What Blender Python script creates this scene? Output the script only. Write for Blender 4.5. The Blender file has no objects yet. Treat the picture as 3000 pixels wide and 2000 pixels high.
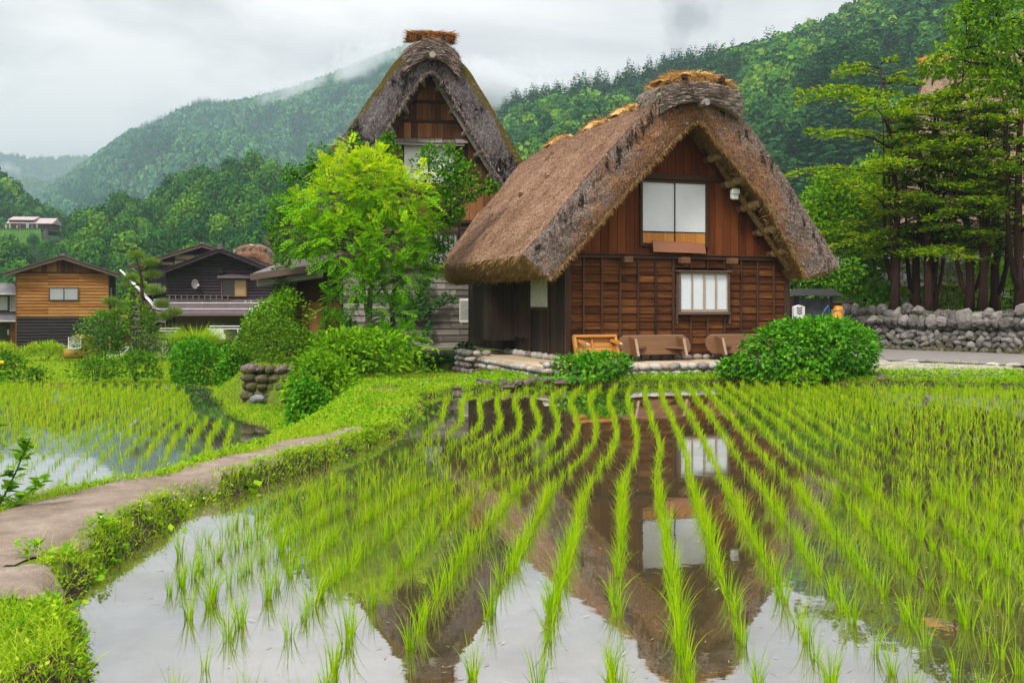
import bpy, math, random
import numpy as np
from mathutils import Vector, Matrix

rad = math.radians
sc = bpy.context.scene
COL = sc.collection
RN = np.random.default_rng(11)
rnd = random.Random(5)

# ------------------------------------------------------------------ camera
F, CX, HY, CH = 2916.7, 1500.0, 893.0, 1.86      # focal length and horizon in photograph pixels, eye height above the paddy water
K = 3000.0 / 2352.0
cd = bpy.data.cameras.new('camera')
cam = bpy.data.objects.new('camera', cd)
COL.objects.link(cam)
cam.location = (0, 0, CH)
cam.rotation_euler = (rad(90), 0, 0)
cd.sensor_width = 36.0
cd.lens = 35.0
cd.shift_y = -(1000.0 - HY) / 3000.0
cd.clip_start = 0.1
cd.clip_end = 20000
sc.camera = cam

# ------------------------------------------------------------------ light
SUN_EL, SUN_AZ = 50.0, 212.0      # degrees; azimuth clockwise from +Y (behind the camera, to the left)
w = bpy.data.worlds.new('World')
sc.world = w
w.use_nodes = True
nt = w.node_tree
for n in list(nt.nodes):
    nt.nodes.remove(n)
def wn(t, **kw):
    n = nt.nodes.new(t)
    for k, v in kw.items():
        setattr(n, k, v)
    return n
def wl(a, b):
    nt.links.new(a, b)
def wmath(op, a, b=None, clamp=False):
    n = wn('ShaderNodeMath', operation=op, use_clamp=clamp)
    for i, x in enumerate((a, b)):
        if x is None:
            continue
        if isinstance(x, (int, float)):
            n.inputs[i].default_value = x
        else:
            wl(x, n.inputs[i])
    return n.outputs[0]
tc = wn('ShaderNodeTexCoord')
sky = wn('ShaderNodeTexSky', sky_type='NISHITA')
sky.sun_disc = False
sky.sun_elevation = rad(SUN_EL)
sky.sun_rotation = rad(SUN_AZ)
sep = wn('ShaderNodeSeparateXYZ')
wl(tc.outputs['Generated'], sep.inputs[0])
zc = wmath('MAXIMUM', sep.outputs['Z'], 0.0)
den = wmath('ADD', zc, 0.22)
comb = wn('ShaderNodeCombineXYZ')
wl(wmath('DIVIDE', sep.outputs['X'], den), comb.inputs['X'])
wl(wmath('DIVIDE', sep.outputs['Y'], den), comb.inputs['Y'])
nz = wn('ShaderNodeTexNoise')
nz.inputs['Scale'].default_value = 1.15
nz.inputs['Detail'].default_value = 9
nz.inputs['Roughness'].default_value = 0.55
nz.inputs['Distortion'].default_value = 0.5
wl(comb.outputs[0], nz.inputs['Vector'])
ramp = wn('ShaderNodeValToRGB')
ramp.color_ramp.elements[0].position = 0.36
ramp.color_ramp.elements[0].color = (0.62, 0.605, 0.60, 1)
ramp.color_ramp.elements[1].position = 0.56
ramp.color_ramp.elements[1].color = (1.0, 0.95, 0.90, 1)
wl(nz.outputs['Fac'], ramp.inputs[0])
# overcast dome: zenith brighter than the horizon (CIE overcast sky)
lum = wmath('MULTIPLY', wmath('ADD', wmath('MULTIPLY', zc, 1.7), 0.46), 7.0)
# one darker rag of cloud low over the right-hand hill
vd = wn('ShaderNodeVectorMath', operation='DISTANCE')
wl(tc.outputs['Generated'], vd.inputs[0])
vd.inputs[1].default_value = Vector(((2012 - CX) / F, 1.0, (HY - 45) / F)).normalized()
nz2 = wn('ShaderNodeTexNoise')
nz2.inputs['Scale'].default_value = 34.0
nz2.inputs['Detail'].default_value = 5
wl(tc.outputs['Generated'], nz2.inputs['Vector'])
dk = wmath('SUBTRACT', wmath('ADD', vd.outputs['Value'], wmath('MULTIPLY', wmath('SUBTRACT', nz2.outputs['Fac'], 0.5), 0.075)), 0.004)
dkr = wn('ShaderNodeMapRange')
wl(dk, dkr.inputs['Value'])
dkr.inputs['From Min'].default_value = 0.0
dkr.inputs['From Max'].default_value = 0.030
dkr.inputs['To Min'].default_value = 0.55
dkr.inputs['To Max'].default_value = 1.0
vm = wn('ShaderNodeVectorMath', operation='SCALE')
wl(ramp.outputs[0], vm.inputs[0])
wl(wmath('MULTIPLY', lum, dkr.outputs[0]), vm.inputs['Scale'])
mx = wn('ShaderNodeMix', data_type='RGBA')
mx.inputs[0].default_value = 0.93
wl(sky.outputs[0], mx.inputs[6])
wl(vm.outputs[0], mx.inputs[7])
bg = wn('ShaderNodeBackground')
bg.inputs['Strength'].default_value = 0.1
wl(mx.outputs[2], bg.inputs['Color'])
wo = wn('ShaderNodeOutputWorld')
wl(bg.outputs[0], wo.inputs['Surface'])

ld = bpy.data.lights.new('sun', 'SUN')
ld.energy = 1.5
ld.angle = rad(10)
ld.color = (1.0, 0.95, 0.87)
sun = bpy.data.objects.new('sun', ld)
COL.objects.link(sun)
sun.rotation_euler = (rad(90 - SUN_EL), 0, rad(180 - SUN_AZ))
sun.location = (-20, -30, 60)

vs = sc.view_settings
vs.view_transform = 'Standard'
vs.look = 'None'
vs.exposure = 1.0
vs.gamma = 1.0
try:
    vs.use_curve_mapping = False
except Exception:
    pass
cy = sc.cycles
cy.max_bounces = 6
cy.diffuse_bounces = 2
cy.glossy_bounces = 3
cy.transmission_bounces = 4
cy.transparent_max_bounces = 8
cy.volume_bounces = 2
cy.sample_clamp_indirect = 4.0
cy.caustics_reflective = False
cy.caustics_refractive = False
cy.use_denoising = True

# ------------------------------------------------------------------ helpers: pixels, tags, meshes
def at(px, py, Y):
    """photograph pixel + distance -> point in the world"""
    return Vector(((px - CX) * Y / F, Y, CH - (py - HY) * Y / F))
def dp(x, y, Y):
    """same, for coordinates read off the 2352-pixel view of the photograph"""
    return at(x * K, y * K, Y)
def tag(o, label=None, cat=None, group=None, kind=None):
    if label: o['label'] = label
    if cat: o['category'] = cat
    if group: o['group'] = group
    if kind: o['kind'] = kind
    return o
def thing(name, label, cat, loc=(0, 0, 0), rotz=0.0, group=None):
    o = bpy.data.objects.new(name, None)
    o.empty_display_size = 0.3
    COL.objects.link(o)
    o.location = loc
    o.rotation_euler = (0, 0, rotz)
    return tag(o, label, cat, group)
def link(name, me, parent=None):
    o = bpy.data.objects.new(name, me)
    COL.objects.link(o)
    if parent: o.parent = parent
    return o
def kids(o):
    return [c for c in bpy.data.objects if c.parent == o]
def dup(o, loc, rotz=0.0, scale=1.0, label=None, group=None, parent=None):
    c = o.copy()
    COL.objects.link(c)
    c.parent = parent
    if parent is None:
        c.location = loc
        c.rotation_euler = (0, 0, rotz)
        c.scale = (scale, scale, scale) if isinstance(scale, (int, float)) else scale
    if label: c['label'] = label
    if group: c['group'] = group
    for ch in kids(o):
        dup(ch, None, parent=c)
    return c

class MB:
    """collects shapes for ONE mesh object"""
    def __init__(s):
        s.v = []; s.f = []; s.m = []
    def add(s, vs, fs, mi=0):
        b = len(s.v)
        s.v += [tuple(v) for v in vs]
        s.f += [tuple(b + i for i in f) for f in fs]
        s.m += [mi] * len(fs)
    def box(s, x0, x1, y0, y1, z0, z1, mi=0):
        s.add([(x0, y0, z0), (x1, y0, z0), (x1, y1, z0), (x0, y1, z0), (x0, y0, z1), (x1, y0, z1), (x1, y1, z1), (x0, y1, z1)],
              [(0, 3, 2, 1), (4, 5, 6, 7), (0, 1, 5, 4), (1, 2, 6, 5), (2, 3, 7, 6), (3, 0, 4, 7)], mi)
    def beam(s, p0, p1, w, h, up=(0, 0, 1), mi=0):
        p0 = Vector(p0); p1 = Vector(p1); d = (p1 - p0).normalized()
        x = d.cross(Vector(up))
        if x.length < 1e-4: x = d.cross(Vector((0, 1, 0)))
        x.normalize(); y = x.cross(d).normalized()
        x = x * w * .5; y = y * h * .5
        s.add([p0 - x - y, p0 + x - y, p0 + x + y, p0 - x + y, p1 - x - y, p1 + x - y, p1 + x + y, p1 - x + y],
              [(0, 3, 2, 1), (4, 5, 6, 7), (0, 1, 5, 4), (1, 2, 6, 5), (2, 3, 7, 6), (3, 0, 4, 7)], mi)
    def prism(s, poly, vec, mi=0):
        n = len(poly); vec = Vector(vec)
        vs = [Vector(p) for p in poly] + [Vector(p) + vec for p in poly]
        s.add(vs, [tuple(range(n - 1, -1, -1)), tuple(range(n, 2 * n))] + [(i, (i + 1) % n, n + (i + 1) % n, n + i) for i in range(n)], mi)
    def tube(s, pts, rads, n=6, mi=0):
        pts = [Vector(p) for p in pts]
        if isinstance(rads, (int, float)): rads = [rads] * len(pts)
        vs = []; fs = []
        ref = Vector((0.31, 0.17, 0.93)).normalized()
        for i, p in enumerate(pts):
            d = (pts[min(i + 1, len(pts) - 1)] - pts[max(i - 1, 0)])
            d = d.normalized() if d.length > 1e-7 else Vector((0, 0, 1))
            x = d.cross(ref)
            if x.length < 0.1: x = d.cross(Vector((1, 0, 0)))
            x.normalize(); y = d.cross(x)
            for k in range(n):
                a = 2 * math.pi * k / n
                vs.append(p + (x * math.cos(a) + y * math.sin(a)) * rads[i])
        for i in range(len(pts) - 1):
            for k in range(n):
                fs.append((i * n + k, i * n + (k + 1) % n, (i + 1) * n + (k + 1) % n, (i + 1) * n + k))
        fs.append(tuple(range(n - 1, -1, -1)))
        fs.append(tuple((len(pts) - 1) * n + k for k in range(n)))
        s.add(vs, fs, mi)
    def lathe(s, c, prof, n=16, mi=0):
        vs = []; fs = []
        for r, z in prof:
            for k in range(n):
                a = 2 * math.pi * k / n
                vs.append((c[0] + r * math.cos(a), c[1] + r * math.sin(a), c[2] + z))
        for i in range(len(prof) - 1):
            for k in range(n):
                fs.append((i * n + k, i * n + (k + 1) % n, (i + 1) * n + (k + 1) % n, (i + 1) * n + k))
        fs.append(tuple(range(n - 1, -1, -1))); fs.append(tuple((len(prof) - 1) * n + k for k in range(n)))
        s.add(vs, fs, mi)
    def build(s, name, mats, parent=None, smooth=False, bevel=0.0):
        me = bpy.data.meshes.new(name)
        me.from_pydata(s.v, [], s.f)
        if not isinstance(mats, (list, tuple)): mats = [mats]
        for m in mats: me.materials.append(m)
        me.polygons.foreach_set('material_index', s.m)
        if smooth: me.polygons.foreach_set('use_smooth', [True] * len(s.f))
        me.update()
        o = link(name, me, parent)
        if bevel > 0:
            b = o.modifiers.new('bevel', 'BEVEL')
            b.width = bevel; b.segments = 1; b.limit_method = 'ANGLE'
        return o

def np_mesh(name, V, Fs, mats, parent=None, mi=None, smooth=False, attrs=None):
    """V (n,3); Fs: list of int arrays (m,3) or (m,4)"""
    V = np.asarray(V, dtype=np.float32)
    Fs = [np.asarray(f, dtype=np.int32) for f in Fs if len(f)]
    me = bpy.data.meshes.new(name)
    me.vertices.add(len(V))
    me.vertices.foreach_set('co', V.ravel())
    loops = np.concatenate([f.ravel() for f in Fs])
    tot = np.concatenate([np.full(len(f), f.shape[1], np.int32) for f in Fs])
    st = np.concatenate([[0], np.cumsum(tot)[:-1]]).astype(np.int32)
    me.loops.add(len(loops))
    me.loops.foreach_set('vertex_index', loops)
    me.polygons.add(len(tot))
    me.polygons.foreach_set('loop_start', st)
    me.polygons.foreach_set('loop_total', tot)
    if not isinstance(mats, (list, tuple)): mats = [mats]
    for m in mats: me.materials.append(m)
    if mi is not None:
        me.polygons.foreach_set('material_index', np.concatenate([np.asarray(x, np.int32).ravel() for x in mi]))
    me.polygons.foreach_set('use_smooth', np.full(len(tot), bool(smooth)))
    for k, a in (attrs or {}).items():
        at_ = me.attributes.new(k, 'FLOAT', 'POINT')
        at_.data.foreach_set('value', np.asarray(a, np.float32))
    me.update(calc_edges=True)
    return link(name, me, parent)

class NB:
    """collects numpy pieces for one mesh"""
    def __init__(s):
        s.V = []; s.T = []; s.Q = []; s.n = 0; s.tm = []; s.qm = []; s.tint = []
    def add(s, V, T=None, Q=None, mi=0, tint=0.5):
        V = np.asarray(V, np.float32).reshape(-1, 3)
        s.V.append(V)
        if T is not None and len(T):
            s.T.append(np.asarray(T) + s.n); s.tm.append(np.full(len(T), mi))
        if Q is not None and len(Q):
            s.Q.append(np.asarray(Q) + s.n); s.qm.append(np.full(len(Q), mi))
        s.tint.append(np.broadcast_to(np.asarray(tint, np.float32), (len(V),)))
        s.n += len(V)
    def build(s, name, mats, parent=None, smooth=False):
        Fs = []; mi = []
        if s.T: Fs.append(np.concatenate(s.T)); mi += s.tm
        if s.Q: Fs.append(np.concatenate(s.Q)); mi += s.qm
        return np_mesh(name, np.concatenate(s.V), Fs, mats, parent, mi, smooth, {'tint': np.concatenate(s.tint)})

# ------------------------------------------------------------------ numpy noise, curves, polygons
def _h(ix, iy, seed):
    n = (ix * 374761393 + iy * 668265263 + seed * 974634777) & 0xffffffff
    n = ((n ^ (n >> 13)) * 1274126177) & 0xffffffff
    return ((n ^ (n >> 16)) & 0xffff) / 65535.0
def vnoise(x, y, seed=0):
    x = np.asarray(x, float); y = np.asarray(y, float)
    ix = np.floor(x).astype(np.int64); iy = np.floor(y).astype(np.int64)
    fx = x - ix; fy = y - iy
    fx = fx * fx * (3 - 2 * fx); fy = fy * fy * (3 - 2 * fy)
    a = _h(ix, iy, seed); b = _h(ix + 1, iy, seed); c = _h(ix, iy + 1, seed); d = _h(ix + 1, iy + 1, seed)
    return (a + (b - a) * fx) * (1 - fy) + (c + (d - c) * fx) * fy
def fbm(x, y, seed=0, o=4):
    s = 0; a = 0.5; t = 0
    for i in range(o):
        s = s + a * vnoise(np.asarray(x) * 2 ** i, np.asarray(y) * 2 ** i, seed + i); t += a; a *= .5
    return s / t
def sstep(a, b, x):
    t = np.clip((x - a) / (b - a), 0, 1)
    return t * t * (3 - 2 * t)
def sd_poly(x, y, poly):
    """signed distance, negative inside"""
    x = np.asarray(x, float); y = np.asarray(y, float)
    d = np.full(x.shape, 1e9); inside = np.zeros(x.shape, bool)
    n = len(poly)
    for i in range(n):
        ax, ay = poly[i]; bx, by = poly[(i + 1) % n]
        ex, ey = bx - ax, by - ay
        t = np.clip(((x - ax) * ex + (y - ay) * ey) / (ex * ex + ey * ey + 1e-12), 0, 1)
        d = np.minimum(d, np.hypot(x - ax - t * ex, y - ay - t * ey))
        c = ((ay > y) != (by > y)) & (x < (bx - ax) * (y - ay) / ((by - ay) if by != ay else 1e-12) + ax)
        inside ^= c
    return np.where(inside, -d, d)
def sd_line(x, y, line):
    x = np.asarray(x, float); y = np.asarray(y, float)
    d = np.full(x.shape, 1e9)
    for (ax, ay), (bx, by) in zip(line[:-1], line[1:]):
        ex, ey = bx - ax, by - ay
        t = np.clip(((x - ax) * ex + (y - ay) * ey) / (ex * ex + ey * ey + 1e-12), 0, 1)
        d = np.minimum(d, np.hypot(x - ax - t * ex, y - ay - t * ey))
    return d
def nrm(a):
    return a / (np.linalg.norm(a, axis=-1, keepdims=True) + 1e-9)
def rdir(n, r=RN):
    return nrm(r.normal(size=(n, 3)))

def leaves(P, A, N, L, W, fold=0.25):
    """one folded leaf of two triangles per point: P base, A axis, N face normal"""
    n = len(P)
    A = nrm(A); S = nrm(np.cross(A, N)); U = np.cross(S, A)
    L = np.broadcast_to(L, (n,))[:, None]; W = np.broadcast_to(W, (n,))[:, None]
    mid = P + A * L * .42
    V = np.stack([P, mid + S * W * .5 + U * W * fold, P + A * L, mid - S * W * .5 + U * W * fold], 1).reshape(-1, 3)
    i = np.arange(n)[:, None] * 4
    T = np.concatenate([i + np.array([[0, 1, 2]]), i + np.array([[0, 2, 3]])])
    return V, T
def blades(P, D, L, W, bend, seg=3, side=None, r=RN):
    """curved grass blades: P base, D direction, bend amount towards horizontal D"""
    n = len(P)
    L = np.broadcast_to(L, (n,)); W = np.broadcast_to(W, (n,)); bend = np.broadcast_to(bend, (n,))
    D = nrm(D)
    hz = D.copy(); hz[:, 2] = 0; hz = nrm(hz + 1e-6)
    if side is None:
        a = r.uniform(0, 2 * np.pi, n)
        side = np.stack([np.cos(a), np.sin(a), np.zeros(n)], 1)
    S = nrm(side)
    rows = []
    for k in range(seg + 1):
        t = k / seg
        c = P + D * (L * t)[:, None] + (hz - np.array([0, 0, .55])) * (bend * L * t ** 2.2)[:, None]
        wd = (W * (1 - t) ** .7)[:, None] * .5
        if k < seg:
            rows += [c - S * wd, c + S * wd]
        else:
            rows += [c]
    V = np.stack(rows, 1)
    m = V.shape[1]
    i = np.arange(n)[:, None] * m
    Q = [i + np.array([[2 * k, 2 * k + 1, 2 * k + 3, 2 * k + 2]]) for k in range(seg - 1)]
    T = i + np.array([[2 * seg - 2, 2 * seg - 1, 2 * seg]])
    return V.reshape(-1, 3), T, np.concatenate(Q) if Q else None
# ------------------------------------------------------------------ procedural materials
class Mt:
    def __init__(s, name, rough=0.7, spec=0.3):
        s.m = bpy.data.materials.new(name)
        s.m.use_nodes = True
        s.t = s.m.node_tree
        s.b = s.t.nodes['Principled BSDF']
        s.out = s.t.nodes['Material Output']
        s.b.inputs['Roughness'].default_value = rough
        s.b.inputs['Specular IOR Level'].default_value = spec
        s._tc = None; s._g = None
    def n(s, t, **kw):
        x = s.t.nodes.new(t)
        for k, v in kw.items(): setattr(x, k, v)
        return x
    def put(s, sock, v):
        if isinstance(v, (int, float)): sock.default_value = v
        elif isinstance(v, (tuple, list)): sock.default_value = (*v, 1) if len(v) == 3 and sock.type == 'RGBA' else v
        else: s.t.links.new(v, sock)
    def obj(s):
        if not s._tc: s._tc = s.n('ShaderNodeTexCoord')
        return s._tc.outputs['Object']
    def geo(s, k='Random Per Island'):
        if not s._g: s._g = s.n('ShaderNodeNewGeometry')
        return s._g.outputs[k]
    def attr(s, name):
        return s.n('ShaderNodeAttribute', attribute_name=name).outputs['Fac']
    def orand(s):
        return s.n('ShaderNodeObjectInfo').outputs['Random']
    def map(s, v, scale=(1, 1, 1), off=None):
        x = s.n('ShaderNodeMapping'); s.put(x.inputs['Vector'], v); x.inputs['Scale'].default_value = scale
        if off is not None:
            c = s.n('ShaderNodeCombineXYZ')
            mm = s.math('MULTIPLY', off, 91.7)
            for i in range(3): s.put(c.inputs[i], mm)
            s.put(x.inputs['Location'], c.outputs[0])
        return x.outputs[0]
    def noise(s, v, scale=5, detail=4, rough=.55, dist=0):
        x = s.n('ShaderNodeTexNoise'); s.put(x.inputs['Vector'], v)
        x.inputs['Scale'].default_value = scale; x.inputs['Detail'].default_value = detail
        x.inputs['Roughness'].default_value = rough; x.inputs['Distortion'].default_value = dist
        return x.outputs['Fac']
    def vor(s, v, scale=5, feat='F1', out='Distance'):
        x = s.n('ShaderNodeTexVoronoi', feature=feat); s.put(x.inputs['Vector'], v); x.inputs['Scale'].default_value = scale
        return x.outputs[out]
    def ramp(s, f, stops, interp='LINEAR'):
        x = s.n('ShaderNodeValToRGB'); s.put(x.inputs[0], f); cr = x.color_ramp; cr.interpolation = interp
        while len(cr.elements) < len(stops): cr.elements.new(0.5)
        for e, (p, c) in zip(cr.elements, stops):
            e.position = p; e.color = (*c, 1) if len(c) == 3 else c
        return x.outputs[0]
    def mix(s, f, a, b, mode='MIX'):
        x = s.n('ShaderNodeMix', data_type='RGBA', blend_type=mode)
        s.put(x.inputs[0], f); s.put(x.inputs[6], a); s.put(x.inputs[7], b)
        return x.outputs[2]
    def math(s, op, a, b=None, clamp=False):
        x = s.n('ShaderNodeMath', operation=op, use_clamp=clamp); s.put(x.inputs[0], a)
        if b is not None: s.put(x.inputs[1], b)
        return x.outputs[0]
    def rng(s, v, a, b, c=0., d=1.):
        x = s.n('ShaderNodeMapRange'); s.put(x.inputs[0], v)
        for i, q in enumerate((a, b, c, d)): x.inputs[i + 1].default_value = q
        return x.outputs[0]
    def col(s, c): s.put(s.b.inputs['Base Color'], c); return s
    def rough(s, v): s.put(s.b.inputs['Roughness'], v); return s
    def bump(s, h, strength=.5, dist=.02):
        x = s.n('ShaderNodeBump'); x.inputs['Strength'].default_value = strength; x.inputs['Distance'].default_value = dist
        s.put(x.inputs['Height'], h); s.put(s.b.inputs['Normal'], x.outputs[0]); return s

def leafm(name, cols, src='island', trans=.35, rough=.6, spec=.05, attr_w=.0):
    m = Mt(name, rough, spec)
    f = m.geo()
    if src == 'attr':
        f = m.math('ADD', m.math('MULTIPLY', m.attr('tint'), .72), m.math('MULTIPLY', f, .28))
    elif src == 'obj':
        f = m.math('ADD', m.math('MULTIPLY', m.orand(), .62), m.math('MULTIPLY', f, .38))
    n = len(cols)
    c = m.ramp(f, [(i / (n - 1), q) for i, q in enumerate(cols)])
    m.col(c)
    tr = m.n('ShaderNodeBsdfTranslucent')
    hs = m.n('ShaderNodeHueSaturation'); hs.inputs['Value'].default_value = 1.25; hs.inputs['Saturation'].default_value = 1.05
    m.put(hs.inputs['Color'], c)
    m.put(tr.inputs['Color'], hs.outputs[0])
    mx = m.n('ShaderNodeMixShader'); mx.inputs[0].default_value = trans
    m.t.links.new(m.b.outputs[0], mx.inputs[1]); m.t.links.new(tr.outputs[0], mx.inputs[2])
    m.t.links.new(mx.outputs[0], m.out.inputs['Surface'])
    return m.m

def woodm(name, cols, axis='x', rough=.75, spec=.2, var=.55, grain=1.0, weather=None):
    """planks with grain along one axis; every plank (mesh island) differs"""
    m = Mt(name, rough, spec)
    r = m.geo()
    sc_ = {'x': (.55, 9, 9), 'y': (9, .55, 9), 'z': (9, 9, .55)}[axis]
    v = m.map(m.obj(), sc_, r)
    g = m.noise(v, 1.6, 5, .6, .9)
    fine = m.noise(v, 7.0, 3, .6, .3)
    f = m.math('ADD', m.math('MULTIPLY', g, .75 * grain), m.math('MULTIPLY', fine, .35 * grain))
    f = m.math('ADD', m.math('SUBTRACT', f, .5 * grain), m.math('ADD', m.math('MULTIPLY', m.math('SUBTRACT', r, .5), var), .45), clamp=True)
    n = len(cols)
    c = m.ramp(f, [(.08 + .84 * i / (n - 1), q) for i, q in enumerate(cols)])
    if weather:
        wv = m.noise(m.obj(), .9, 5, .65)
        c = m.mix(m.rng(wv, .45, .68), c, weather)
    m.col(c)
    m.bump(m.math('ADD', g, m.math('MULTIPLY', fine, .6)), .5, .012)
    return m.m

def thatchm(name, cols, dirv, dark=None, dark_rng=(.55, .72), moss=None, stretch=(22, 3.5, 3.5), scale=1.0, bump=.9, streak=None, edge=None, top=None, rim=None):
    m = Mt(name, .95, .05)
    o = m.obj()
    v = m.map(o, stretch)
    a = m.noise(v, 2.2 * scale, 6, .72)
    b = m.noise(o, 26 * scale, 3, .7)
    big = m.noise(o, .8, 4, .6)
    f = m.math('ADD', m.math('ADD', m.math('MULTIPLY', a, .62), m.math('MULTIPLY', b, .62)), m.math('MULTIPLY', big, .3))
    f = m.math('ADD', m.math('MULTIPLY', m.math('SUBTRACT', f, .77), 1.35), .50, clamp=True)
    n = len(cols)
    c = m.ramp(f, [(.22 + .56 * i / (n - 1), q) for i, q in enumerate(cols)])
    if dark:
        dn = m.noise(m.map(o, (1.6, 1.6, .75)), 1.1, 6, .7)
        c = m.mix(m.rng(dn, *dark_rng), c, dark)
    if streak:
        sn = m.noise(m.map(o, (3.2, 3.2, .55)), 1.7, 6, .75)
        c = m.mix(m.rng(sn, .54, .66), c, streak)
    if top:
        s_ = m.n('ShaderNodeSeparateXYZ'); m.put(s_.inputs[0], o)
        tf_ = m.math('ADD', m.rng(s_.outputs[2], top[0], top[1], 0, .5), m.math('SUBTRACT', big, .5))
        c = m.mix(m.math('MULTIPLY', m.rng(tf_, .1, .5), .62), c, m.ramp(f, [(.2, (.03, .014, .008)), (.6, (.16, .085, .052)), (.8, (.34, .20, .13))]))
    if rim:
        c = m.mix(m.rng(m.math('ADD', m.attr('tint'), m.math('MULTIPLY', m.math('SUBTRACT', big, .5), .9)), .26, .12), c, m.mix(b, rim[0], rim[1]))
    if edge:
        # weathering of the cut face: rusty inner part, black rotted outer edge running down in tongues
        tt = m.attr('tint')
        s_ = m.n('ShaderNodeSeparateXYZ'); m.put(s_.inputs[0], o)
        rn = m.noise(m.map(o, (1.2, 1.2, 1.0)), 1.3, 5, .7)
        rf = m.math('ADD', m.math('ADD', m.math('MULTIPLY', tt, .30), m.rng(s_.outputs[2], 2.6, 7.2, -.16, .16)), rn)
        c = m.mix(m.math('MULTIPLY', m.rng(rf, .54, .78), .85), c, m.ramp(f, [(.25, (.10, .04, .015)), (.5, (.36, .165, .07)), (.75, (.58, .33, .17))]))
        bn = m.noise(m.map(o, (2.6, 2.6, .8)), 1.5, 6, .75)
        bf = m.math('SUBTRACT', bn, m.math('MULTIPLY', m.math('ABSOLUTE', m.math('SUBTRACT', tt, .24)), .42))
        c = m.mix(m.math('MULTIPLY', m.rng(bf, .46, .56), .93), c, edge)
    if moss:
        mn = m.noise(o, 2.0, 6, .75)
        c = m.mix(m.rng(mn, .34, .50), c, m.mix(b, moss[0], moss[1]))
    m.col(c)
    m.bump(m.math('ADD', a, b), bump, .08)
    return m.m

def plain(name, c, rough=.6, spec=.3, var=.12, scale=6, metal=0.0):
    m = Mt(name, rough, spec)
    nn = m.noise(m.obj(), scale, 5, .6)
    lo = tuple(x * (1 - var * 1.6) for x in c); hi = tuple(min(1, x * (1 + var)) for x in c)
    m.col(m.ramp(nn, [(.3, lo), (.7, hi)]))
    m.b.inputs['Metallic'].default_value = metal
    m.bump(nn, .15, .01)
    return m.m

M = {}
M['mud'] = plain('mud', (.085, .058, .035), .8, .3, .35, 4)
# ---- wood
M['board_red'] = woodm('brown_boards', [(.014, .005, .003), (.062, .021, .008), (.14, .052, .017), (.28, .115, .035)], 'x', .75, .08, .28, 1.35)
M['board_gable'] = woodm('redwood_boards', [(.055, .014, .005), (.14, .040, .013), (.21, .066, .021)], 'z', .75, .08, .45)
M['board_dark'] = woodm('dark_boards', [(.010, .006, .004), (.026, .016, .011), (.055, .036, .026)], 'z', .75, .2, .5)
M['beam_dark'] = woodm('dark_beams', [(.012, .006, .004), (.040, .017, .010), (.085, .040, .022)], 'x', .7, .25, .4)
M['beam_z'] = woodm('dark_posts', [(.014, .007, .005), (.045, .021, .013), (.09, .045, .028)], 'z', .7, .25, .4)
M['batten'] = woodm('battens', [(.020, .010, .006), (.06, .026, .014), (.12, .058, .030)], 'z', .7, .25, .5)
M['board_grey'] = woodm('weathered_planks', [(.055, .043, .038), (.15, .125, .115), (.25, .22, .205), (.36, .33, .315)], 'x', .85, .15, .55, weather=None)
M['board_old'] = woodm('old_gable_boards', [(.022, .011, .006), (.10, .042, .017), (.21, .092, .034), (.36, .17, .058)], 'z', .75, .2, .6)
M['board_oldx'] = woodm('old_wall_boards', [(.02, .012, .009), (.065, .036, .023), (.13, .075, .046)], 'x', .75, .2, .6)
M['gold_log'] = woodm('golden_logs', [(.07, .022, .006), (.25, .10, .026), (.40, .195, .06), (.52, .30, .12)], 'x', .7, .1, .3, 1.25)
M['black_log'] = woodm('blackened_logs', [(.006, .005, .006), (.016, .012, .014), (.035, .027, .03), (.11, .085, .07)], 'x', .7, .3, .25)
M['purple_log'] = woodm('dark_stained_logs', [(.012, .007, .011), (.030, .018, .028), (.058, .040, .054)], 'x', .65, .3, .4)
M['trim_brown'] = woodm('brown_trim', [(.05, .032, .028), (.11, .075, .064), (.16, .115, .10)], 'x', .7, .2, .3)
M['bench'] = woodm('bench_wood', [(.06, .026, .012), (.14, .064, .028), (.22, .11, .05)], 'x', .6, .3, .4)
M['bench_edge'] = woodm('bench_edges', [(.22, .15, .105), (.36, .26, .19), (.48, .37, .28)], 'x', .7, .2, .3)
M['orange_wood'] = woodm('varnished_table', [(.28, .11, .018), (.45, .19, .030), (.56, .27, .055)], 'x', .4, .4, .25)
M['sign_wood'] = woodm('sign_board', [(.13, .038, .014), (.23, .075, .025), (.31, .115, .042)], 'x', .35, .5, .2)
M['gold_panel'] = woodm('golden_panel', [(.22, .075, .012), (.45, .17, .024), (.62, .29, .05)], 'z', .4, .4, .4)
M['log_end'] = plain('grey_logs', (.34, .30, .28), .8, .15, .35, 9)
M['log_brown'] = plain('brown_logs', (.17, .085, .045), .7, .2, .3, 9)
M['trunk_pale'] = plain('pale_bark', (.20, .18, .14), .85, .1, .45, 12)
M['trunk_dark'] = plain('dark_bark', (.035, .026, .020), .85, .15, .4, 10)
M['trunk_red'] = woodm('red_bark', [(.012, .007, .006), (.045, .022, .018), (.12, .06, .05)], 'z', .85, .1, .4)
M['twig'] = plain('twigs', (.10, .07, .045), .85, .1, .3, 12)
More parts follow.
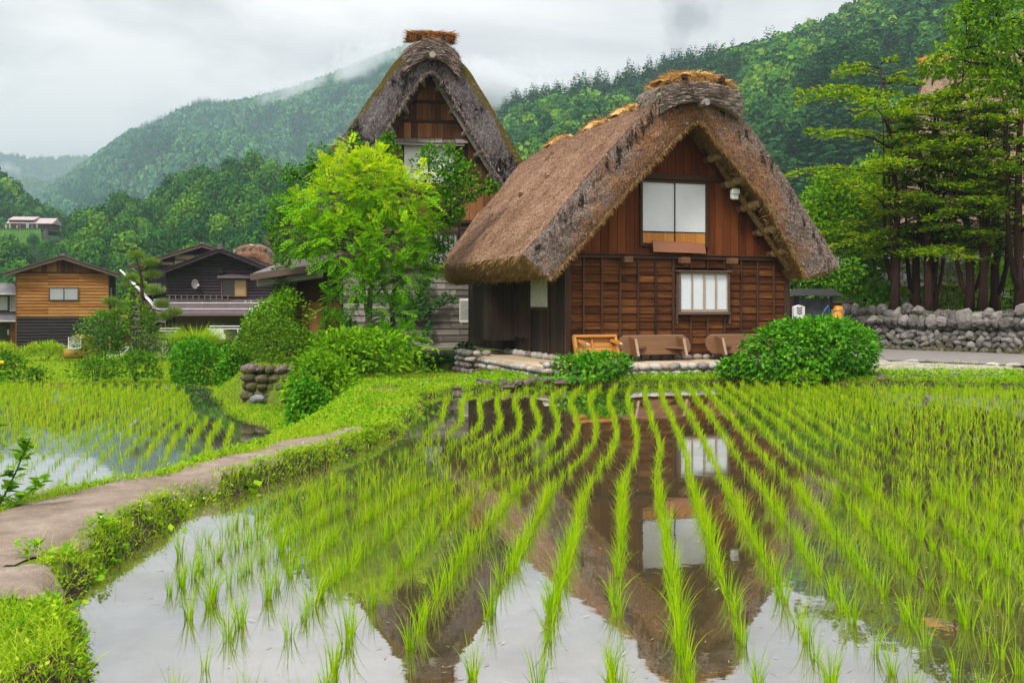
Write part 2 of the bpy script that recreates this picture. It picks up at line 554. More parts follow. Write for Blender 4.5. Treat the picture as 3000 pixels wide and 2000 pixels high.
# ---- thatch
M['thatch'] = thatchm('thatch_brown', [(.040, .018, .010), (.18, .095, .056), (.42, .255, .17), (.68, .50, .385)], 'z', streak=(.13, .065, .038), dark=(.085, .040, .023), dark_rng=(.56, .72), top=(5.6, 7.4))
M['thatch_cut'] = thatchm('thatch_cut_edge', [(.045, .032, .028), (.17, .125, .105), (.37, .295, .255), (.60, .51, .46)], 'z', stretch=(9, 6, 6), bump=1.0, edge=(.020, .012, .009))
M['thatch_under'] = thatchm('thatch_underside', [(.09, .046, .016), (.22, .125, .045), (.36, .22, .085), (.46, .31, .14)], 'z', stretch=(9, 5, 5))
M['thatch_old'] = thatchm('thatch_mossy', [(.030, .024, .018), (.10, .078, .055), (.20, .155, .11), (.30, .25, .19)], 'z', moss=((.055, .050, .010), (.17, .135, .028)))
M['thatch_cut_old'] = thatchm('thatch_cut_grey', [(.030, .025, .027), (.10, .086, .090), (.21, .185, .19), (.40, .36, .36)], 'z', stretch=(9, 6, 6), dark=(.016, .012, .014), dark_rng=(.50, .60), rim=((.055, .050, .010), (.19, .145, .03)))
M['thatch_pink'] = thatchm('thatch_pale', [(.10, .055, .04), (.27, .165, .125), (.42, .285, .225), (.54, .40, .33)], 'z')
M['reed'] = thatchm('reed_bundle', [(.065, .042, .028), (.27, .205, .155), (.47, .39, .32), (.64, .56, .48)], 'x', stretch=(1.6, 16, 16), scale=1.4)
M['reed_old'] = thatchm('reed_bundle_old', [(.035, .020, .013), (.12, .072, .048), (.25, .165, .12), (.40, .31, .25)], 'x', stretch=(1.6, 16, 16), scale=1.4, dark=(.16, .06, .025), dark_rng=(.5, .7))
def strawm(name, cols):
    m = Mt(name, .8, .15)
    m.col(m.ramp(m.geo(), [(i / (len(cols) - 1), q) for i, q in enumerate(cols)]))
    return m.m
M['straw'] = strawm('straw_gold', [(.24, .105, .022), (.44, .22, .055), (.60, .36, .12), (.66, .46, .2)])
M['straw_old'] = strawm('straw_orange', [(.15, .058, .016), (.32, .135, .035), (.46, .22, .06)])
M['straw_brown'] = strawm('straw_brown', [(.10, .055, .033), (.24, .14, .088), (.40, .26, .175), (.56, .41, .30)])
M['straw_grey'] = strawm('straw_grey', [(.03, .022, .018), (.16, .12, .10), (.34, .27, .235), (.54, .45, .40)])
M['straw_moss'] = strawm('straw_moss', [(.03, .026, .012), (.09, .075, .022), (.16, .125, .035), (.22, .18, .10)])
M['straw_under'] = strawm('straw_tan', [(.12, .06, .02), (.28, .16, .055), (.44, .29, .12)])
# ---- leaves
M['rice'] = leafm('rice_leaf', [(.13, .32, .003), (.25, .49, .005), (.40, .64, .008), (.55, .62, .03)], trans=.42)
M['rice_far'] = leafm('rice_leaf_far', [(.14, .32, .003), (.26, .48, .005), (.41, .62, .008), (.55, .62, .03)], trans=.42)
M['grass'] = leafm('grass_leaf', [(.09, .22, .006), (.22, .41, .008), (.38, .56, .014), (.50, .54, .06)], trans=.35)
M['clover'] = leafm('ground_leaf', [(.055, .19, .006), (.15, .37, .008), (.30, .52, .015)], trans=.3)
M['dry'] = leafm('dry_leaf', [(.22, .10, .035), (.34, .20, .075)], trans=.1)
M['hydrangea'] = leafm('hydrangea_leaf', [(.030, .14, .004), (.075, .29, .006), (.16, .44, .009)], trans=.28, rough=.5, spec=.12)
M['lime'] = leafm('lime_leaf', [(.06, .18, .006), (.15, .35, .008), (.28, .50, .012)], trans=.34)
M['shrub'] = leafm('shrub_leaf', [(.03, .11, .007), (.075, .22, .009), (.15, .34, .013)], trans=.28)
M['weed'] = leafm('weed_leaf', [(.03, .10, .007), (.09, .21, .009), (.19, .32, .02)], trans=.28)
M['ivy'] = leafm('ivy_leaf', [(.012, .05, .010), (.03, .10, .014), (.06, .17, .02)], trans=.2, rough=.5, spec=.15)
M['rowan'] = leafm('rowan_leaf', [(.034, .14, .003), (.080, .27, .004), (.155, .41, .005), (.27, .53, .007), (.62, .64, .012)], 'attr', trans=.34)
M['plum'] = leafm('plum_leaf', [(.025, .11, .005), (.07, .23, .006), (.15, .37, .009)], trans=.3)
M['yew'] = leafm('yew_leaf', [(.034, .115, .003), (.115, .28, .005), (.25, .44, .008), (.50, .46, .012)], trans=.38)
M['maple'] = leafm('maple_leaf', [(.05, .17, .005), (.14, .33, .007), (.29, .48, .012)], trans=.36)
M['cherry'] = leafm('cherry_leaf', [(.05, .15, .006), (.12, .28, .009), (.24, .40, .016)], trans=.36)
M['pine'] = leafm('pine_needle', [(.09, .17, .022), (.17, .28, .035), (.28, .38, .06)], trans=.25)
M['forest'] = leafm('forest_leaf', [(.006, .042, .014), (.022, .105, .018), (.062, .20, .016), (.20, .35, .018)], 'attr', trans=.14)
M['forest_obj'] = leafm('wood_leaf', [(.006, .045, .016), (.022, .105, .020), (.062, .19, .018), (.18, .33, .020)], 'obj', trans=.14)
M['forest_main'] = leafm('hazed_hill_leaf', [(.008, .060, .040), (.030, .145, .078), (.075, .24, .10), (.15, .34, .11)], 'attr', trans=.12)  # blue of the distant haze is partly put into this leaf colour
M['conifer'] = leafm('conifer_leaf', [(.007, .038, .014), (.016, .068, .018), (.036, .11, .02)], 'attr', trans=.15)
M['conifer_obj'] = leafm('conifer_leaf_single', [(.007, .030, .015), (.014, .052, .020), (.030, .085, .024)], 'obj', trans=.15)
# ---- other surfaces
def paperm(name, c, lines=14.0, axis=0):
    m = Mt(name, .55, .3)
    s = m.n('ShaderNodeSeparateXYZ'); m.put(s.inputs[0], m.obj())
    fr = m.math('FRACT', m.math('MULTIPLY', s.outputs[axis], lines))
    ln = m.math('LESS_THAN', fr, .09)
    nn = m.noise(m.obj(), 3, 5, .6)
    br = m.math('MULTIPLY', ln, m.rng(m.noise(m.obj(), 9, 2), .40, .6))
    base = m.mix(m.rng(nn, .3, .7), tuple(x * .93 for x in c), c)
    m.col(m.mix(m.math('MULTIPLY', br, .55), base, tuple(x * .62 for x in c)))
    return m.m
M['shoji'] = paperm('shoji_paper', (.74, .78, .83))
M['shoji_low'] = paperm('shoji_paper_low', (.68, .74, .80), 11)
M['shutter'] = paperm('pale_shutter', (.62, .63, .53), 0.0)
M['white_paint'] = plain('white_paint', (.70, .71, .72), .5, .3, .08)
M['white_metal'] = plain('white_metal', (.72, .74, .74), .35, .5, .06)
M['grey_metal'] = plain('grey_metal', (.32, .33, .34), .4, .5, .15, 4, .4)
M['roof_slate'] = plain('roof_sheet', (.15, .14, .155), .5, .35, .2, 3)
M['roof_brown'] = plain('roof_sheet_brown', (.115, .085, .085), .45, .4, .15, 3)
M['roof_purple'] = plain('roof_sheet_purple', (.125, .092, .105), .42, .45, .12, 3)
M['roof_pink'] = plain('roof_sheet_pink', (.42, .33, .34), .55, .3, .1, 1)
M['plaster'] = plain('cream_plaster', (.58, .48, .30), .85, .1, .08)
M['concrete'] = plain('concrete', (.40, .37, .33), .9, .1, .15)
M['cement_tan'] = plain('tan_cement', (.52, .40, .27), .95, .05, .12, 3)
M['sill_rust'] = plain('stained_concrete', (.30, .165, .115), .9, .1, .3, 1.5)
M['tarp'] = plain('olive_tarp', (.25, .16, .014), .6, .3, .2, 3)
M['orange'] = plain('orange_plastic', (.72, .30, .012), .4, .4, .05)
M['teal'] = plain('teal_plastic', (.03, .20, .24), .4, .4, .08)
M['greenp'] = plain('green_plastic', (.02, .38, .13), .4, .4, .08)
M['red'] = plain('red_paint', (.55, .03, .02), .5, .3, .08)
M['blue'] = plain('blue_cloth', (.05, .16, .35), .7, .1, .1)
M['black'] = plain('black_plastic', (.015, .015, .017), .5, .3, .1)
M['slate_sheet'] = plain('dark_panel', (.060, .062, .068), .5, .2, .35, 2.5)
M['aircon'] = plain('aircon_case', (.56, .55, .46), .5, .3, .05)
M['rope'] = plain('rope', (.36, .25, .12), .9, .05, .25, 30)
M['yellow'] = plain('yellow_petals', (.75, .55, .02), .6, .2, .08)
M['white_petal'] = plain('white_petals', (.75, .75, .70), .6, .2, .06)
M['inside'] = plain('dark_interior', (.012, .010, .009), .9, .05, .1)
def glassm(name, c, rough=.08):
    m = Mt(name, rough, .6)
    m.col(m.ramp(m.noise(m.obj(), 1.2, 3), [(.3, tuple(x * .8 for x in c)), (.7, c)]))
    return m.m
M['glass'] = glassm('window_glass', (.03, .035, .035))
M['glass_frost'] = glassm('frosted_glass', (.34, .37, .40), .35)
M['glass_amber'] = glassm('curtained_glass', (.42, .27, .13), .2)
M['glass_pale'] = glassm('curtain_behind_glass', (.55, .58, .58), .25)
def stonem(name, cols, moss=0.0, scale=1.0):
    m = Mt(name, .85, .2)
    r = m.geo()
    v = m.map(m.obj(), (1, 1, 1), r)
    a = m.noise(v, 5 * scale, 6, .7)
    sp = m.noise(v, 22 * scale, 4, .7)
    n = len(cols)
    f = m.math('ADD', m.math('MULTIPLY', r, .8), m.math('MULTIPLY', m.math('SUBTRACT', a, .4), .55), clamp=True)
    c = m.ramp(f, [(i / (n - 1), q) for i, q in enumerate(cols)])
    c = m.mix(m.math('MULTIPLY', m.rng(sp, .5, .75), .55), c, (.55, .53, .50))
    c = m.mix(m.math('MULTIPLY', m.rng(sp, .5, .25), .5), c, (.06, .055, .05))
    if moss:
        s = m.n('ShaderNodeSeparateXYZ'); m.put(s.inputs[0], m.obj())
        low = m.rng(s.outputs[2], 0.15, 1.0, .16, -.10)
        mf = m.rng(m.math('ADD', m.noise(m.obj(), 3.2, 5, .7), low), .53, .66)
        c = m.mix(m.math('MULTIPLY', mf, moss), c, m.mix(sp, (.035, .040, .008), (.10, .105, .018)))
    m.col(c); m.bump(m.math('ADD', a, m.math('MULTIPLY', sp, .5)), .7, .03)
    return m.m
M['cobble'] = stonem('river_cobbles', [(.14, .115, .11), (.24, .22, .21), (.38, .30, .225), (.36, .35, .34), (.50, .47, .44), (.21, .215, .23)])
M['wall_stone'] = stonem('wall_stones', [(.045, .038, .037), (.11, .098, .092), (.19, .172, .16), (.30, .285, .275)], moss=.9)
M['mound_stone'] = stonem('mound_stones', [(.065, .038, .034), (.11, .075, .07), (.16, .12, .11)], moss=.8)
M['pale_stone'] = stonem('pale_stones', [(.40, .39, .37), (.52, .50, .47), (.60, .57, .52)])
# ------------------------------------------------------------------ lie of the land
PADDY = [(-1.9, 3.0), (-1.95, 4.9), (-2.55, 6.17), (-2.81, 7.6), (-2.73, 9.2), (-2.39, 10.4), (-1.78, 12.5), (-1.48, 14.9), (-1.52, 18.3), (-1.62, 19.8), (-1.3, 20.6),
         (-.7, 21.3), (2.25, 22.9), (5.4, 23.6), (8.3, 23.0), (11.5, 22.4), (17, 20.5), (20, 12), (15, 3.0)]
PADDY2 = [(-4.4, 17.4), (-5.0, 19.2), (-6.6, 21.5), (-7.5, 24), (-8.5, 27), (-9.4, 28.7), (-15.6, 30.3), (-27, 31), (-27, 8), (-9, 7.5), (-6, 9.5), (-4.6, 11.5), (-4.2, 14)]
CREST = [(-6.4, 2), (-5.0, 6.5), (-4.34, 8.44), (-3.7, 9.5), (-3.4, 10.7), (-3.1, 11.9), (-3.0, 12.8), (-2.96, 14.2), (-3.05, 17), (-3.15, 20), (-3.4, 22), (-3.8, 23.8), (-4.6, 24.9), (-6.4, 25.4), (-7.3, 27.2), (-7.6, 30), (-8.0, 36), (-9, 70), (-9, 400)]
LEFTP = CREST + [(-5000, 400), (-5000, 2)]
PLAT = [(12.65, 38.1), (13.3, 37.4), (16.9, 32.9), (28, 20.5), (60, 16), (140, 16), (140, 160), (18, 160), (14.2, 46)]
HOUSE2P = [(-8.6, 31.7), (-.55, 31.5), (.0, 33.2), (2.6, 35), (4, 48), (-9, 48)]
MOUND = [(-6.35, 24.0), (-5.4, 23.55), (-4.3, 24.2), (-3.6, 26.5), (-3.2, 30.0), (-3.4, 32.0), (-8.7, 32.0), (-7.2, 28.6), (-6.6, 26.0)]
DITCH = [(-3.4, 25.7), (-.5, 25.2), (-.5, 27), (-1.6, 29.6), (-.9, 31.4), (-3.1, 31.5), (-3.1, 29)]
PATHL = [(-4.3, 4.4), (-4.05, 5.5), (-3.76, 7.0), (-3.58, 8.1), (-3.28, 9.25), (-2.92, 10.4), (-2.42, 12.2), (-2.15, 13.6)]
WATER2_Z = -0.5

def ground_h(x, y, detail=True):
    x = np.asarray(x, float); y = np.asarray(y, float)
    wob = (fbm(x * 1.3, y * 1.3, 3, 3) - .5) if detail else 0
    # right side: bank, house ground, road
    zr = .10 + .09 * sstep(16, 12.5, y) + .10 * sstep(25.5, 28, y) * sstep(3, 9, x)
    zl = -.40 - .012 * np.clip(y - 12, 0, 40) - .0 * x
    sdl = sd_poly(x, y, LEFTP) + wob * .35
    z = zr + (zl - zr) * sstep(.15, -1.05, sdl)
    z = z + (-.32 - z) * sstep(.1, -.5, sd_poly(x, y, DITCH))
    z = z + (.30 - z) * sstep(.12, -.12, sd_poly(x, y, HOUSE2P))
    z = z + (.42 - z) * sstep(.12, -.12, sd_poly(x, y, MOUND))
    pl = sd_poly(x, y, PLAT)
    z = z + (1.6 - z) * sstep(-.22, -.50, pl)
    if detail:
        z = z + (fbm(x * 1.9, y * 1.9, 8, 2) - .5) * .07 + (fbm(x * .35, y * .35, 21, 3) - .5) * .10 * sstep(30, 60, np.abs(y))
    a = sd_poly(x, y, PADDY) + wob * .30
    z = np.where(a < .34, -.16 + (z + .16) * sstep(-.02, .30, a), z)
    b = sd_poly(x, y, PADDY2) + wob * .30
    z = np.where(b < .5, (WATER2_Z - .16) + (z - WATER2_Z + .16) * sstep(-.02, .45, b), z)
    return z
def drop(x, y, off=0.0):
    return Vector((x, y, float(ground_h(np.array([x]), np.array([y]))[0]) + off))

def axis_pts(fine, lo, hi, far, grow=1.22):
    a = list(np.arange(lo, hi, fine)); s = fine; p = a[-1]
    while p < far[1]:
        s *= grow; p += s; a.append(p)
    s = fine; p = lo; pre = []
    while p > far[0]:
        s *= grow; p -= s; pre.append(p)
    return np.array(pre[::-1] + a)
def sheet(name, xs, ys, zf, mats, smooth=True, keep=None, attrs=None):
    X, Y = np.meshgrid(xs, ys)
    Z = zf(X, Y)
    nx, ny = len(xs), len(ys)
    V = np.stack([X, Y, Z], -1).reshape(-1, 3)
    i, j = np.meshgrid(np.arange(nx - 1), np.arange(ny - 1))
    b = (j * nx + i).ravel()
    Q = np.stack([b, b + 1, b + nx + 1, b + nx], 1)
    if keep is not None:
        kk = keep(X, Y).ravel()
        Q = Q[kk[Q].any(1)]
        used = np.unique(Q); re = np.full(len(V), -1); re[used] = np.arange(len(used))
        V = V[used]; Q = re[Q]
    at_ = {k: f(V[:, 0], V[:, 1]) for k, f in (attrs or {}).items()}
    o = np_mesh(name, V, [Q], mats, smooth=smooth, attrs=at_)
    return tag(o, kind='structure')

def path_d(x, y):
    wdt = np.interp(y, [5, 7, 8.1, 9.25, 10.4, 12.2, 13.4], [.78, .66, .54, .42, .34, .27, .12])
    return np.minimum(sd_line(x, y, PATHL) - wdt, .6 * (np.hypot((x + 2.98) / .42, (y - 5.95) / .30) - 1)) - (fbm(x * 1.8, y * 1.8, 44, 4) - .5) * .32
PATH_D0 = path_d
def path_d(x, y):
    return np.maximum(PATH_D0(x, y), .27 + (fbm(x * 2.5, y * 2.5, 46, 3) - .5) * .25 - sd_poly(x, y, PADDY))
# ground: turf, with wet mud along the water and bare soil where nothing grows
m = Mt('ground', .95, .1)
g1 = m.noise(m.obj(), 1.4, 6, .65); g2 = m.noise(m.obj(), 9, 5, .7); g3 = m.noise(m.obj(), .25, 3, .5)
turf = m.ramp(m.math('ADD', m.math('MULTIPLY', g1, .5), m.math('MULTIPLY', g2, .5)), [(.3, (.045, .075, .008)), (.5, (.10, .17, .010)), (.68, (.19, .22, .025))])
soil = m.ramp(g2, [(.3, (.07, .045, .03)), (.7, (.20, .145, .10))])
c = m.mix(m.rng(m.attr('soil'), .35, .75), turf, soil)
wet = m.ramp(g2, [(.3, (.022, .016, .011)), (.7, (.085, .065, .048))])
c = m.mix(m.rng(m.attr('mud'), .3, .8), c, wet)
m.col(c); m.bump(m.math('ADD', g1, g2), .8, .05)
M['ground'] = m.m
def f_mud(x, y):
    a = sd_poly(x, y, PADDY) + (fbm(x * 3, y * 3, 5, 3) - .5) * .35
    b = sd_poly(x, y, PADDY2) + (fbm(x * 3, y * 3, 6, 3) - .5) * .35
    return np.maximum(sstep(.36, .18, a), sstep(.30, .16, b))
def f_soil(x, y):
    s = sstep(.50, .64, fbm(x * 1.1, y * 1.1, 31, 4))
    s = np.maximum(s * .5, sstep(1.2, .2, np.hypot((x + 2.0) / 1.8, (y - 28.4) / 3.2)))
    return np.maximum(s, sstep(.10, -.05, path_d(x, y)) * .55)
gx = np.unique(np.round(np.concatenate([axis_pts(.2, -12, 19, (-2000, 1500)), np.arange(-6, -.9, .1)]), 3)); gy = np.unique(np.round(np.concatenate([axis_pts(.2, 2.5, 40, (-12, 3100)), np.arange(3.5, 14.6, .1)]), 3))
ground = sheet('ground', gx, gy, lambda X, Y: ground_h(X, Y), M['ground'], attrs={'mud': f_mud, 'soil': f_soil})

# flooded paddies: a mirror over brown mud
def waterm(name, mud_lo, mud_hi, refl):
    m = Mt(name, .5, .2)
    n1 = m.noise(m.obj(), 2.2, 6, .7); n2 = m.noise(m.obj(), 11, 5, .75)
    m.col(m.ramp(m.math('ADD', m.math('MULTIPLY', n1, .6), m.math('MULTIPLY', n2, .4)), [(.32, mud_lo), (.66, mud_hi)]))
    gl = m.n('ShaderNodeBsdfGlossy'); gl.inputs['Roughness'].default_value = .015
    gl.inputs['Color'].default_value = (.96, .97, 1, 1)
    v = m.map(m.obj(), (1, 1.0, 1))
    bp = m.n('ShaderNodeBump'); bp.inputs['Strength'].default_value = .05; bp.inputs['Distance'].default_value = .01
    m.put(bp.inputs['Height'], m.noise(v, 5, 3, .5)); m.put(gl.inputs['Normal'], bp.outputs[0])
    fr = m.n('ShaderNodeFresnel'); fr.inputs['IOR'].default_value = refl
    mx = m.n('ShaderNodeMixShader')
    silt = m.rng(m.noise(m.obj(), .9, 6, .7), .42, .66, 1.0, .80)
    m.put(mx.inputs[0], m.math('MULTIPLY', silt, m.math('MINIMUM', m.math('ADD', m.math('MULTIPLY', fr.outputs[0], .9), .38), .93)))
    m.t.links.new(m.b.outputs[0], mx.inputs[1]); m.t.links.new(gl.outputs[0], mx.inputs[2])
    m.t.links.new(mx.outputs[0], m.out.inputs['Surface'])
    return m.m
M['water'] = waterm('paddy_water', (.024, .015, .0015), (.090, .058, .006), 1.6)
M['water2'] = waterm('paddy_water_left', (.05, .045, .02), (.12, .11, .05), 1.7)
sheet('paddy_water', np.arange(-4, 21, .25), np.arange(2.4, 25, .25), lambda X, Y: X * 0, M['water'], keep=lambda X, Y: sd_poly(X, Y, PADDY) < .32)
sheet('paddy_water', np.arange(-28, -3.4, .25), np.arange(7, 32, .25), lambda X, Y: X * 0 + WATER2_Z, M['water2'], keep=lambda X, Y: sd_poly(X, Y, PADDY2) < .30)

# trodden dirt path along the bank
m = Mt('path', .95, .1)
g1 = m.noise(m.obj(), 3, 6, .7); g2 = m.noise(m.obj(), 60, 3, .8)
c = m.ramp(g1, [(.3, (.19, .145, .11)), (.55, (.31, .245, .20)), (.75, (.42, .35, .295))])
c = m.mix(m.rng(g2, .60, .74), c, (.58, .53, .47)); c = m.mix(m.rng(g2, .40, .28), c, (.14, .09, .06))
m.col(c); m.bump(m.math('ADD', g1, g2), .8, .03)
M['path'] = m.m
pk = lambda X, Y: path_d(X, Y) < .0
sheet('path', np.arange(-6, 0, .05), np.arange(3.5, 15, .05), lambda X, Y: ground_h(X, Y) + .012, M['path'], keep=pk)

# asphalt lane beside the stone wall, gravel edge
m = Mt('road', .9, .2)
g1 = m.noise(m.obj(), 1.2, 5, .6); g2 = m.noise(m.obj(), 55, 3, .8)
m.col(m.mix(.5, m.ramp(g1, [(.3, (.17, .15, .145)), (.7, (.25, .23, .22))]), m.ramp(g2, [(.35, (.12, .11, .105)), (.65, (.30, .28, .27))])))
m.bump(g2, .4, .01); M['road'] = m.m
m = Mt('gravel', .95, .1)
g2 = m.vor(m.obj(), 26, 'F1', 'Color'); g3 = m.noise(m.obj(), 4, 4)
s_ = m.n('ShaderNodeSeparateColor'); m.put(s_.inputs[0], g2)
m.col(m.ramp(m.math('ADD', m.math('MULTIPLY', s_.outputs[0], .6), m.math('MULTIPLY', g3, .4)), [(.2, (.20, .175, .15)), (.5, (.36, .32, .27)), (.8, (.54, .50, .45))])); m.bump(s_.outputs[0], .8, .03)
M['gravel'] = m.m
ROAD = [(13.4, 26.9), (10.8, 29.7), (4.5, 36.5), (3, 42), (2.5, 60), (13, 60), (12.2, 40), (12.62, 38.15), (13.3, 37.4), (16.9, 32.9), (28, 20.5), (24, 15.5)]
GRAVEL = [(8.6, 26.2), (9.3, 25.6), (13.5, 24.6), (22, 14.5), (24, 15.5), (13.4, 26.9), (10.8, 29.7), (8.3, 31.5)]
sheet('road', np.arange(2, 29, .22), np.arange(15, 60, .22), lambda X, Y: np.maximum(ground_h(X, Y, False), .18) * 0 + .245 - .0 * X, M['road'], keep=lambda X, Y: sd_poly(X, Y, ROAD) < -.04)
sheet('gravel_strip', np.arange(6, 25, .12), np.arange(14, 32, .12), lambda X, Y: ground_h(X, Y) + .03, M['gravel'], keep=lambda X, Y: sd_poly(X, Y, GRAVEL) + (fbm(X * 1.5, Y * 1.5, 70, 3) - .5) * .7 < 0)

# ------------------------------------------------------------------ rice
def rice_clump(n, L, Wd, r, spread=.035, lean=.5, bend=.5, seg=4):
    a = r.uniform(0, 2 * np.pi, n); rr = spread * np.sqrt(r.uniform(0, 1, n))
    P = np.stack([rr * np.cos(a), rr * np.sin(a), np.full(n, -.03)], 1)
    tl = np.abs(r.normal(0, lean, n)) * .55
    a2 = a + r.normal(0, .6, n)
    D = np.stack([np.cos(a2) * tl, np.sin(a2) * tl, np.ones(n)], 1)
    return blades(P, D, L * r.uniform(.6, 1.1, n), Wd * r.uniform(.7, 1.2, n), bend * r.uniform(.1, 1.2, n) ** 1.3, seg, r=r)
variants = []
for k in range(9):
    r = np.random.default_rng(100 + k)
    V, T, Q = rice_clump(int(r.integers(14, 30)), r.uniform(.27, .36), .0070, r, spread=.026, lean=.17, bend=.36)
    variants.append((V, T, Q))
rd = np.array([.118, .993]); rq = np.array([.993, -.118])
aa = np.arange(-24, 60) * .325; bb = np.arange(14, 190) * .132
A_, B_ = np.meshgrid(aa, bb)
A_ = A_.ravel(); B_ = B_.ravel()
A_ = A_ + RN.normal(0, .010, len(A_)) + (vnoise(A_ * .4, B_ * .30, 77) - .5) * .12 - .34 * sstep(1.2, -2.0, A_) * sstep(9, 5, B_) + .30 * sstep(0.8, -2.5, A_) * np.sin(B_ * .55)
B_ = B_ + RN.normal(0, .035, len(B_))
RX = A_ * rq[0] + B_ * rd[0]; RY = A_ * rq[1] + B_ * rd[1]
drop_p = .10 + .42 * sstep(7.6, 5.2, RY)
sd = sd_poly(RX, RY, PADDY)
ok = (sd < -.28) & (np.abs(RX / RY) < .60) & (RN.uniform(0, 1, len(RX)) > drop_p) & (RY > 4.0)
RX, RY = RX[ok], RY[ok]
infr = (np.abs(RX / RY) < .525) & (RY > 4.75)
order = np.argsort(RY + np.where(infr, 0, 100))
near = order[:295]; far = order[295:]
me_v = []
for k, (V, T, Q) in enumerate(variants):
    o = np_mesh('rice_plant', V, [T, Q], M['rice'])
    me_v.append(o.data); bpy.data.objects.remove(o)
for k in near:
    o = link('rice_plant', me_v[rnd.randrange(len(me_v))])
    o.location = (RX[k], RY[k], 0); o.rotation_euler = (0, 0, rnd.uniform(0, 6.28))
    s = rnd.uniform(.66, 1.05); o.scale = (s, s, s * rnd.uniform(.9, 1.12))
    tag(o, 'clump of young green rice standing in the flooded main paddy in front of the cottage', 'rice plant', 'rice plants in rows in the main paddy')
nb = NB()
for k in far:
    d = RY[k]
    r = RN
    if d < 10: V, T, Q = variants[int(r.integers(0, 9))]; V = V.copy()
    else:
        V, T, Q = rice_clump(int(r.integers(7, 12)), r.uniform(.16, .24), .0072 + .00065 * (d - 8), r, spread=.022, lean=.24, bend=.42, seg=3)
    a = r.uniform(0, 6.28); ca, sa = math.cos(a), math.sin(a); s = r.uniform(.66, 1.0)
    V = np.stack([V[:, 0] * ca - V[:, 1] * sa, V[:, 0] * sa + V[:, 1] * ca, V[:, 2]], 1) * s + np.array([RX[k], RY[k], 0])
    nb.add(V, T, Q)
tag(nb.build('rice_rows', M['rice_far']), 'long rows of young green rice filling the rest of the main paddy up to the far bank', 'rice', kind='stuff')
# rice of the lower left paddy
nb = NB()
d2 = nrm(np.array([-.285, 1.0])); q2 = np.array([d2[1], -d2[0]])
A_, B_ = np.meshgrid(np.arange(-60, 45) * .30, np.arange(20, 190) * .19)
A_ = A_.ravel(); B_ = B_.ravel()
A_ = A_ + RN.normal(0, .02, len(A_)) + .35 * np.sin(B_ * .22 + 1.2) ; B_ = B_ + RN.normal(0, .03, len(B_))
X2 = A_ * q2[0] + B_ * d2[0]; Y2 = A_ * q2[1] + B_ * d2[1]
ok = (sd_poly(X2, Y2, PADDY2) < -.25) & (X2 / Y2 > -.60) & (RN.uniform(0, 1, len(X2)) > .10)
for x, y in zip(X2[ok], Y2[ok]):
    V, T, Q = rice_clump(5 if y < 15 else 9, RN.uniform(.13, .19) + (.05 if y > 17 else 0), .006 + .0007 * (y - 8), RN, spread=.028, lean=.25, bend=.35, seg=2)
    nb.add(V + np.array([x, y, WATER2_Z]), T, Q)
tag(nb.build('rice_rows', M['rice_far']), 'thin curving rows of small rice in the lower left paddy beyond the path', 'rice', kind='stuff')
# bits of straw and leaf floating on the water
n = 2600
x = RN.uniform(-3, 12, n); y = RN.uniform(4.5, 18, n); ok = (sd_poly(x, y, PADDY) < -.1) & (np.abs(x / y) < .58); x = x[ok]; y = y[ok]; n = len(x)
a = RN.uniform(0, 6.28, n)
V, T = leaves(np.stack([x, y, np.full(n, .006)], 1), np.stack([np.cos(a), np.sin(a), np.full(n, .02)], 1), np.tile([[0, 0, 1.]], (n, 1)), RN.uniform(.015, .085, n), RN.uniform(.003, .008, n), 0)
m = Mt('floating_bits', .8, .2); m.col(m.ramp(m.geo(), [(0, (.16, .12, .06)), (.6, (.32, .27, .16)), (1, (.50, .46, .36))])); M['bits'] = m.m
tag(np_mesh('floating_straw', V, [T], M['bits']), 'pale scraps of straw floating on the paddy water between the rice rows', 'straw', kind='stuff')

# ------------------------------------------------------------------ grass and ground leaves on the banks
def scatter(n, x0, x1, y0, y1, cond):
    x = RN.uniform(x0, x1, n); y = RN.uniform(y0, y1, n)
    ok = cond(x, y); x = x[ok]; y = y[ok]
    return np.stack([x, y, ground_h(x, y)], 1)
def bank_ok(x, y):
    k = (sd_poly(x, y, PADDY) > .05) & (sd_poly(x, y, PADDY2) > .08) & (path_d(x, y) > -.02 - .12 * RN.uniform(0, 1, len(x)) ** 4)
    k &= (np.abs(x / y) < .62) & (sd_poly(x, y, ROAD) > .1) & (sd_poly(x, y, PLAT) > 0)
    return k
def inframe_bank(x, y):
    return bank_ok(x, y)
def tufts(P, L, W, lean=.6, bend=.6, seg=2):
    n = len(P); a = RN.uniform(0, 6.28, n); t = np.abs(RN.normal(0, lean, n))
    D = np.stack([np.cos(a) * t, np.sin(a) * t, np.ones(n)], 1)
    return blades(P, D, L * RN.uniform(.45, 1.2, n), W * RN.uniform(.7, 1.3, n), bend * RN.uniform(0, 1, n), seg)
def rosette(P, k, L, W, up=.5):
    P = np.repeat(P, k, 0); n = len(P); a = RN.uniform(0, 6.28, n)
    A = np.stack([np.cos(a), np.sin(a), RN.uniform(.0, up, n) * 2], 1)
    N = np.stack([-np.cos(a) * .5, -np.sin(a) * .5, np.ones(n)], 1) + RN.normal(0, .25, (n, 3))
    P = P + np.stack([RN.normal(0, L * .5, n), RN.normal(0, L * .5, n), RN.uniform(.0, L * 1.2, n)], 1)
    return leaves(P, A, N, L * RN.uniform(.5, 1.2, n), W * RN.uniform(.6, 1.2, n), .15)
nb = NB()
dens = lambda P, f, sc_: P[fbm(P[:, 0] * sc_, P[:, 1] * sc_, 91, 3) > f]
P = dens(scatter(80000, -7, 0, 4, 9, inframe_bank), .42, 2.2); nb.add(*tufts(P, .085 + .05 * (RN.uniform(0, 1, len(P)) ** 3) * 2, .0060, .7, .8))
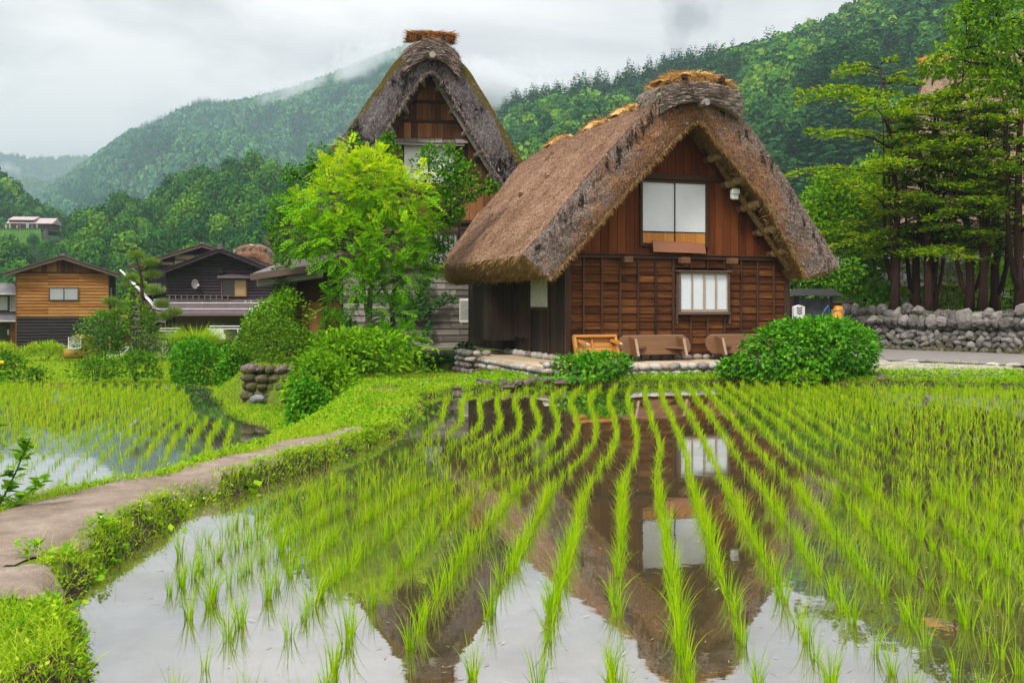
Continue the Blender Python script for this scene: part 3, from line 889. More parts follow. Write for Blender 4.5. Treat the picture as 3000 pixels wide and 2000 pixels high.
P = dens(scatter(5000, -7, 0, 4, 9, inframe_bank), .55, 3.5); nb.add(*tufts(P, .26, .0045, .35, .6, 4))
P = dens(scatter(70000, -6, 0, 9, 15, inframe_bank), .33, 1.6); nb.add(*tufts(P, .10, .010, .6, .7))
P = dens(scatter(110000, -9, 2, 13, 30, inframe_bank), .30, 1.1); nb.add(*tufts(P, .10, .015, .6, .6))
P = scatter(45000, -1, 15, 20.5, 26.5, inframe_bank); nb.add(*tufts(P, .12, .016, .6, .6))
P = scatter(40000, -2, 15, 20, 25, lambda x, y: inframe_bank(x, y) & (sd_poly(x, y, PADDY) < .9)); nb.add(*tufts(P, .12, .016, .5, .5))
P = scatter(16000, 8, 15, 22, 30, lambda x, y: inframe_bank(x, y) & (fbm(x * 1.3, y * 1.3, 12, 3) > .52)); nb.add(*tufts(P, .10, .016, .6, .6))
P = scatter(38000, -4, -1, 4, 14.5, lambda x, y: inframe_bank(x, y) & (sd_poly(x, y, PADDY) < .42)); nb.add(*tufts(P, .07, .0065, .7, .8))
P = scatter(9000, -4, -1, 4, 14.5, lambda x, y: inframe_bank(x, y) & (sd_poly(x, y, PADDY) < .4)); nb.add(*rosette(P, 3, .036, .022))
tag(nb.build('grass', M['grass']), 'bright green grass covering the paddy banks and verges', 'grass', kind='stuff')
# broad-leaved weeds and clover low on the banks
nb = NB()
P = scatter(7000, -6, 0, 4, 9.5, lambda x, y: inframe_bank(x, y) & (fbm(x * 1.6, y * 1.6, 55, 3) > .46)); nb.add(*rosette(P, 5, .036, .024))
P = scatter(240, -5, -1, 5, 10, lambda x, y: inframe_bank(x, y) & (path_d(x, y) < .5) & (path_d(x, y) > .10)); nb.add(*rosette(P, 8, .062, .042))
P = scatter(6000, -6, 2, 9.5, 24, lambda x, y: inframe_bank(x, y) & (fbm(x * 1.2, y * 1.2, 56, 3) > .50)); nb.add(*rosette(P, 6, .055, .042))
P = scatter(4000, -1, 15, 21, 26, inframe_bank); nb.add(*rosette(P, 6, .07, .05))
tag(nb.build('ground_leaves', M['clover']), 'low clover and broad leaved weeds spreading among the grass of the banks', 'weeds', kind='stuff')
nb = NB()
P = scatter(6000, -5, 0, 4, 15, lambda x, y: inframe_bank(x, y) & (fbm(x * 2.2, y * 2.2, 66, 3) > .55)); nb.add(*tufts(P, .11, .007, 1.6, .8))
P = scatter(2200, -3, 0, 13, 22, lambda x, y: inframe_bank(x, y) & (fbm(x * 1.2, y * 1.2, 67, 3) > .58)); nb.add(*tufts(P, .10, .014, 1.6, .8))
P = scatter(3000, 10, 18, 30, 38, lambda x, y: (np.abs(sd_poly(x, y, PLAT) - .25) < .25 + .2 * RN.uniform(0, 1, len(x)))); P[:, 2] = .26; nb.add(*tufts(P, .09, .02, 1.8, .8))
P = scatter(3800, -3.3, -.6, 25.6, 31, lambda x, y: sd_poly(x, y, DITCH) < 0); nb.add(*tufts(P, .16, .018, 1.8, .6))
tag(nb.build('dry_litter', M['dry']), 'rusty dead grass and fallen needles lying on the banks and along the wall foot', 'dead leaves', kind='stuff')
# upper field on the left
nb = NB()
P = scatter(60000, -28, -7.5, 30.3, 54, lambda x, y: (x / y > -.60) & (sd_poly(x, y, PADDY2) > .05)); nb.add(*tufts(P, .13, .035, .5, .5))
tag(nb.build('grass_field', M['grass']), 'bright green field of grass and young rice below the two farmhouses', 'field', kind='stuff')
# ------------------------------------------------------------------ wooded hills
def crown_template(nf, r, lobes=8, size=.34, squash=.85):
    """unit broad-leaved crown: leaf-clump faces spread over several lobes; base at z=0, about 2 high, radius 1"""
    lc = []
    for i in range(lobes):
        a = 6.28 * i / lobes * 2.4 + r.uniform(0, 1); h = i / max(1, lobes - 1)
        rr = (1 - .75 * h) * r.uniform(.35, .68)
        lc.append((rr * math.cos(a), rr * math.sin(a), .55 + 1.05 * h * squash, r.uniform(.36, .58)))
    lc = np.array(lc)
    k = r.integers(0, lobes, nf)
    d = rdir(nf, r); d[:, 2] = d[:, 2] * .8 + .22; d = nrm(d)
    C_ = lc[k, :3] + d * lc[k, 3:4] * r.uniform(.72, 1.12, (nf, 1))
    N = nrm(d + r.normal(0, .26, (nf, 3)))
    A = nrm(np.cross(N, rdir(nf, r))); B = np.cross(N, A)
    s = size * r.uniform(.5, 1.15, (nf, 1))
    V = np.stack([C_ - A * s * .62, C_ - B * s * .42 + N * s * .12, C_ + A * s * .62, C_ + B * s * .42 + N * s * .12], 1).reshape(-1, 3)
    i = np.arange(nf)[:, None] * 4
    return V, i + np.array([[0, 1, 2, 3]])
def conifer_template(layers, per, r, narrow=.36):
    P = []; A = []; L = []
    for l in range(layers):
        h = (l + .3) / layers
        rad_ = narrow * (1 - h) ** .85 * r.uniform(.8, 1.15) + .02
        n = max(3, int(per * (1 - h * .6)))
        a = r.uniform(0, 6.28) + np.arange(n) * 6.28 / n + r.normal(0, .25, n)
        P.append(np.stack([np.zeros(n), np.zeros(n), np.full(n, .12 + h * .88 + .04)], 1) + np.stack([np.cos(a), np.sin(a), a * 0], 1) * rad_ * .18)
        A.append(np.stack([np.cos(a), np.sin(a), np.full(n, -.38) + r.normal(0, .2, n) + .5 * h], 1)); L.append(rad_ * r.uniform(.75, 1.25, n))
    P = np.concatenate(P); A = nrm(np.concatenate(A)); L = np.concatenate(L)
    n = len(P); N = nrm(np.array([0, 0, 1.]) + r.normal(0, .3, (n, 3))); S = nrm(np.cross(A, N))
    w_ = (L * .30)[:, None]
    mid = P + A * (L * .62)[:, None]
    V = np.stack([P, mid + S * w_ - np.array([0, 0, .012]), P + A * L[:, None], mid - S * w_ - np.array([0, 0, .012])], 1).reshape(-1, 3)
    i = np.arange(n)[:, None] * 4
    return V, i + np.array([[0, 1, 2, 3]])
m = Mt('hillside', .95, .05)
hn = m.noise(m.obj(), .05, 6, .7)
m.col(m.ramp(hn, [(.3, (.008, .024, .010)), (.7, (.018, .046, .014))])); M['hill'] = m.m

class Hill:
    def __init__(s, name, ridge, Yr, Yb, zb, seed, rough=.10, shape=.95, nx=170, ny=46):
        """ridge: silhouette as seen (x, y, distance) -> a real slope from its foot at distance Yb up to the crest and down behind it"""
        s.rx = np.array([p[0] for p in ridge]) * K; s.ry = np.array([p[1] for p in ridge]) * K
        s.Yr = np.array([p[2] if len(p) > 2 else Yr for p in ridge], float)
        s.Yb, s.zb, s.seed, s.rough, s.shape = Yb, zb, seed, rough, shape
        u = np.linspace(s.rx[0], s.rx[-1], nx); v = np.linspace(0, 1.3, ny)
        U, V_ = np.meshgrid(u, v)
        P = s.pos(U, V_)
        i, j = np.meshgrid(np.arange(nx - 1), np.arange(ny - 1)); b = (j * nx + i).ravel()
        o = np_mesh(name, P.reshape(-1, 3), [np.stack([b, b + 1, b + nx + 1, b + nx], 1)], M['hill'], smooth=True)
        tag(o, kind='structure')
    def pos(s, U, V_):
        yr = np.interp(U, s.rx, s.Yr); py = np.interp(U, s.rx, s.ry)
        zr = CH - (py - HY) * yr / F
        Y = s.Yb + (yr - s.Yb) * V_
        a = np.where(V_ <= 1, np.abs(V_) ** s.shape, 1 - (V_ - 1) * 1.6)
        Z = s.zb + (zr - s.zb) * a
        bump = (fbm(U / 260 + V_ * 1.1, V_ * 2.4 + U / 900, s.seed, 4) - .5) * 2
        Z = Z + bump * s.rough * (zr - s.zb) * np.clip(4 * V_ * (1 - V_), 0, 1)
        X = (U - CX) / F * (s.Yb * .35 + yr * .65 + (Y - (s.Yb * .35 + yr * .65)) * 1.0)
        return np.stack([X, Y, Z], -1)
    def sample(s, n, r, vmin=.0, vmax=1.03, umin=None, umax=None):
        U = r.uniform(s.rx[0] if umin is None else umin, s.rx[-1] if umax is None else umax, n)
        V_ = np.sqrt(r.uniform(vmin ** 2, vmax ** 2, n))
        return U, V_, s.pos(U, V_)
def plant(nb, pts, hgt, temps, r, tint, wid=1.0, mi=0):
    """place one template per point"""
    ch = r.integers(0, len(temps), len(pts)); rot = r.uniform(0, 6.28, len(pts))
    for k, (V, Q) in enumerate(temps):
        idx = np.where(ch == k)[0]
        if not len(idx): continue
        c, s_ = np.cos(rot[idx])[:, None], np.sin(rot[idx])[:, None]
        h = hgt[idx][:, None]; wv = (wid if isinstance(wid, float) else wid[idx][:, None])
        X = (V[None, :, 0] * c - V[None, :, 1] * s_) * h * wv; Y = (V[None, :, 0] * s_ + V[None, :, 1] * c) * h * wv; Z = V[None, :, 2] * h
        W_ = np.stack([X, Y, Z], -1) + pts[idx][:, None, :]
        QQ = (np.arange(len(idx))[:, None, None] * len(V) + Q[None]).reshape(-1, Q.shape[1])
        nb.add(W_.reshape(-1, 3), None, QQ, mi, np.repeat(tint[idx], len(V)))
r = np.random.default_rng(41)
T_far = [crown_template(20, r, 4, .85) for _ in range(4)]
T_mid = [crown_template(30, r, 6, .66) for _ in range(7)]
T_near = [crown_template(200, r, 12, .38) for _ in range(7)]
T_fine = [crown_template(620, r, 15, .22) for _ in range(5)]
T_con = [conifer_template(9, 8, r) for _ in range(4)]
T_con2 = [conifer_template(13, 11, r, .26) for _ in range(4)]

hill_far = Hill('far_hill', [(-160, 345), (0, 364), (60, 372), (130, 374), (200, 370), (280, 385), (380, 420)], 3050, 2200, 0, 3)
hill_mid = Hill('middle_hill', [(-160, 430), (0, 446), (40, 424), (100, 430), (150, 446), (220, 470), (320, 500)], 2150, 1750, 0, 4)
hill_main = Hill('main_hill', [(-80, 545), (40, 490), (100, 452), (200, 384), (300, 312), (380, 279), (455, 243), (520, 246), (560, 241), (650, 220), (740, 192), (830, 156), (880, 137), (950, 112), (1000, 130),
                               (1060, 168), (1100, 190), (1170, 215), (1300, 250), (1500, 290), (1700, 330)], 1650, 640, 0, 5, rough=.17)
hill_left = Hill('near_hill', [(-200, 440), (0, 462), (24, 470), (45, 490), (80, 520), (140, 560)], 420, 330, 0, 6)
hill_belt = Hill('wooded_rise', [(-160, 560), (0, 545), (80, 540), (160, 545), (230, 540), (330, 525), (400, 492), (480, 462), (560, 446), (620, 450), (720, 455), (900, 480), (1100, 520), (1300, 540)], 330, 150, -1, 7, rough=.05)
hill_right = Hill('right_hill', [(1000, 372, 640), (1120, 330, 640), (1180, 282, 620), (1260, 262, 610), (1350, 238, 600), (1480, 210, 590), (1590, 190, 580), (1700, 158, 560), (1800, 126, 545), (1870, 102, 535), (1960, 66, 520), (2000, 34, 510),
                                 (2100, -10, 500), (2250, -70, 490), (2400, -130, 480), (2600, -210, 470), (2800, -260, 470)], 500, 170, 0, 8, rough=.10, shape=1.0)

def tints(P, r, sc_, base=.5, amp=.35):
    return np.clip(base + (fbm(P[:, 0] * sc_, P[:, 1] * sc_, 9, 3) - .5) * 1.0 + r.normal(0, amp * .55, len(P)), 0, 1)
nb = NB()
U, V_, P = hill_far.sample(2600, r, .2); h = r.uniform(8, 13, len(P)); plant(nb, P, h, T_far, r, tints(P, r, .004), 0.8)
tag(nb.build('far_forest', M['forest']), 'blue green forest covering the farthest hill at the left edge', 'forest', kind='stuff')
nb = NB()
U, V_, P = hill_mid.sample(1500, r, .1); h = r.uniform(8, 12, len(P)); plant(nb, P, h, T_far, r, tints(P, r, .006), 0.9)
tag(nb.build('middle_forest', M['forest']), 'forest on the low spur between the farthest hill and the main hill', 'forest', kind='stuff')
nb = NB()
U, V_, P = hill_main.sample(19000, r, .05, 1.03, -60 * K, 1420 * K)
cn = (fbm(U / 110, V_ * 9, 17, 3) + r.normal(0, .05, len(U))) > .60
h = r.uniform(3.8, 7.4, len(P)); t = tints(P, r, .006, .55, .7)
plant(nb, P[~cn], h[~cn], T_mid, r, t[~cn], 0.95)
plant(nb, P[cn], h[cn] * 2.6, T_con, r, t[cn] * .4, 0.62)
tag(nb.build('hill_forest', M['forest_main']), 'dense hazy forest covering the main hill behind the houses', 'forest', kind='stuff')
nb = NB()
U, V_, P = hill_left.sample(140, r, .1); h = r.uniform(5, 8, len(P)); plant(nb, P, h, T_near, r, tints(P, r, .02, .35), 0.9)
tag(nb.build('near_forest', M['forest']), 'dark trees on the slope at the left edge above the long roofed building', 'forest', kind='stuff')
# right-hand hill: broad-leaved wood mixed with cedars
nb = NB()
U, V_, P = hill_right.sample(2700, r, .06, 1.0, 1050 * K, 2620 * K)
fld = fbm(U / 190, V_ * 6, 23, 3)
cn = ((fld > .53) & (U > 1560 * K) & (V_ < .75)) | (r.uniform(0, 1, len(U)) < .05) | ((U < 1650 * K) & (V_ > .82))
h = r.uniform(4.6, 8.4, len(P)); t = tints(P, r, .012, .5, .75)
lo = V_ < .55
plant(nb, P[~cn & ~lo], h[~cn & ~lo], T_near, r, t[~cn & ~lo], 0.95)
plant(nb, P[~cn & lo], h[~cn & lo], T_fine, r, t[~cn & lo], 0.95)
plant(nb, P[cn], h[cn] * 2.7, T_con2, r, t[cn] * .28, 0.95)
tag(nb.build('hill_forest', M['forest']), 'dense wood of broad leaved trees and dark cedars covering the right hill', 'forest', kind='stuff')

# conifers that stand out one by one along the crest of the right hill
cvar = []
for k in range(4):
    nb = NB(); V, Q = conifer_template(12, 10, r, .24 + .03 * k); nb.add(V, None, Q)
    o = nb.build('conifer', M['conifer_obj']); cvar.append(o.data); bpy.data.objects.remove(o)
for px in list(np.arange(1165, 1600, 26)) + list(np.arange(1600, 2060, 31)):
    px = (px + rnd.uniform(-9, 9)) * K
    p = hill_right.pos(np.array([px]), np.array([rnd.uniform(.965, 1.0)]))[0]
    o = link('conifer', cvar[rnd.randrange(4)])
    hh = rnd.uniform(13, 21); o.location = (p[0], p[1], p[2] - 1); o.scale = (hh * .9, hh * .9, hh); o.rotation_euler = (0, 0, rnd.uniform(0, 6))
    tag(o, 'dark conifer standing up from the crest of the right hill against the cloud', 'conifer', 'conifers along the crest of the right hill')
# broad-leaved trees one can tell apart in the wood behind the farmhouses
bvar = []
for k in range(7):
    nb = NB(); V, Q = crown_template(1400, r, 18, .155, .85); nb.add(V, None, Q)
    o = nb.build('crown', M['forest_obj']); me = o.data; bpy.data.objects.remove(o); bvar.append(me)
mb = MB(); mb.tube([(0, 0, -1.4), (.02, 0, .3), (0, .03, 1.1)], [.085, .06, .02], 6)
to = mb.build('trunk', M['trunk_dark']); tme = to.data; bpy.data.objects.remove(to)
def wood_tree(p, s, label, group, sq=1.0):
    t = thing('broadleaf_tree', label, 'tree', p, rnd.uniform(0, 6.28), group)
    t.scale = (s, s, s * sq)
    c = link('crown', bvar[rnd.randrange(len(bvar))], t); link('trunk', tme, t)
    return t
for i in range(268):
    u = rnd.uniform(-60, 740) * K; v = rnd.uniform(.02, 1.0) ** .75
    if v > .70 and u / K < 235: v *= .72
    p = hill_belt.pos(np.array([u]), np.array([v]))[0]
    if u < 168 * K and p[1] < 304 and HY - (p[2] + 11 - CH) * F / p[1] < (532 if u > 120 * K else 548) * K: continue
    wood_tree(p, rnd.uniform(4.0, 6.6) * (.62 + .42 * v), 'rounded green tree in the wood on the rise behind the two farmhouses', 'trees in the wood behind the farmhouses', rnd.uniform(.95, 1.25))

# lower fringe of the same wood, below the far terrace
for i in range(30):
    u = rnd.uniform(-60, 170) * K; v = rnd.uniform(.35, .85)
    p = hill_belt.pos(np.array([u]), np.array([v]))[0]
    top = CH - (rnd.uniform(536, 575) * K - HY) * p[1] / F
    s_ = (top - p[2]) / 1.85
    if s_ < 1.5: continue
    wood_tree(p, min(s_, 6.5), 'rounded green tree in the wood on the rise behind the two farmhouses', 'trees in the wood behind the farmhouses')
# ------------------------------------------------------------------ moist air between here and the hills
mb = MB(); mb.box(-2400, 1700, -60, 3300, -12, 500)
hm = bpy.data.materials.new('haze'); hm.use_nodes = True
ht = hm.node_tree
for n in list(ht.nodes):
    if n.type == 'BSDF_PRINCIPLED': ht.nodes.remove(n)
pv = ht.nodes.new('ShaderNodeVolumePrincipled')
pv.inputs['Color'].default_value = (.52, .67, .81, 1)
pv.inputs['Density'].default_value = .00028
pv.inputs['Anisotropy'].default_value = .15
ht.links.new(pv.outputs[0], ht.nodes['Material Output'].inputs['Volume'])
hz = mb.build('haze', hm)
tag(hz, 'thin bluish haze filling the valley', 'haze', kind='stuff')
# ------------------------------------------------------------------ thatched roofs
def resample(pts, n):
    p = np.array(pts, float)
    d = np.concatenate([[0], np.cumsum(np.hypot(*np.diff(p, axis=0).T))]); t = np.linspace(0, d[-1], n)
    return np.stack([np.interp(t, d, p[:, 0]), np.interp(t, d, p[:, 1])], 1)
def smooth_poly(p, it=2):
    p = p.copy()
    for _ in range(it):
        q = p.copy(); q[1:-1] = .25 * p[:-2] + .5 * p[1:-1] + .25 * p[2:]; p = q
    return p
def fuzz(nb, P, D, L, W, mi, r):
    n = len(P); D = nrm(D); S = nrm(np.cross(D, rdir(n, r))) * (np.broadcast_to(W, (n,))[:, None] * .5)
    V = np.stack([P - S, P + S, P + D * np.broadcast_to(L, (n,))[:, None]], 1).reshape(-1, 3)
    nb.add(V, np.arange(n)[:, None] * 3 + np.array([[0, 1, 2]]), None, mi)
def thatch_roof(parent, oL, oR, iL, iR, cx, tf, tb_eave, tb_ridge, mats, seed, lump=.05, nfz=(9000, 9000, 4000), lean=0.0):
    """body of a gassho thatched roof. oL/oR outer and iL/iR inner half profiles (distance from ridge, height), ridge first.
       mats: slope, cut edge, underside, straws of slope, straws of edge, straws of underside"""
    r = np.random.default_rng(seed); n = 30; nt = 40
    def prof(pl, pr):
        a = resample(pl, n) * [-1, 1]; b = resample(pr, n)
        return smooth_poly(np.concatenate([a[::-1], b[1:]]), 3)
    O = prof(oL, oR); I = prof(iL, iR); m = len(O)
    frac = np.abs(np.linspace(-1, 1, m))                 # 0 at ridge, 1 at eaves
    J = np.linspace(0, 1, nt)[:, None]
    def tgrid(off0=0.0):
        t0 = tf + off0 + lean * frac; t1 = tb_ridge + (tb_eave - tb_ridge) * frac
        return t0 + (t1 - t0) * J
    nO = np.gradient(O, axis=0); nO = np.stack([-nO[:, 1], nO[:, 0]], 1); nO /= np.linalg.norm(nO, axis=1, keepdims=True) + 1e-9
    T = tgrid(.10)
    arc = np.cumsum(np.concatenate([[0], np.hypot(*np.diff(O, axis=0).T)]))
    dd = (fbm(T * 1.1, arc[None, :] * .9 + T * 0, seed, 4) - .5) * lump * 2.4
    X = cx + O[:, 0] + nO[:, 0] * dd; Z = O[:, 1] + nO[:, 1] * dd
    G = np.stack([X + 0 * T, T, Z], -1)
    nb = NB()
    i, j = np.meshgrid(np.arange(m - 1), np.arange(nt - 1)); b = (j * m + i).ravel()
    Q = np.stack([b, b + 1, b + m + 1, b + m], 1)
    nb.add(G.reshape(-1, 3), None, Q, 0)
    T2 = tgrid(.0)
    GI = np.stack([cx + I[:, 0] + 0 * T2, T2, I[:, 1] + 0 * T2], -1)
    nb.add(GI.reshape(-1, 3), None, Q[:, ::-1], 2)
    # front and back cut faces, bulging
    ns = 9
    def face(g, gi, sgn, bul):
        rows = []
        for k in range(ns):
            s = k / (ns - 1)
            p = g * (1 - s) + gi * s
            bl = bul * np.sin(np.pi * (.12 + .88 * s)) ** .6
            nz = (fbm(arc * 2.2, np.full(m, s * 3.), seed + 5, 4) - .5) * .20
            p = p.copy(); p[:, 1] += sgn * (bl + nz * np.sin(np.pi * s))
            rows.append(p)
        V = np.concatenate(rows); ii, jj = np.meshgrid(np.arange(m - 1), np.arange(ns - 1)); bb = (jj * m + ii).ravel()
        return V, np.stack([bb, bb + m, bb + m + 1, bb + 1], 1)
    Vf, Qf = face(G[0], GI[0], -1, .10); nb.add(Vf, None, Qf, 1, np.repeat(np.linspace(0, 1, ns), m))
    Vb, Qb = face(G[-1], GI[-1], 1, .10); nb.add(Vb, None, Qb[:, ::-1], 1)
    # eave cuts
    for e, sg in ((0, -1), (m - 1, 1)):
        rows = []
        for k in range(ns):
            s = k / (ns - 1); p = G[:, e] * (1 - s) + GI[:, e] * s
            p = p.copy(); p[:, 2] -= .12 * math.sin(math.pi * s) + 0; p[:, 0] += sg * .05 * math.sin(math.pi * s)
            rows.append(np.concatenate([Vf.reshape(ns, m, 3)[k, e][None], p, Vb.reshape(ns, m, 3)[k, e][None]]))
        V = np.concatenate(rows); n2 = nt + 2; ii, jj = np.meshgrid(np.arange(n2 - 1), np.arange(ns - 1)); bb = (jj * n2 + ii).ravel()
        q = np.stack([bb, bb + 1, bb + n2 + 1, bb + n2], 1)
        nb.add(V, None, q if sg < 0 else q[:, ::-1], 2)
        # straws hanging from the eave
        k = 1500; a = r.integers(0, nt - 1, k); f = r.uniform(0, 1, (k, 1)); s = r.uniform(0, 1, (k, 1)) ** 1.5
        P = (G[a, e] * (1 - f) + G[a + 1, e] * f) * (1 - s) + (GI[a, e] * (1 - f) + GI[a + 1, e] * f) * s - np.array([0, 0, .10]) * np.sin(np.pi * s)
        fuzz(nb, P, np.stack([sg * r.uniform(.1, 1., k), r.normal(0, .25, k), -r.uniform(.3, 1, k)], 1), r.uniform(.08, .22, k), .016, 5, r)
    # loose straw on the slope, the cut face and its edges
    k = nfz[0]; a = r.integers(0, nt - 1, k); c_ = r.integers(0, m - 1, k); f = r.uniform(0, 1, (k, 1)); g = r.uniform(0, 1, (k, 1))
    P = (G[a, c_] * (1 - f) + G[a + 1, c_] * f) * (1 - g) + (G[a, c_ + 1] * (1 - f) + G[a + 1, c_ + 1] * f) * g
    down = np.stack([np.sign(O[c_, 0]) * np.abs(nO[c_, 1]), np.zeros(k), -np.abs(nO[c_, 0])], 1); out = np.stack([nO[c_, 0], np.zeros(k), nO[c_, 1]], 1)
    fuzz(nb, P - out * .02, down + out * r.uniform(.02, .38, (k, 1)) + r.normal(0, .16, (k, 3)), r.uniform(.08, .24, k), r.uniform(.010, .022, k), 3, r)
    k = nfz[1]; c_ = r.integers(0, m - 1, k); q_ = r.integers(0, ns - 1, k); f = r.uniform(0, 1, (k, 1)); g = r.uniform(0, 1, (k, 1)); VV = Vf.reshape(ns, m, 3)
    P = (VV[q_, c_] * (1 - f) + VV[q_, c_ + 1] * f) * (1 - g) + (VV[q_ + 1, c_] * (1 - f) + VV[q_ + 1, c_ + 1] * f) * g
    dn = np.stack([np.sign(O[c_, 0]) * np.abs(nO[c_, 1]), np.zeros(k), -np.abs(nO[c_, 0])], 1)
    fuzz(nb, P + np.array([0, .03, 0]), dn * .9 + np.array([0, -.55, 0]) + r.normal(0, .35, (k, 3)), r.uniform(.05, .16, k), r.uniform(.010, .024, k), 4, r)
    k = nfz[2]; c_ = r.integers(0, m - 1, k); f = r.uniform(0, 1, (k, 1))
    P = GI[0, c_] * (1 - f) + GI[0, c_ + 1] * f + np.array([0, -.04, 0])
    fuzz(nb, P, np.stack([r.normal(0, .5, k), -r.uniform(.0, .6, k), -r.uniform(.2, 1, k)], 1), r.uniform(.06, .20, k), .016, 5, r)
    o = nb.build('roof', mats, parent)
    return o, O, I
def straw_mat(parent, name, c, half, depth, thick, mat_core, mat_straw, seed, droop=.35, n=1500, axis=0, label=None):
    """loose bundle of straw laid over the ridge (straws run along x), with ragged drooping ends"""
    r = np.random.default_rng(seed); nb = NB()
    nx = 15; prof = []
    for i in range(nx):
        x = -half + 2 * half * i / (nx - 1); u = abs(x) / half
        zc = -droop * u ** 2.4 + (vnoise(i * .7, seed, seed) - .5) * .08; th = thick * (1 - .45 * u ** 3); dy = depth * (1 - .18 * u ** 2)
        ring = []
        for k in range(10):
            a = 6.283 * k / 10
            ring.append((c[0] + x, c[1] + dy * .5 * math.cos(a) * (1 + .18 * r.normal()), c[2] + zc + th * .5 * math.sin(a) * (1 + .2 * r.normal())))
        prof.append(ring)
    V = np.array(prof).reshape(-1, 3); Q = []
    for i in range(nx - 1):
        for k in range(10):
            Q.append((i * 10 + k, (i + 1) * 10 + k, (i + 1) * 10 + (k + 1) % 10, i * 10 + (k + 1) % 10))
    nb.add(V, None, np.array(Q), 0)
    x = r.uniform(-1, 1, n); a = r.uniform(-.6, 6.9, n)
    u = np.abs(x)
    P = np.stack([c[0] + x * half * .95, c[1] + depth * .52 * np.cos(a), c[2] - droop * u ** 2.4 + thick * .52 * np.sin(a) * (1 - .45 * u ** 3)], 1)
    sg = np.sign(x + r.normal(0, .35, n))
    D = np.stack([sg * (1.2 - .3 * u), r.normal(0, .22, n) - .18, r.normal(.05, .20, n) - droop * 1.5 * u ** 1.5 * (sg * x > 0)], 1)
    fuzz(nb, P, D, r.uniform(.18, .5, n) * (1 - .45 * u), r.uniform(.012, .026, n), 1, r)
    # wisps hanging over the front
    k = n // 7; x = r.uniform(-.85, .85, k)
    P = np.stack([c[0] + x * half, np.full(k, c[1] - depth * .48), c[2] - droop * np.abs(x) ** 2.4 + r.uniform(-.3, .3, k) * thick], 1)
    fuzz(nb, P, np.stack([r.normal(0, .45, k), -r.uniform(.1, .4, k), -r.uniform(.3, 1, k)], 1), r.uniform(.12, .36, k), .02, 1, r)
    o = nb.build(name, [mat_core, mat_straw], parent)
    if label: o['label'] = label
    return o
def reed_cap(parent, name, cx, z_top, half, dropz, thick, t0, t1, mats, seed, label=None):
    """thick saddle of reeds bent over the front end of the ridge"""
    r = np.random.default_rng(seed); nb = NB(); n = 21; nt = 7; ns = 6
    x = np.linspace(-half, half, n); u = np.abs(x) / half
    zt = z_top - dropz * u ** 1.9; zb = z_top - thick - (dropz * 1.12 + .26) * u ** 2.0 + .10 * u
    J = np.linspace(0, 1, nt)
    G = np.zeros((nt, n, 3)); G[..., 0] = cx + x; G[..., 1] = (t0 + (t1 - t0) * J)[:, None]; G[..., 2] = zt + (fbm(x * 1.5 + J[:, None] * 3, J[:, None] * 4 + 0 * x, seed, 3) - .5) * .12
    i, j = np.meshgrid(np.arange(n - 1), np.arange(nt - 1)); b = (j * n + i).ravel()
    nb.add(G.reshape(-1, 3), None, np.stack([b, b + 1, b + n + 1, b + n], 1), 0)
    rows = []
    for k in range(ns):
        s = k / (ns - 1); p = np.stack([cx + x, np.full(n, t0) - .14 * math.sin(math.pi * (.1 + .8 * s)) - (fbm(x * .8, x * 0 + s * 9, seed + 2, 2) - .5) * .12, G[0, :, 2] * (1 - s) + zb * s], 1); rows.append(p)
    V = np.concatenate(rows); ii, jj = np.meshgrid(np.arange(n - 1), np.arange(ns - 1)); bb = (jj * n + ii).ravel()
    nb.add(V, None, np.stack([bb, bb + n, bb + n + 1, bb + 1], 1), 0)
    # sides and underside
    bot = G.copy(); bot[..., 2] = zb
    nb.add(bot.reshape(-1, 3), None, np.stack([b, b + n, b + n + 1, b + 1], 1), 0)
    for e in (0, n - 1):
        L_ = np.concatenate([G[:, e], bot[:, e]]); q = np.array([(k, k + 1, nt + k + 1, nt + k) for k in range(nt - 1)])
        nb.add(L_, None, q if e == 0 else q[:, ::-1], 0)
    # reed ends and loose reeds across the face
    k = 1300; xx = r.uniform(-1, 1, k); s = r.uniform(0, 1, k); uu = np.abs(xx)
    z1 = z_top - dropz * uu ** 1.9; z0 = z_top - thick - (dropz * 1.12 + .26) * uu ** 2 + .10 * uu
    P = np.stack([cx + xx * half * .97, t0 - .15 + r.uniform(-.05, .03, k), z0 + (z1 - z0) * s], 1)
    sg = np.sign(xx + r.normal(0, .4, k))
    fuzz(nb, P, np.stack([sg, r.normal(-.12, .12, k), -sg * np.sign(xx) * 1.9 * dropz / half * uu + r.normal(0, .10, k)], 1), r.uniform(.15, .4, k) * (1 - .6 * uu), r.uniform(.012, .026, k), 1, r)
    k = 500; e = np.sign(r.normal(size=k)); s = r.uniform(0, 1, k)
    P = np.stack([cx + e * half, r.uniform(t0 - .1, t1, k), (z_top - thick - dropz) * (1 - s) + (z_top - dropz) * s], 1)
    fuzz(nb, P, np.stack([e * 1., r.normal(0, .3, k), -r.uniform(.3, 1.2, k)], 1), r.uniform(.06, .2, k), .02, 1, r)
    o = nb.build(name, mats, parent)
    if label: o['label'] = label
    return o
def lashed_log(parent, name, p0, p1, rad_, mats, wraps=4, ends=True):
    """log end bound with rope: bands of rope proud of the wood"""
    mb = MB(); p0 = Vector(p0); p1 = Vector(p1)
    mb.tube([p0, p1], rad_, 9, 0)
    o = mb.build(name, mats[0], parent, smooth=False)
    rb = MB(); L = (p1 - p0)
    ks = wraps * 4; rb.tube([p0 + L * (.16 + .62 * k / ks) for k in range(ks + 1)], [rad_ + (.018 if k % 4 in (1, 2) else .004) for k in range(ks + 1)], 9, 0)
    rb.build('rope_binding', mats[1], o)
    return o
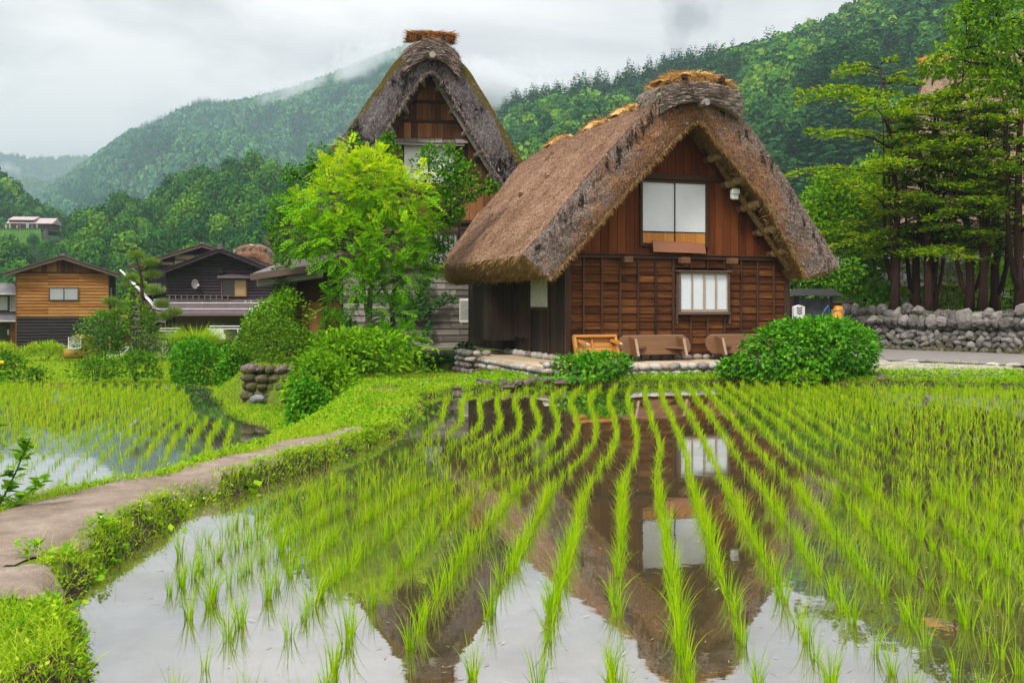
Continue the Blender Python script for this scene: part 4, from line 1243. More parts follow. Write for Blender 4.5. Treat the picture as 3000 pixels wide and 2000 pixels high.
def clip_board(mb, x0, x1, zb, top, y0, y1, mi=0, M_=None):
    """vertical board whose top follows top(x)"""
    za, zc = top(x0), top(x1)
    za = max(za, zb + .001); zc = max(zc, zb + .001)
    mb.add([(x0, y0, zb), (x1, y0, zb), (x1, y1, zb), (x0, y1, zb), (x0, y0, za), (x1, y0, zc), (x1, y1, zc), (x0, y1, za)],
           [(0, 3, 2, 1), (4, 5, 6, 7), (0, 1, 5, 4), (1, 2, 6, 5), (2, 3, 7, 6), (3, 0, 4, 7)], mi)
def lap_boards(mb, x0, x1, z0, z1, n, breaks, y, dep=.035, mi=0, gap=.006, jit=.0):
    """lapped horizontal boards facing -y; each board tilts so that its lower edge stands proud"""
    hgt = (z1 - z0) / n
    for k in range(n):
        bs = sorted([x0] + [b + (rnd.uniform(-jit, jit) if jit else 0) for b in breaks if x0 < b < x1] + [x1])
        za = z0 + k * hgt; zb = za + hgt * 1.02
        for a, b in zip(bs[:-1], bs[1:]):
            a2, b2 = a + gap * .5, b - gap * .5
            mb.add([(a2, y - dep, za), (b2, y - dep, za), (b2, y, za), (a2, y, za), (a2, y - dep * .30, zb), (b2, y - dep * .30, zb), (b2, y, zb), (a2, y, zb)],
                   [(0, 3, 2, 1), (4, 5, 6, 7), (0, 1, 5, 4), (1, 2, 6, 5), (2, 3, 7, 6), (3, 0, 4, 7)], mi)
def logs_wall(mb, x0, x1, z0, z1, n, breaks, y, dep=.06, mi=0, mi_fn=None, jit=0):
    """half-round log siding"""
    hgt = (z1 - z0) / n
    for k in range(n):
        bs = sorted([x0] + [b for b in breaks if x0 < b < x1] + [x1]); zc = z0 + (k + .5) * hgt
        mm = mi_fn(k) if mi_fn else mi
        for a, b in zip(bs[:-1], bs[1:]):
            vs = []
            for x in (a + .003, b - .003):
                for q in range(6):
                    t = -math.pi / 2 + math.pi * q / 5
                    vs.append((x, y - dep * max(0, math.cos(t)) ** .8, zc + hgt * .5 * math.sin(t)))
            mb.add(vs, [(q, q + 6, q + 7, q + 1) for q in range(5)] + [(0, 1, 2, 3, 4, 5), (11, 10, 9, 8, 7, 6)], mm)
# stones
_ic = {}
def ico(sub):
    if sub not in _ic:
        import bmesh
        bm = bmesh.new(); bmesh.ops.create_icosphere(bm, subdivisions=sub, radius=1)
        _ic[sub] = (np.array([v.co[:] for v in bm.verts]), np.array([[v.index for v in f.verts] for f in bm.faces])); bm.free()
    return _ic[sub]
def rock(nb, c, rx, ry, rz, r, rot=None, rough=.16, sub=2, mi=0, boxy=.35):
    V, T = ico(sub)
    seed = int(r.integers(0, 9999))
    q = np.sign(V) * np.abs(V) ** (1 - boxy * .6)
    q = q / np.maximum(np.linalg.norm(q, axis=1, keepdims=True), 1e-6) * (1 + boxy * .25 * (np.linalg.norm(q, axis=1, keepdims=True) - 1))
    d = 1 + (fbm(V[:, 0] * 1.5 + 10, V[:, 1] * 1.5 + V[:, 2] * 1.9 + 10, seed, 3) - .5) * 2 * rough
    W_ = q * d[:, None] * np.array([rx, ry, rz])
    a = r.uniform(-.25, .25) if rot is None else rot
    c_, s_ = math.cos(a), math.sin(a)
    # tumble inside the wall plane (x-z of the local frame given by rot tuple)
    W2 = np.stack([W_[:, 0] * c_ - W_[:, 2] * s_, W_[:, 1], W_[:, 0] * s_ + W_[:, 2] * c_], 1)
    nb.add(W2 if c is None else W2 + np.asarray(c), T, None, mi)
    return W2
def stone_run(nb, A, B, z0, z1, course, r, size=(.17, .15), depth=.16, out=(0, -1), rough=.16, tilt=.2, batter=.0, sub=2, mi=0):
    """courses of stones along the foot line A-B; out = outward direction"""
    A = np.array(A, float); B = np.array(B, float); L = np.linalg.norm(B - A); u = (B - A) / L; o = np.array(out, float)
    z = z0; k = 0
    while z < z1 - course * .3:
        s = r.uniform(-.1, .05)
        while s < L:
            wd = size[0] * r.uniform(.72, 1.4); hh = course * .5 * r.uniform(.92, 1.22)
            c = s + wd * .5
            zj = r.uniform(-.5, .5) * min(1, max(0, rough - .2) * 5) * course * .9 if course * .3 < z - z0 else 0
            hh *= 1 + r.uniform(-.25, .45) * min(1, max(0, rough - .2) * 5)
            f = (z - z0) / max(z1 - z0, 1e-6)
            p = A + u * c - o * (batter * f + .0) + o * r.uniform(-.02, .03)
            W_ = rock(NB(), None, wd * (.54 if rough < .3 else .62), depth, hh * (1 if rough < .3 else 1.12), r, r.uniform(-tilt, tilt), rough, sub, 0, .35 if rough < .3 else .75)
            X = W_[:, 0, None] * u[None] + W_[:, 1, None] * (-o)[None]
            V = np.concatenate([X + p[None], (W_[:, 2] + z + zj + course * .5)[:, None]], 1)
            nb.add(V, ico(sub)[1], None, mi)
            s += wd * 1.0
        z += course; k += 1
# ------------------------------------------------------------------ the front thatched cottage
TH1 = rad(19.0)
O1 = (1.324, 25.4)
cot = thing('thatched_cottage', 'brown thatched cottage with a steep gable and two white paper windows facing the rice paddy', 'cottage', (O1[0], O1[1], 0), TH1)
def L1(s, t, z):
    c, n = math.cos(TH1), math.sin(TH1)
    return Vector((O1[0] + s * c - t * n, O1[1] + s * n + t * c, z))
WD = 6.70                                     # facade width
ZS, ZE = .62, 3.06                            # sill and top of the boarded ground floor
NR = 12
bat = [WD * k / 13.0 for k in range(1, 13)]
LW = (3.20, 4.74, 1.70, 2.70)                 # lower window x0 x1 z0 z1
mb = MB()
hgt = (ZE - ZS) / NR
for k in range(NR):
    za = ZS + k * hgt
    if za < LW[3] + .02 and za + hgt > LW[2] - .02:
        lap_boards(mb, .16, LW[0], za, za + hgt * .93, 1, bat, 0, .046)
        lap_boards(mb, LW[1], WD - .16, za, za + hgt * .93, 1, bat, 0, .046)
    else:
        lap_boards(mb, .16, WD - .16, za, za + hgt * .93, 1, bat, 0, .046)
wall = mb.build('wall', M['board_red'], cot)
mb = MB(); mb.box(.0, WD, .002, .06, .45, 3.2); mb.build('wall_backing', M['inside'], cot)
mb = MB()
for k, x in enumerate(bat):
    w_ = .05 if k not in (5, 8) else .065
    if LW[0] - .02 < x < LW[1] + .02:
        mb.box(x - w_ / 2, x + w_ / 2, -.085, -.034, ZS, LW[2] - .16); mb.box(x - w_ / 2, x + w_ / 2, -.085, -.034, LW[3] + .12, ZE)
    else:
        mb.box(x - w_ / 2, x + w_ / 2, -.085, -.034, ZS, ZE)
mb.build('batten_grid', M['batten'], cot, bevel=.006)
for x in (0.0, WD - .17):
    mb = MB(); mb.box(x, x + .17, -.075, .12, .50, 3.10); mb.build('corner_post', M['beam_z'], cot, bevel=.01)
mb = MB(); mb.box(-.10, WD + .1, -.06, .10, .46, .615); mb.build('sill_beam', M['beam_dark'], cot, bevel=.01)
mb = MB(); mb.box(-.30, WD + .3, -.11, .10, 3.065, 3.155); mb.box(-.25, WD + .25, -.14, .0, 3.158, 3.20); mb.build('floor_beam', M['beam_dark'], cot, bevel=.01)
for x in (.12, 1.66, 3.32, 4.76, 6.45):
    mb = MB(); w_ = .13 if 1 < x < 6 else .20
    mb.box(x - w_, x + w_, -.36, -.141, 2.95, 3.11); mb.build('beam_end', M['beam_dark'] if not 1 < x < 6 else M['log_brown'], cot, bevel=.015)
# gable boards
GX, GZ = 3.36, 6.86
def gtop(x):
    return GZ - (GX - x) * (GZ - 3.2) / (GX + .02) if x < GX else GZ - (x - GX) * (GZ - 3.2) / (6.20 - GX)
UW = (2.12, 4.14, 3.58, 5.03)                 # upper window opening
mb = MB()
x = .05; bw = .2405
while x < 6.2:
    x2 = x + bw - .012
    mid = (x + x2) / 2
    if UW[0] < mid < UW[1]:
        clip_board(mb, x, x2, 5.30, gtop, -.028, .0)
    else:
        clip_board(mb, x, x2, 3.2, lambda q: min(gtop(q), 5.17), -.028, .0)
        if gtop(mid) > 5.30: clip_board(mb, x, x2, 5.30, gtop, -.028, .0)
    x += bw
mb.add([(.0, .02, 3.1), (6.25, .02, 3.1), (GX, .02, GZ + .1)], [(0, 1, 2)])
mb.build('gable_wall', M['board_gable'], cot)
mb = MB(); mb.box(1.55, 4.78, -.085, .0, 5.16, 5.32); mb.build('tie_beam', M['beam_dark'], cot, bevel=.012)
for a, b in (((-.28, -.16, 2.94), (GX - .02, -.16, GZ - .03)), ((6.50, -.16, 2.86), (GX + .02, -.16, GZ - .03))):
    mb = MB(); mb.beam(a, b, .17, .17, (0, 1, 0)); mb.build('rafter', M['beam_dark'], cot, bevel=.01)
# upper window: two paper panels over golden kick boards
uw = MB()
x0, x1, z0, z1 = UW
for a, b in ((x0, x0 + .075), (x1 - .075, x1)): uw.box(a, b, -.085, .0, z0 - .18, z1 + .06)
uw.box(x0 - .05, x1 + .05, -.10, .0, z1 + .061, z1 + .115); uw.box(x0 + .076, x1 - .076, -.07, .0, z0 - .19, z0 - .10)
uwo = uw.build('window', M['beam_dark'], cot, bevel=.006); uwo['label'] = 'wide upper window with two tall paper panels over golden kick boards'
mid = (x0 + x1) / 2 + .02
for a, b, yy in ((x0 + .078, mid - .014, -.03), (mid + .014, x1 - .078, -.045)):
    mb = MB(); mb.box(a, b, yy, yy + .02, z0 + .22, z1 + .055); mb.build('paper_panel', M['shoji'], uwo)
    mb = MB()
    for q in range(3): mb.box(a + (b - a) * q / 3 + .003, a + (b - a) * (q + 1) / 3 - .003, yy - .004, yy + .02, z0 - .095, z0 + .185)
    mb.build('kick_board', M['gold_panel'], uwo)
mb = MB(); mb.box(mid - .013, mid + .013, -.055, -.005, z0 - .09, z1 + .05); mb.box(x0 + .079, x1 - .079, -.052, -.006, z0 + .188, z0 + .216); mb.build('window_frame', M['board_dark'], uwo)
# plain board hung below it, leaning out a little
mb = MB(); mb.add([(2.42, -.26, 3.235), (3.98, -.26, 3.215), (3.98, -.215, 3.215), (2.42, -.215, 3.235), (2.43, -.16, 3.545), (3.98, -.16, 3.505), (3.98, -.11, 3.505), (2.43, -.11, 3.545)],
                  [(0, 3, 2, 1), (4, 5, 6, 7), (0, 1, 5, 4), (1, 2, 6, 5), (2, 3, 7, 6), (3, 0, 4, 7)])
o = mb.build('hanging_board', M['sign_wood'], cot, bevel=.012)
# lower window box
x0, x1, z0, z1 = LW
mb = MB()
mb.box(x0 - .05, x1 + .05, -.24, .0, z1 + .03, z1 + .075); mb.box(x0 - .02, x1 + .02, -.20, .0, z0 - .10, z0 - .03)
for a in (x0, x1 - .05): mb.box(a, a + .05, -.19, .0, z0 - .029, z1 + .029)
mb.box(x0 - .04, x0 - .005, -.15, -.02, z0 - .34, z0 - .101); mb.box(x1 + .005, x1 + .04, -.15, -.02, z0 - .34, z0 - .101)
wo_ = mb.build('window', M['trim_brown'], cot, bevel=.008); wo_['label'] = 'lower window box with four narrow paper panes and a jutting sill'
q = MB()
pw = (x1 - x0 - .10)
for k in range(4):
    a = x0 + .05 + pw * k / 4 + .022; b = x0 + .05 + pw * (k + 1) / 4 - .022
    mb = MB(); mb.box(a, b, -.135 if k < 2 else -.125, -.11, z0 + .04, z1 - .035); mb.build('paper_panel', M['shoji_low'], wo_)
for k in range(5):
    a = x0 + .05 + pw * k / 4; w_ = .030 if k == 2 else .020
    q.box(max(x0 + .051, a - w_), min(x1 - .051, a + w_), -.16, -.10, z0 - .028, z1 + .028)
q.box(x0 + .051, x1 - .051, -.155, -.102, z0 - .026, z0 + .036); q.box(x0 + .051, x1 - .051, -.155, -.102, z1 - .032, z1 + .026)
q.build('window_frame', M['bench_edge'], wo_)
# roof
oL = [(0, 7.36), (.6, 7.30), (1.36, 6.90), (3.3, 4.80), (4.25, 3.62), (4.74, 3.06)]
oR = [(0, 7.36), (.6, 7.30), (1.30, 6.92), (3.05, 4.77), (4.38, 2.93)]
iL = [(0, 6.72), (.55, 6.20), (1.97, 4.78), (3.55, 3.05), (4.08, 2.50)]
iR = [(0, 6.72), (.45, 6.15), (1.92, 4.70), (2.95, 3.10), (3.25, 2.60)]
roof, Op, Ip = thatch_roof(cot, oL, oR, iL, iR, 3.32, -.95, 7.3, 8.3, [M['thatch'], M['thatch_cut'], M['thatch_under'], M['straw_brown'], M['straw_grey'], M['straw_under']], 3, .055, (16000, 11000, 4000))
reed_cap(roof, 'ridge_cap', 3.30, 7.52, 1.16, .16, .52, -1.06, .10, [M['reed'], M['straw_grey']], 5)
for k, (t, hf, z, d) in enumerate(((-.62, 1.02, 7.70, 1.0), (2.5, .80, 7.50, .9), (4.6, .78, 7.46, .8), (7.75, .78, 7.46, .9))):
    straw_mat(roof, 'straw_mat', (3.30, t, z), hf, d, .30 if k == 0 else .24, M['straw'], M['straw'], 20 + k, .20 if k == 0 else .30, 2200 if k == 0 else 900)
for x in (2.78, 3.86):
    mb = MB(); mb.beam((x, -1.30, 7.62), (x, .3, 7.64), .11, .11); mb.build('ridge_stick', M['beam_dark'], roof)
mb = MB(); mb.tube([(3.33, -1.42, 6.98), (3.33, 1.0, 7.0)], .085, 8); mb.build('ridge_pole', M['log_end'], roof)
for (s_, t_, z_) in ((.55, 4.1, 5.00), (.95, 2.9, 5.38)):
    mb = MB(); mb.beam((s_ - .34, t_ - .03, z_ + .12), (s_ + .2, t_ + .03, z_ + .02), .13, .10); mb.build('roof_peg', M['bench'], roof)
# lashed purlin ends along the soffit of the right verge, fewer showing on the left
for f in (.055, .26, .43, .59, .755, .90):
    x = GX + (6.42 - GX) * f; z = GZ - .03 - (GZ - 2.98) * f
    lashed_log(cot, 'purlin_end', (x - .10, -.05, z - .10), (x + .22, -.98, z + .06), .095, (M['log_brown'], M['rope']), 5)
for f in (.09, .35, .52, .72, .93):
    x = GX - (GX + .2) * f; z = GZ - .02 - (GZ - 2.96) * f
    lashed_log(cot, 'purlin_end', (x, -.05, z), (x - .05, -.98, z + .05), .07, (M['log_brown'] if f > .1 else M['log_end'], M['rope']), 4)
mb = MB(); mb.tube([(GX + .08, -.36, GZ - .16), (GX + 1.6, -.38, 4.72), (6.46, -.40, 2.82)], [.06, .085, .09], 8); mb.build('verge_pole', M['thatch_under'], cot)
mb = MB()
for k in range(70):
    f = rnd.uniform(.03, .98); x = GX + .12 + (6.46 - GX) * f; z = GZ - .14 - (GZ - 2.8) * f; a = rnd.uniform(0, 1)
    mb.tube([(x, -.45 - .3 * a, z - .02), (x + rnd.uniform(-.02, .16), -.55 - .35 * a, z + rnd.uniform(-.10, .14))], .012, 4)
vb = mb.build('verge_binding', M['rope'], cot)
vb['kind'] = 'stuff'
# small floodlight box under the right verge
mb = MB(); mb.box(4.60, 4.80, -.52, -.40, 4.66, 4.92); mb.box(4.58, 4.82, -.55, -.521, 4.80, 4.94)
o = mb.build('meter_box', M['white_metal'], cot, bevel=.015)
mb = MB(); mb.tube([(4.60, -.46, 4.70), (4.52, -.45, 4.62), (4.60, -.44, 4.55), (4.75, -.44, 4.55)], .012, 5); mb.build('cable', M['black'], o)
# left side of the house
mb = MB()
t = .125
while t < 8.6:
    t2 = min(t + rnd.uniform(.20, .30), 8.6)
    if not (1.05 < (t + t2) / 2 < 2.45):
        mb.box(.0 + rnd.uniform(0, .012), .06, t, t2 - .008, .55, 3.0)
    else:
        mb.box(.0 + rnd.uniform(0, .012), .06, t, t2 - .008, .55, 1.72)
    t = t2
mb.box(.03, .08, .125, 8.6, .5, 3.1)
mb.build('side_wall', M['board_dark'], cot)
mb = MB()
for t in (1.0, 2.46): mb.box(-.05, -.002, t - .05, t + .05, .55, 3.0)
mb.box(-.045, -.003, 1.051, 2.409, 1.73, 1.80); mb.box(-.045, -.003, 1.051, 2.409, 2.60, 2.70)
so = mb.build('window', M['beam_z'], cot); so['label'] = 'side window of two pale shutter panels under the eave'
for a, b in ((1.06, 1.72), (1.74, 2.40)):
    mb = MB(); mb.box(-.03, -.001, a, b, 1.805, 2.595); mb.build('shutter', M['shutter'], so)
mb = MB()
for k in range(4): mb.box(-.80 + .20 * k, -.605 + .20 * k, 3.60 - rnd.uniform(0, .01), 3.66, .84, 3.0)
for k in range(8): mb.box(-.80, -.76 + rnd.uniform(0, .01), 3.661 + .22 * k, 3.875 + .22 * k, .84, 3.0)
mb.box(-.74, .0, 3.70, 5.42, .86, 3.0)
mb.build('closet_bay', M['board_dark'], cot)
# woven straw screens hung beside it
m = Mt('woven_screen', .9, .05)
wv = m.noise(m.map(m.obj(), (14, 14, 60)), 1.5, 3, .6); wv2 = m.noise(m.map(m.obj(), (50, 50, 4)), 1, 3, .6)
m.col(m.ramp(m.math('ADD', m.math('MULTIPLY', wv, .5), m.math('MULTIPLY', wv2, .5)), [(.35, (.022, .015, .011)), (.65, (.075, .052, .038))])); m.bump(wv, .6, .01); M['screen'] = m.m
mb = MB()
def hang(x0, y0, x1, y1, z0, z1, n=6):
    vs = []; 
    for i in range(n + 1):
        f = i / n; bow = .05 * math.sin(f * 9)
        for z, k in ((z1, 0.2), (z0 + .03 * math.sin(i), 1.0)): vs.append((x0 + (x1 - x0) * f - bow * k, y0 + (y1 - y0) * f, z))
    mb.add(vs, [(2 * i, 2 * i + 1, 2 * i + 3, 2 * i + 2) for i in range(n)])
hang(-.10, 3.58, -.06, 2.95, .92, 2.95); hang(-.07, 2.96, -.05, 2.52, .92, 2.95)
so = mb.build('straw_screen', M['screen'], cot)
sm_ = so.modifiers.new('thick', 'SOLIDIFY'); sm_.thickness = .02
# stone terrace round the foot of the house (a wall thing of its own)
r = np.random.default_rng(8)
ter = thing('stone_terrace', 'low terrace of rounded river stones with a tan cement top under the front cottage', 'terrace', (O1[0], O1[1], 0), TH1)
nb = NB()
ZT = .42
stone_run(nb, (-1.15, -1.72), (.9, -1.72), .03, ZT, .165, r, (.21, .16), .15, (0, -1), .13, .25, .03)
stone_run(nb, (.9, -1.35), (7.3, -1.25), .03, ZT, .19, r, (.25, .17), .16, (0, -1), .15, .45, .05)
stone_run(nb, (-1.15, 3.5), (-1.15, -1.72), -.42, ZT, .16, r, (.20, .15), .16, (-1, 0), .13, .2, .05)
stone_run(nb, (-1.50, 4.6), (-1.50, 3.45), -.42, ZT + .16, .165, r, (.24, .16), .18, (-1, 0), .13, .2, .04)
stone_run(nb, (-1.55, 3.45), (-1.10, 3.45), -.42, ZT + .16, .165, r, (.24, .16), .18, (0, -1), .13, .2, .02)
tw = nb.build('wall', M['cobble'], ter, smooth=True)
nb = NB()
stone_run(nb, (.0, -.02), (6.9, -.02), ZT - .02, ZT + .14, .15, r, (.30, .2), .09, (0, -1), .13, .1, 0)
stone_run(nb, (-.02, 4.5), (-.02, .1), ZT - .02, ZT + .14, .17, r, (.34, .2), .10, (-1, 0), .13, .1, 0)
nb.build('sill_stone_course', M['cobble'], ter, smooth=True)
mb = MB(); mb.prism([(-1.12, -1.70, ZT - .3), (.9, -1.70, ZT - .3), (.92, -1.33, ZT - .3), (7.25, -1.23, ZT - .3), (7.25, .9, ZT - .3), (-.0, .9, ZT - .3), (0, 6, ZT - .3), (-1.12, 6, ZT - .3)], (0, 0, .29))
mb.build('cement_top', M['cement_tan'], ter, bevel=.02)
mb = MB(); mb.prism([(-.95, -.85, .414), (-.1, -1.25, .414), (.02, -.55, .414), (-.75, -.2, .414)], (0, 0, .022)); o = mb.build('plank_mat', M['board_grey'])
o.location = (O1[0], O1[1], 0); o.rotation_euler = (0, 0, TH1); tag(o, 'thin dark board lying flat on the terrace by the corner of the front cottage', 'board')
# ---- things leaning on the front wall
def leaning(name, label, cat, s, t, z, tilt, rz=0.0, group=None):
    p = L1(s, t, z); o = thing(name, label, cat, p, TH1 + rz, group); o.rotation_euler = (tilt, 0, TH1 + rz); return o
# (local frame of an upturned piece: x along it, z up its board, -y towards us = underside)
tb = leaning('low_table', 'varnished orange low table tipped on its side against the cottage wall, legs folded out', 'table', .70, -.55, ZT + .0, rad(-24))
mb = MB()
for k in range(5): mb.box(-.56, .56, .0, .03, .01 + k * .132, .135 + k * .132)
mb.build('table_top', M['orange_wood'], tb, bevel=.006)
mb = MB(); mb.box(-.60, .60, -.13, -.001, .63, .70); mb.box(-.60, -.53, -.13, -.001, .02, .629); mb.box(.53, .60, -.13, -.001, .02, .629); mb.box(-.525, .525, -.11, -.001, .01, .06); mb.box(-.525, .525, -.06, -.002, .22, .29); mb.box(-.10, -.06, -.055, -.002, .271, .655)
mb.build('table_frame', M['orange_wood'], tb, bevel=.006)
for x, z, dx in ((-.46, .58, .10), (.46, .58, .10), (-.46, .16, .12), (.48, .14, .10)):
    mb = MB(); mb.beam((x, -.02, z), (x + dx, -.30, z - .20), .085, .085); l = mb.build('leg', M['orange_wood'], tb, bevel=.006)
    if z > .3:
        mb = MB(); mb.tube([(x + dx * 1.02, -.303, z - .203), (x + dx * 1.2, -.36, z - .24)], .022, 8); mb.build('foot_screw', M['white_metal'], l)
def plank_bench(s, L, rz, label, group):
    b = leaning('plank_bench', label, 'bench', s, -.50, ZT + .16, rad(-21), rz, group)
    mb = MB(); h = .52; c = .16
    pts = [(-L / 2 + c, 0, 0), (L / 2 - c, 0, 0), (L / 2 - .03, 0, c * .6), (L / 2, 0, h * .5), (L / 2 - .03, 0, h - c * .6), (L / 2 - c, 0, h), (-L / 2 + c, 0, h), (-L / 2 + .03, 0, h - c * .6), (-L / 2, 0, h * .5), (-L / 2 + .03, 0, c * .6)]
    mb.prism(pts, (0, .045, 0)); mb.build('seat', M['bench'], b, bevel=.008)
    mb = MB(); mb.prism([(p[0] * .985, -.001 if False else .0445, p[2]) for p in pts[5:7]] + [(pts[6][0] * .985, .0445, h + .012), (pts[5][0] * .985, .0445, h + .012)], (0, -.04, 0)); mb.build('seat_edge', M['bench_edge'], b)
    for x, sg in ((-L * .33, 1), (L * .33, -1)):
        mb = MB(); mb.prism([(x - .03, -.001, h - .02), (x - .03, -.30, h - .20), (x - .03, -.30, -.14), (x - .03, -.001, .0)], (.06, 0, 0))
        lg = mb.build('leg', M['bench'], b, bevel=.006)
        mb = MB(); mb.box(x - .032, x + .032, -.325, -.301, -.14, h - .20); mb.build('leg_edge', M['bench_edge'], lg)
        mb = MB(); xx = x + sg * .03
        mb.prism([(xx, -.27, .10), (xx, -.002, .20), (xx + sg * .40, -.002, .22)], (0, 0, -.05)); mb.build('brace', M['bench'], lg)
    return b
plank_bench(2.38, 2.08, .0, 'long brown plank bench tipped on its side, just right of the orange table', 'tipped benches on the terrace')
plank_bench(4.86, 2.0, .03, 'brown plank bench tipped on its side, half hidden by the big hydrangea', 'tipped benches on the terrace')
mb = MB(); mb.tube([L1(-.42, -.75, .47), L1(-.15, -1.0, .50), L1(.05, -1.05, .46)], [.03, .04, .02], 6)
mb.tube([L1(-.5, -.9, .46), L1(-.1, -.85, .47)], .022, 6)
tag(mb.build('garden_tool', M['grey_metal']), 'small grey hand tool lying on the dark board at the terrace corner', 'tool')
# ------------------------------------------------------------------ the tall older thatched house behind
S2 = 1.143
TH2 = rad(8)
h2 = thing('thatched_farmhouse', 'tall old thatched farmhouse with mossy roof and steep dark gable, behind the leafy tree', 'farmhouse', (-2.995, 36.0, CH * (1 - S2)), TH2)
h2.scale = (S2, S2, S2)
def g2(x): return 9.32 - abs(x) * 1.66
# gable boarding in tiers between rails
mb = MB()
tiers = [(4.55, 5.72), (5.84, 6.38), (6.48, 6.98), (7.12, 7.60), (7.70, 8.22), (8.32, 9.3)]
for za, zb in tiers:
    x = -3.0
    while x < 3.0:
        x2 = x + rnd.uniform(.17, .24); mid = (x + x2) / 2
        if g2(mid) > za + .03 and not (abs(mid) < .80 and 5.5 < (za + zb) / 2 < 6.95):
            clip_board(mb, x, x2 - .008, za, lambda q: min(g2(q), zb), -.03 - rnd.uniform(0, .012), .0)
        x = x2
mb.build('gable_wall', M['board_old'], h2)
mb = MB(); mb.add([(-3.2, .02, 4.0), (3.2, .02, 4.0), (0, .02, 9.4)], [(0, 1, 2)]); mb.box(-3.45, 3.45, .02, .1, .3, 4.5); mb.build('wall_backing', M['inside'], h2)
mb = MB()
for z in (4.46, 5.73, 6.39, 7.61, 8.23):
    hw = (9.32 - z) / 1.66 - .05
    if 5 < z < 6.9:
        mb.box(-hw, -.86, -.065, .0, z, z + .10); mb.box(.86, hw, -.065, .0, z, z + .10)
    else: mb.box(-hw, hw, -.065, .0, z, z + .095)
for x in (-.855, .80): mb.box(x, x + .06, -.07, .0, 5.50, 7.0)
mb.build('gable_rail', M['beam_dark'], h2, bevel=.008)
for a, b in (((-2.95, -.14, 4.4), (-.02, -.14, 9.22)), ((2.95, -.14, 4.4), (.02, -.14, 9.22))):
    mb = MB(); mb.beam(a, b, .20, .16, (0, 1, 0)); mb.build('rafter', M['beam_z'], h2, bevel=.01)
w_ = MB(); w_.box(-.79, .79, -.03, -.004, 5.56, 6.93); wo2 = w_.build('window', M['white_paint'], h2); wo2['label'] = 'upper window closed with a plain white panel'
mb = MB(); mb.box(-.015, .015, -.036, -.031, 5.57, 6.92); mb.box(-.80, .80, -.05, -.004, 5.49, 5.555); mb.build('window_frame', M['beam_dark'], wo2)
mb = MB()
for k in range(6): mb.beam((-1.10 + k * .385, -.06, 7.10), (-1.10 + k * .385 + .30, -.06, 7.10), .0, .0) if False else mb.add([(-1.18 + k * .40, -.34, 6.96), (-1.18 + k * .40 + .385, -.34, 6.96), (-1.18 + k * .40 + .385, -.02, 7.11 + .012 * (k % 2)), (-1.18 + k * .40, -.02, 7.11 + .012 * (k % 2)), (-1.18 + k * .40, -.34, 6.94), (-1.18 + k * .40 + .385, -.34, 6.94), (-1.18 + k * .40 + .385, -.02, 7.08), (-1.18 + k * .40, -.02, 7.08)], [(0, 1, 2, 3), (7, 6, 5, 4), (0, 4, 5, 1), (1, 5, 6, 2), (2, 6, 7, 3), (3, 7, 4, 0)])
mb.box(-1.1, 1.1, -.30, -.24, 6.86, 6.938)
mb.build('window_canopy', M['board_grey'], h2)
# upper storey wall, weathered planks below
mb = MB()
lap_boards(mb, -3.4, -.32, 3.02, 4.44, 8, [-2.2, -1.0], 0, .03, jit=.2); lap_boards(mb, .92, 3.4, 3.02, 4.44, 8, [2.0], 0, .03, jit=.2); lap_boards(mb, -.32, .92, 4.2, 4.44, 1, [], 0, .03)
mb.build('upper_wall', M['board_oldx'], h2)
mb = MB()
for x in (-.32, .86): mb.box(x, x + .06, -.08, .0, 3.0, 4.2)
mb.box(-.26, .86, -.08, .0, 4.14, 4.198); mb.box(-.26, .86, -.08, .0, 3.0, 3.08)
lw2 = mb.build('window', M['beam_dark'], h2); lw2['label'] = 'barred lower window half hidden by leaves'
mb = MB(); mb.box(-.26, .86, -.02, -.004, 3.081, 4.139); mb.build('pane', M['glass_frost'], lw2)
mb = MB()
for k in range(7): mb.box(-.22 + k * .16, -.19 + k * .16, -.06, -.025, 3.081, 4.139)
mb.build('window_bars', M['beam_dark'], lw2)
mb = MB(); lap_boards(mb, -3.5, 3.5, .50, 2.98, 12, [-1.9, -.4, .75, 2.1], -.02, .045, jit=.35, gap=.01)
mb.build('plank_wall', M['board_grey'], h2)
mb = MB(); mb.box(-3.5, 3.5, -.14, .0, 2.985, 3.02); mb.box(-3.5, 3.5, -.10, .0, 4.445, 4.46); mb.build('ledge', M['beam_dark'], h2)
for sx in (-3.5, 3.45):
    mb = MB(); mb.box(sx, sx + .05, .0, 9, .3, 4.3); mb.build('side_wall', M['board_dark'], h2)
oL2 = [(0, 9.86), (.5, 9.80), (1.12, 9.30), (2.86, 6.72), (4.1, 4.85), (4.95, 3.85)]
oR2 = [(0, 9.86), (.5, 9.80), (1.06, 9.26), (2.82, 6.40), (4.0, 4.75), (4.9, 3.85)]
iL2 = [(0, 9.20), (.3, 8.85), (1.9, 6.40), (3.3, 4.35), (3.95, 3.62)]
iR2 = [(0, 9.20), (.3, 8.85), (2.20, 5.60), (3.3, 4.20), (3.95, 3.62)]
roof2, _, _ = thatch_roof(h2, oL2, oR2, iL2, iR2, 0, -1.0, 10.0, 10.4, [M['thatch_old'], M['thatch_cut_old'], M['thatch_cut_old'], M['straw_moss'], M['straw_grey'], M['straw_grey']], 9, .07, (11000, 9000, 3000))
reed_cap(roof2, 'ridge_cap', 0, 9.94, .84, .36, .62, -1.12, .3, [M['reed_old'], M['straw_grey']], 15)
straw_mat(roof2, 'straw_mat', (0, -.70, 10.12), .74, .9, .24, M['straw_old'], M['straw_old'], 31, .02, 1700)
for k, t in enumerate((2.2, 4.4)):
    straw_mat(roof2, 'straw_mat', (0, t, 9.98), .95, .8, .26, M['straw_old'], M['straw_old'], 33 + k, .40, 700)
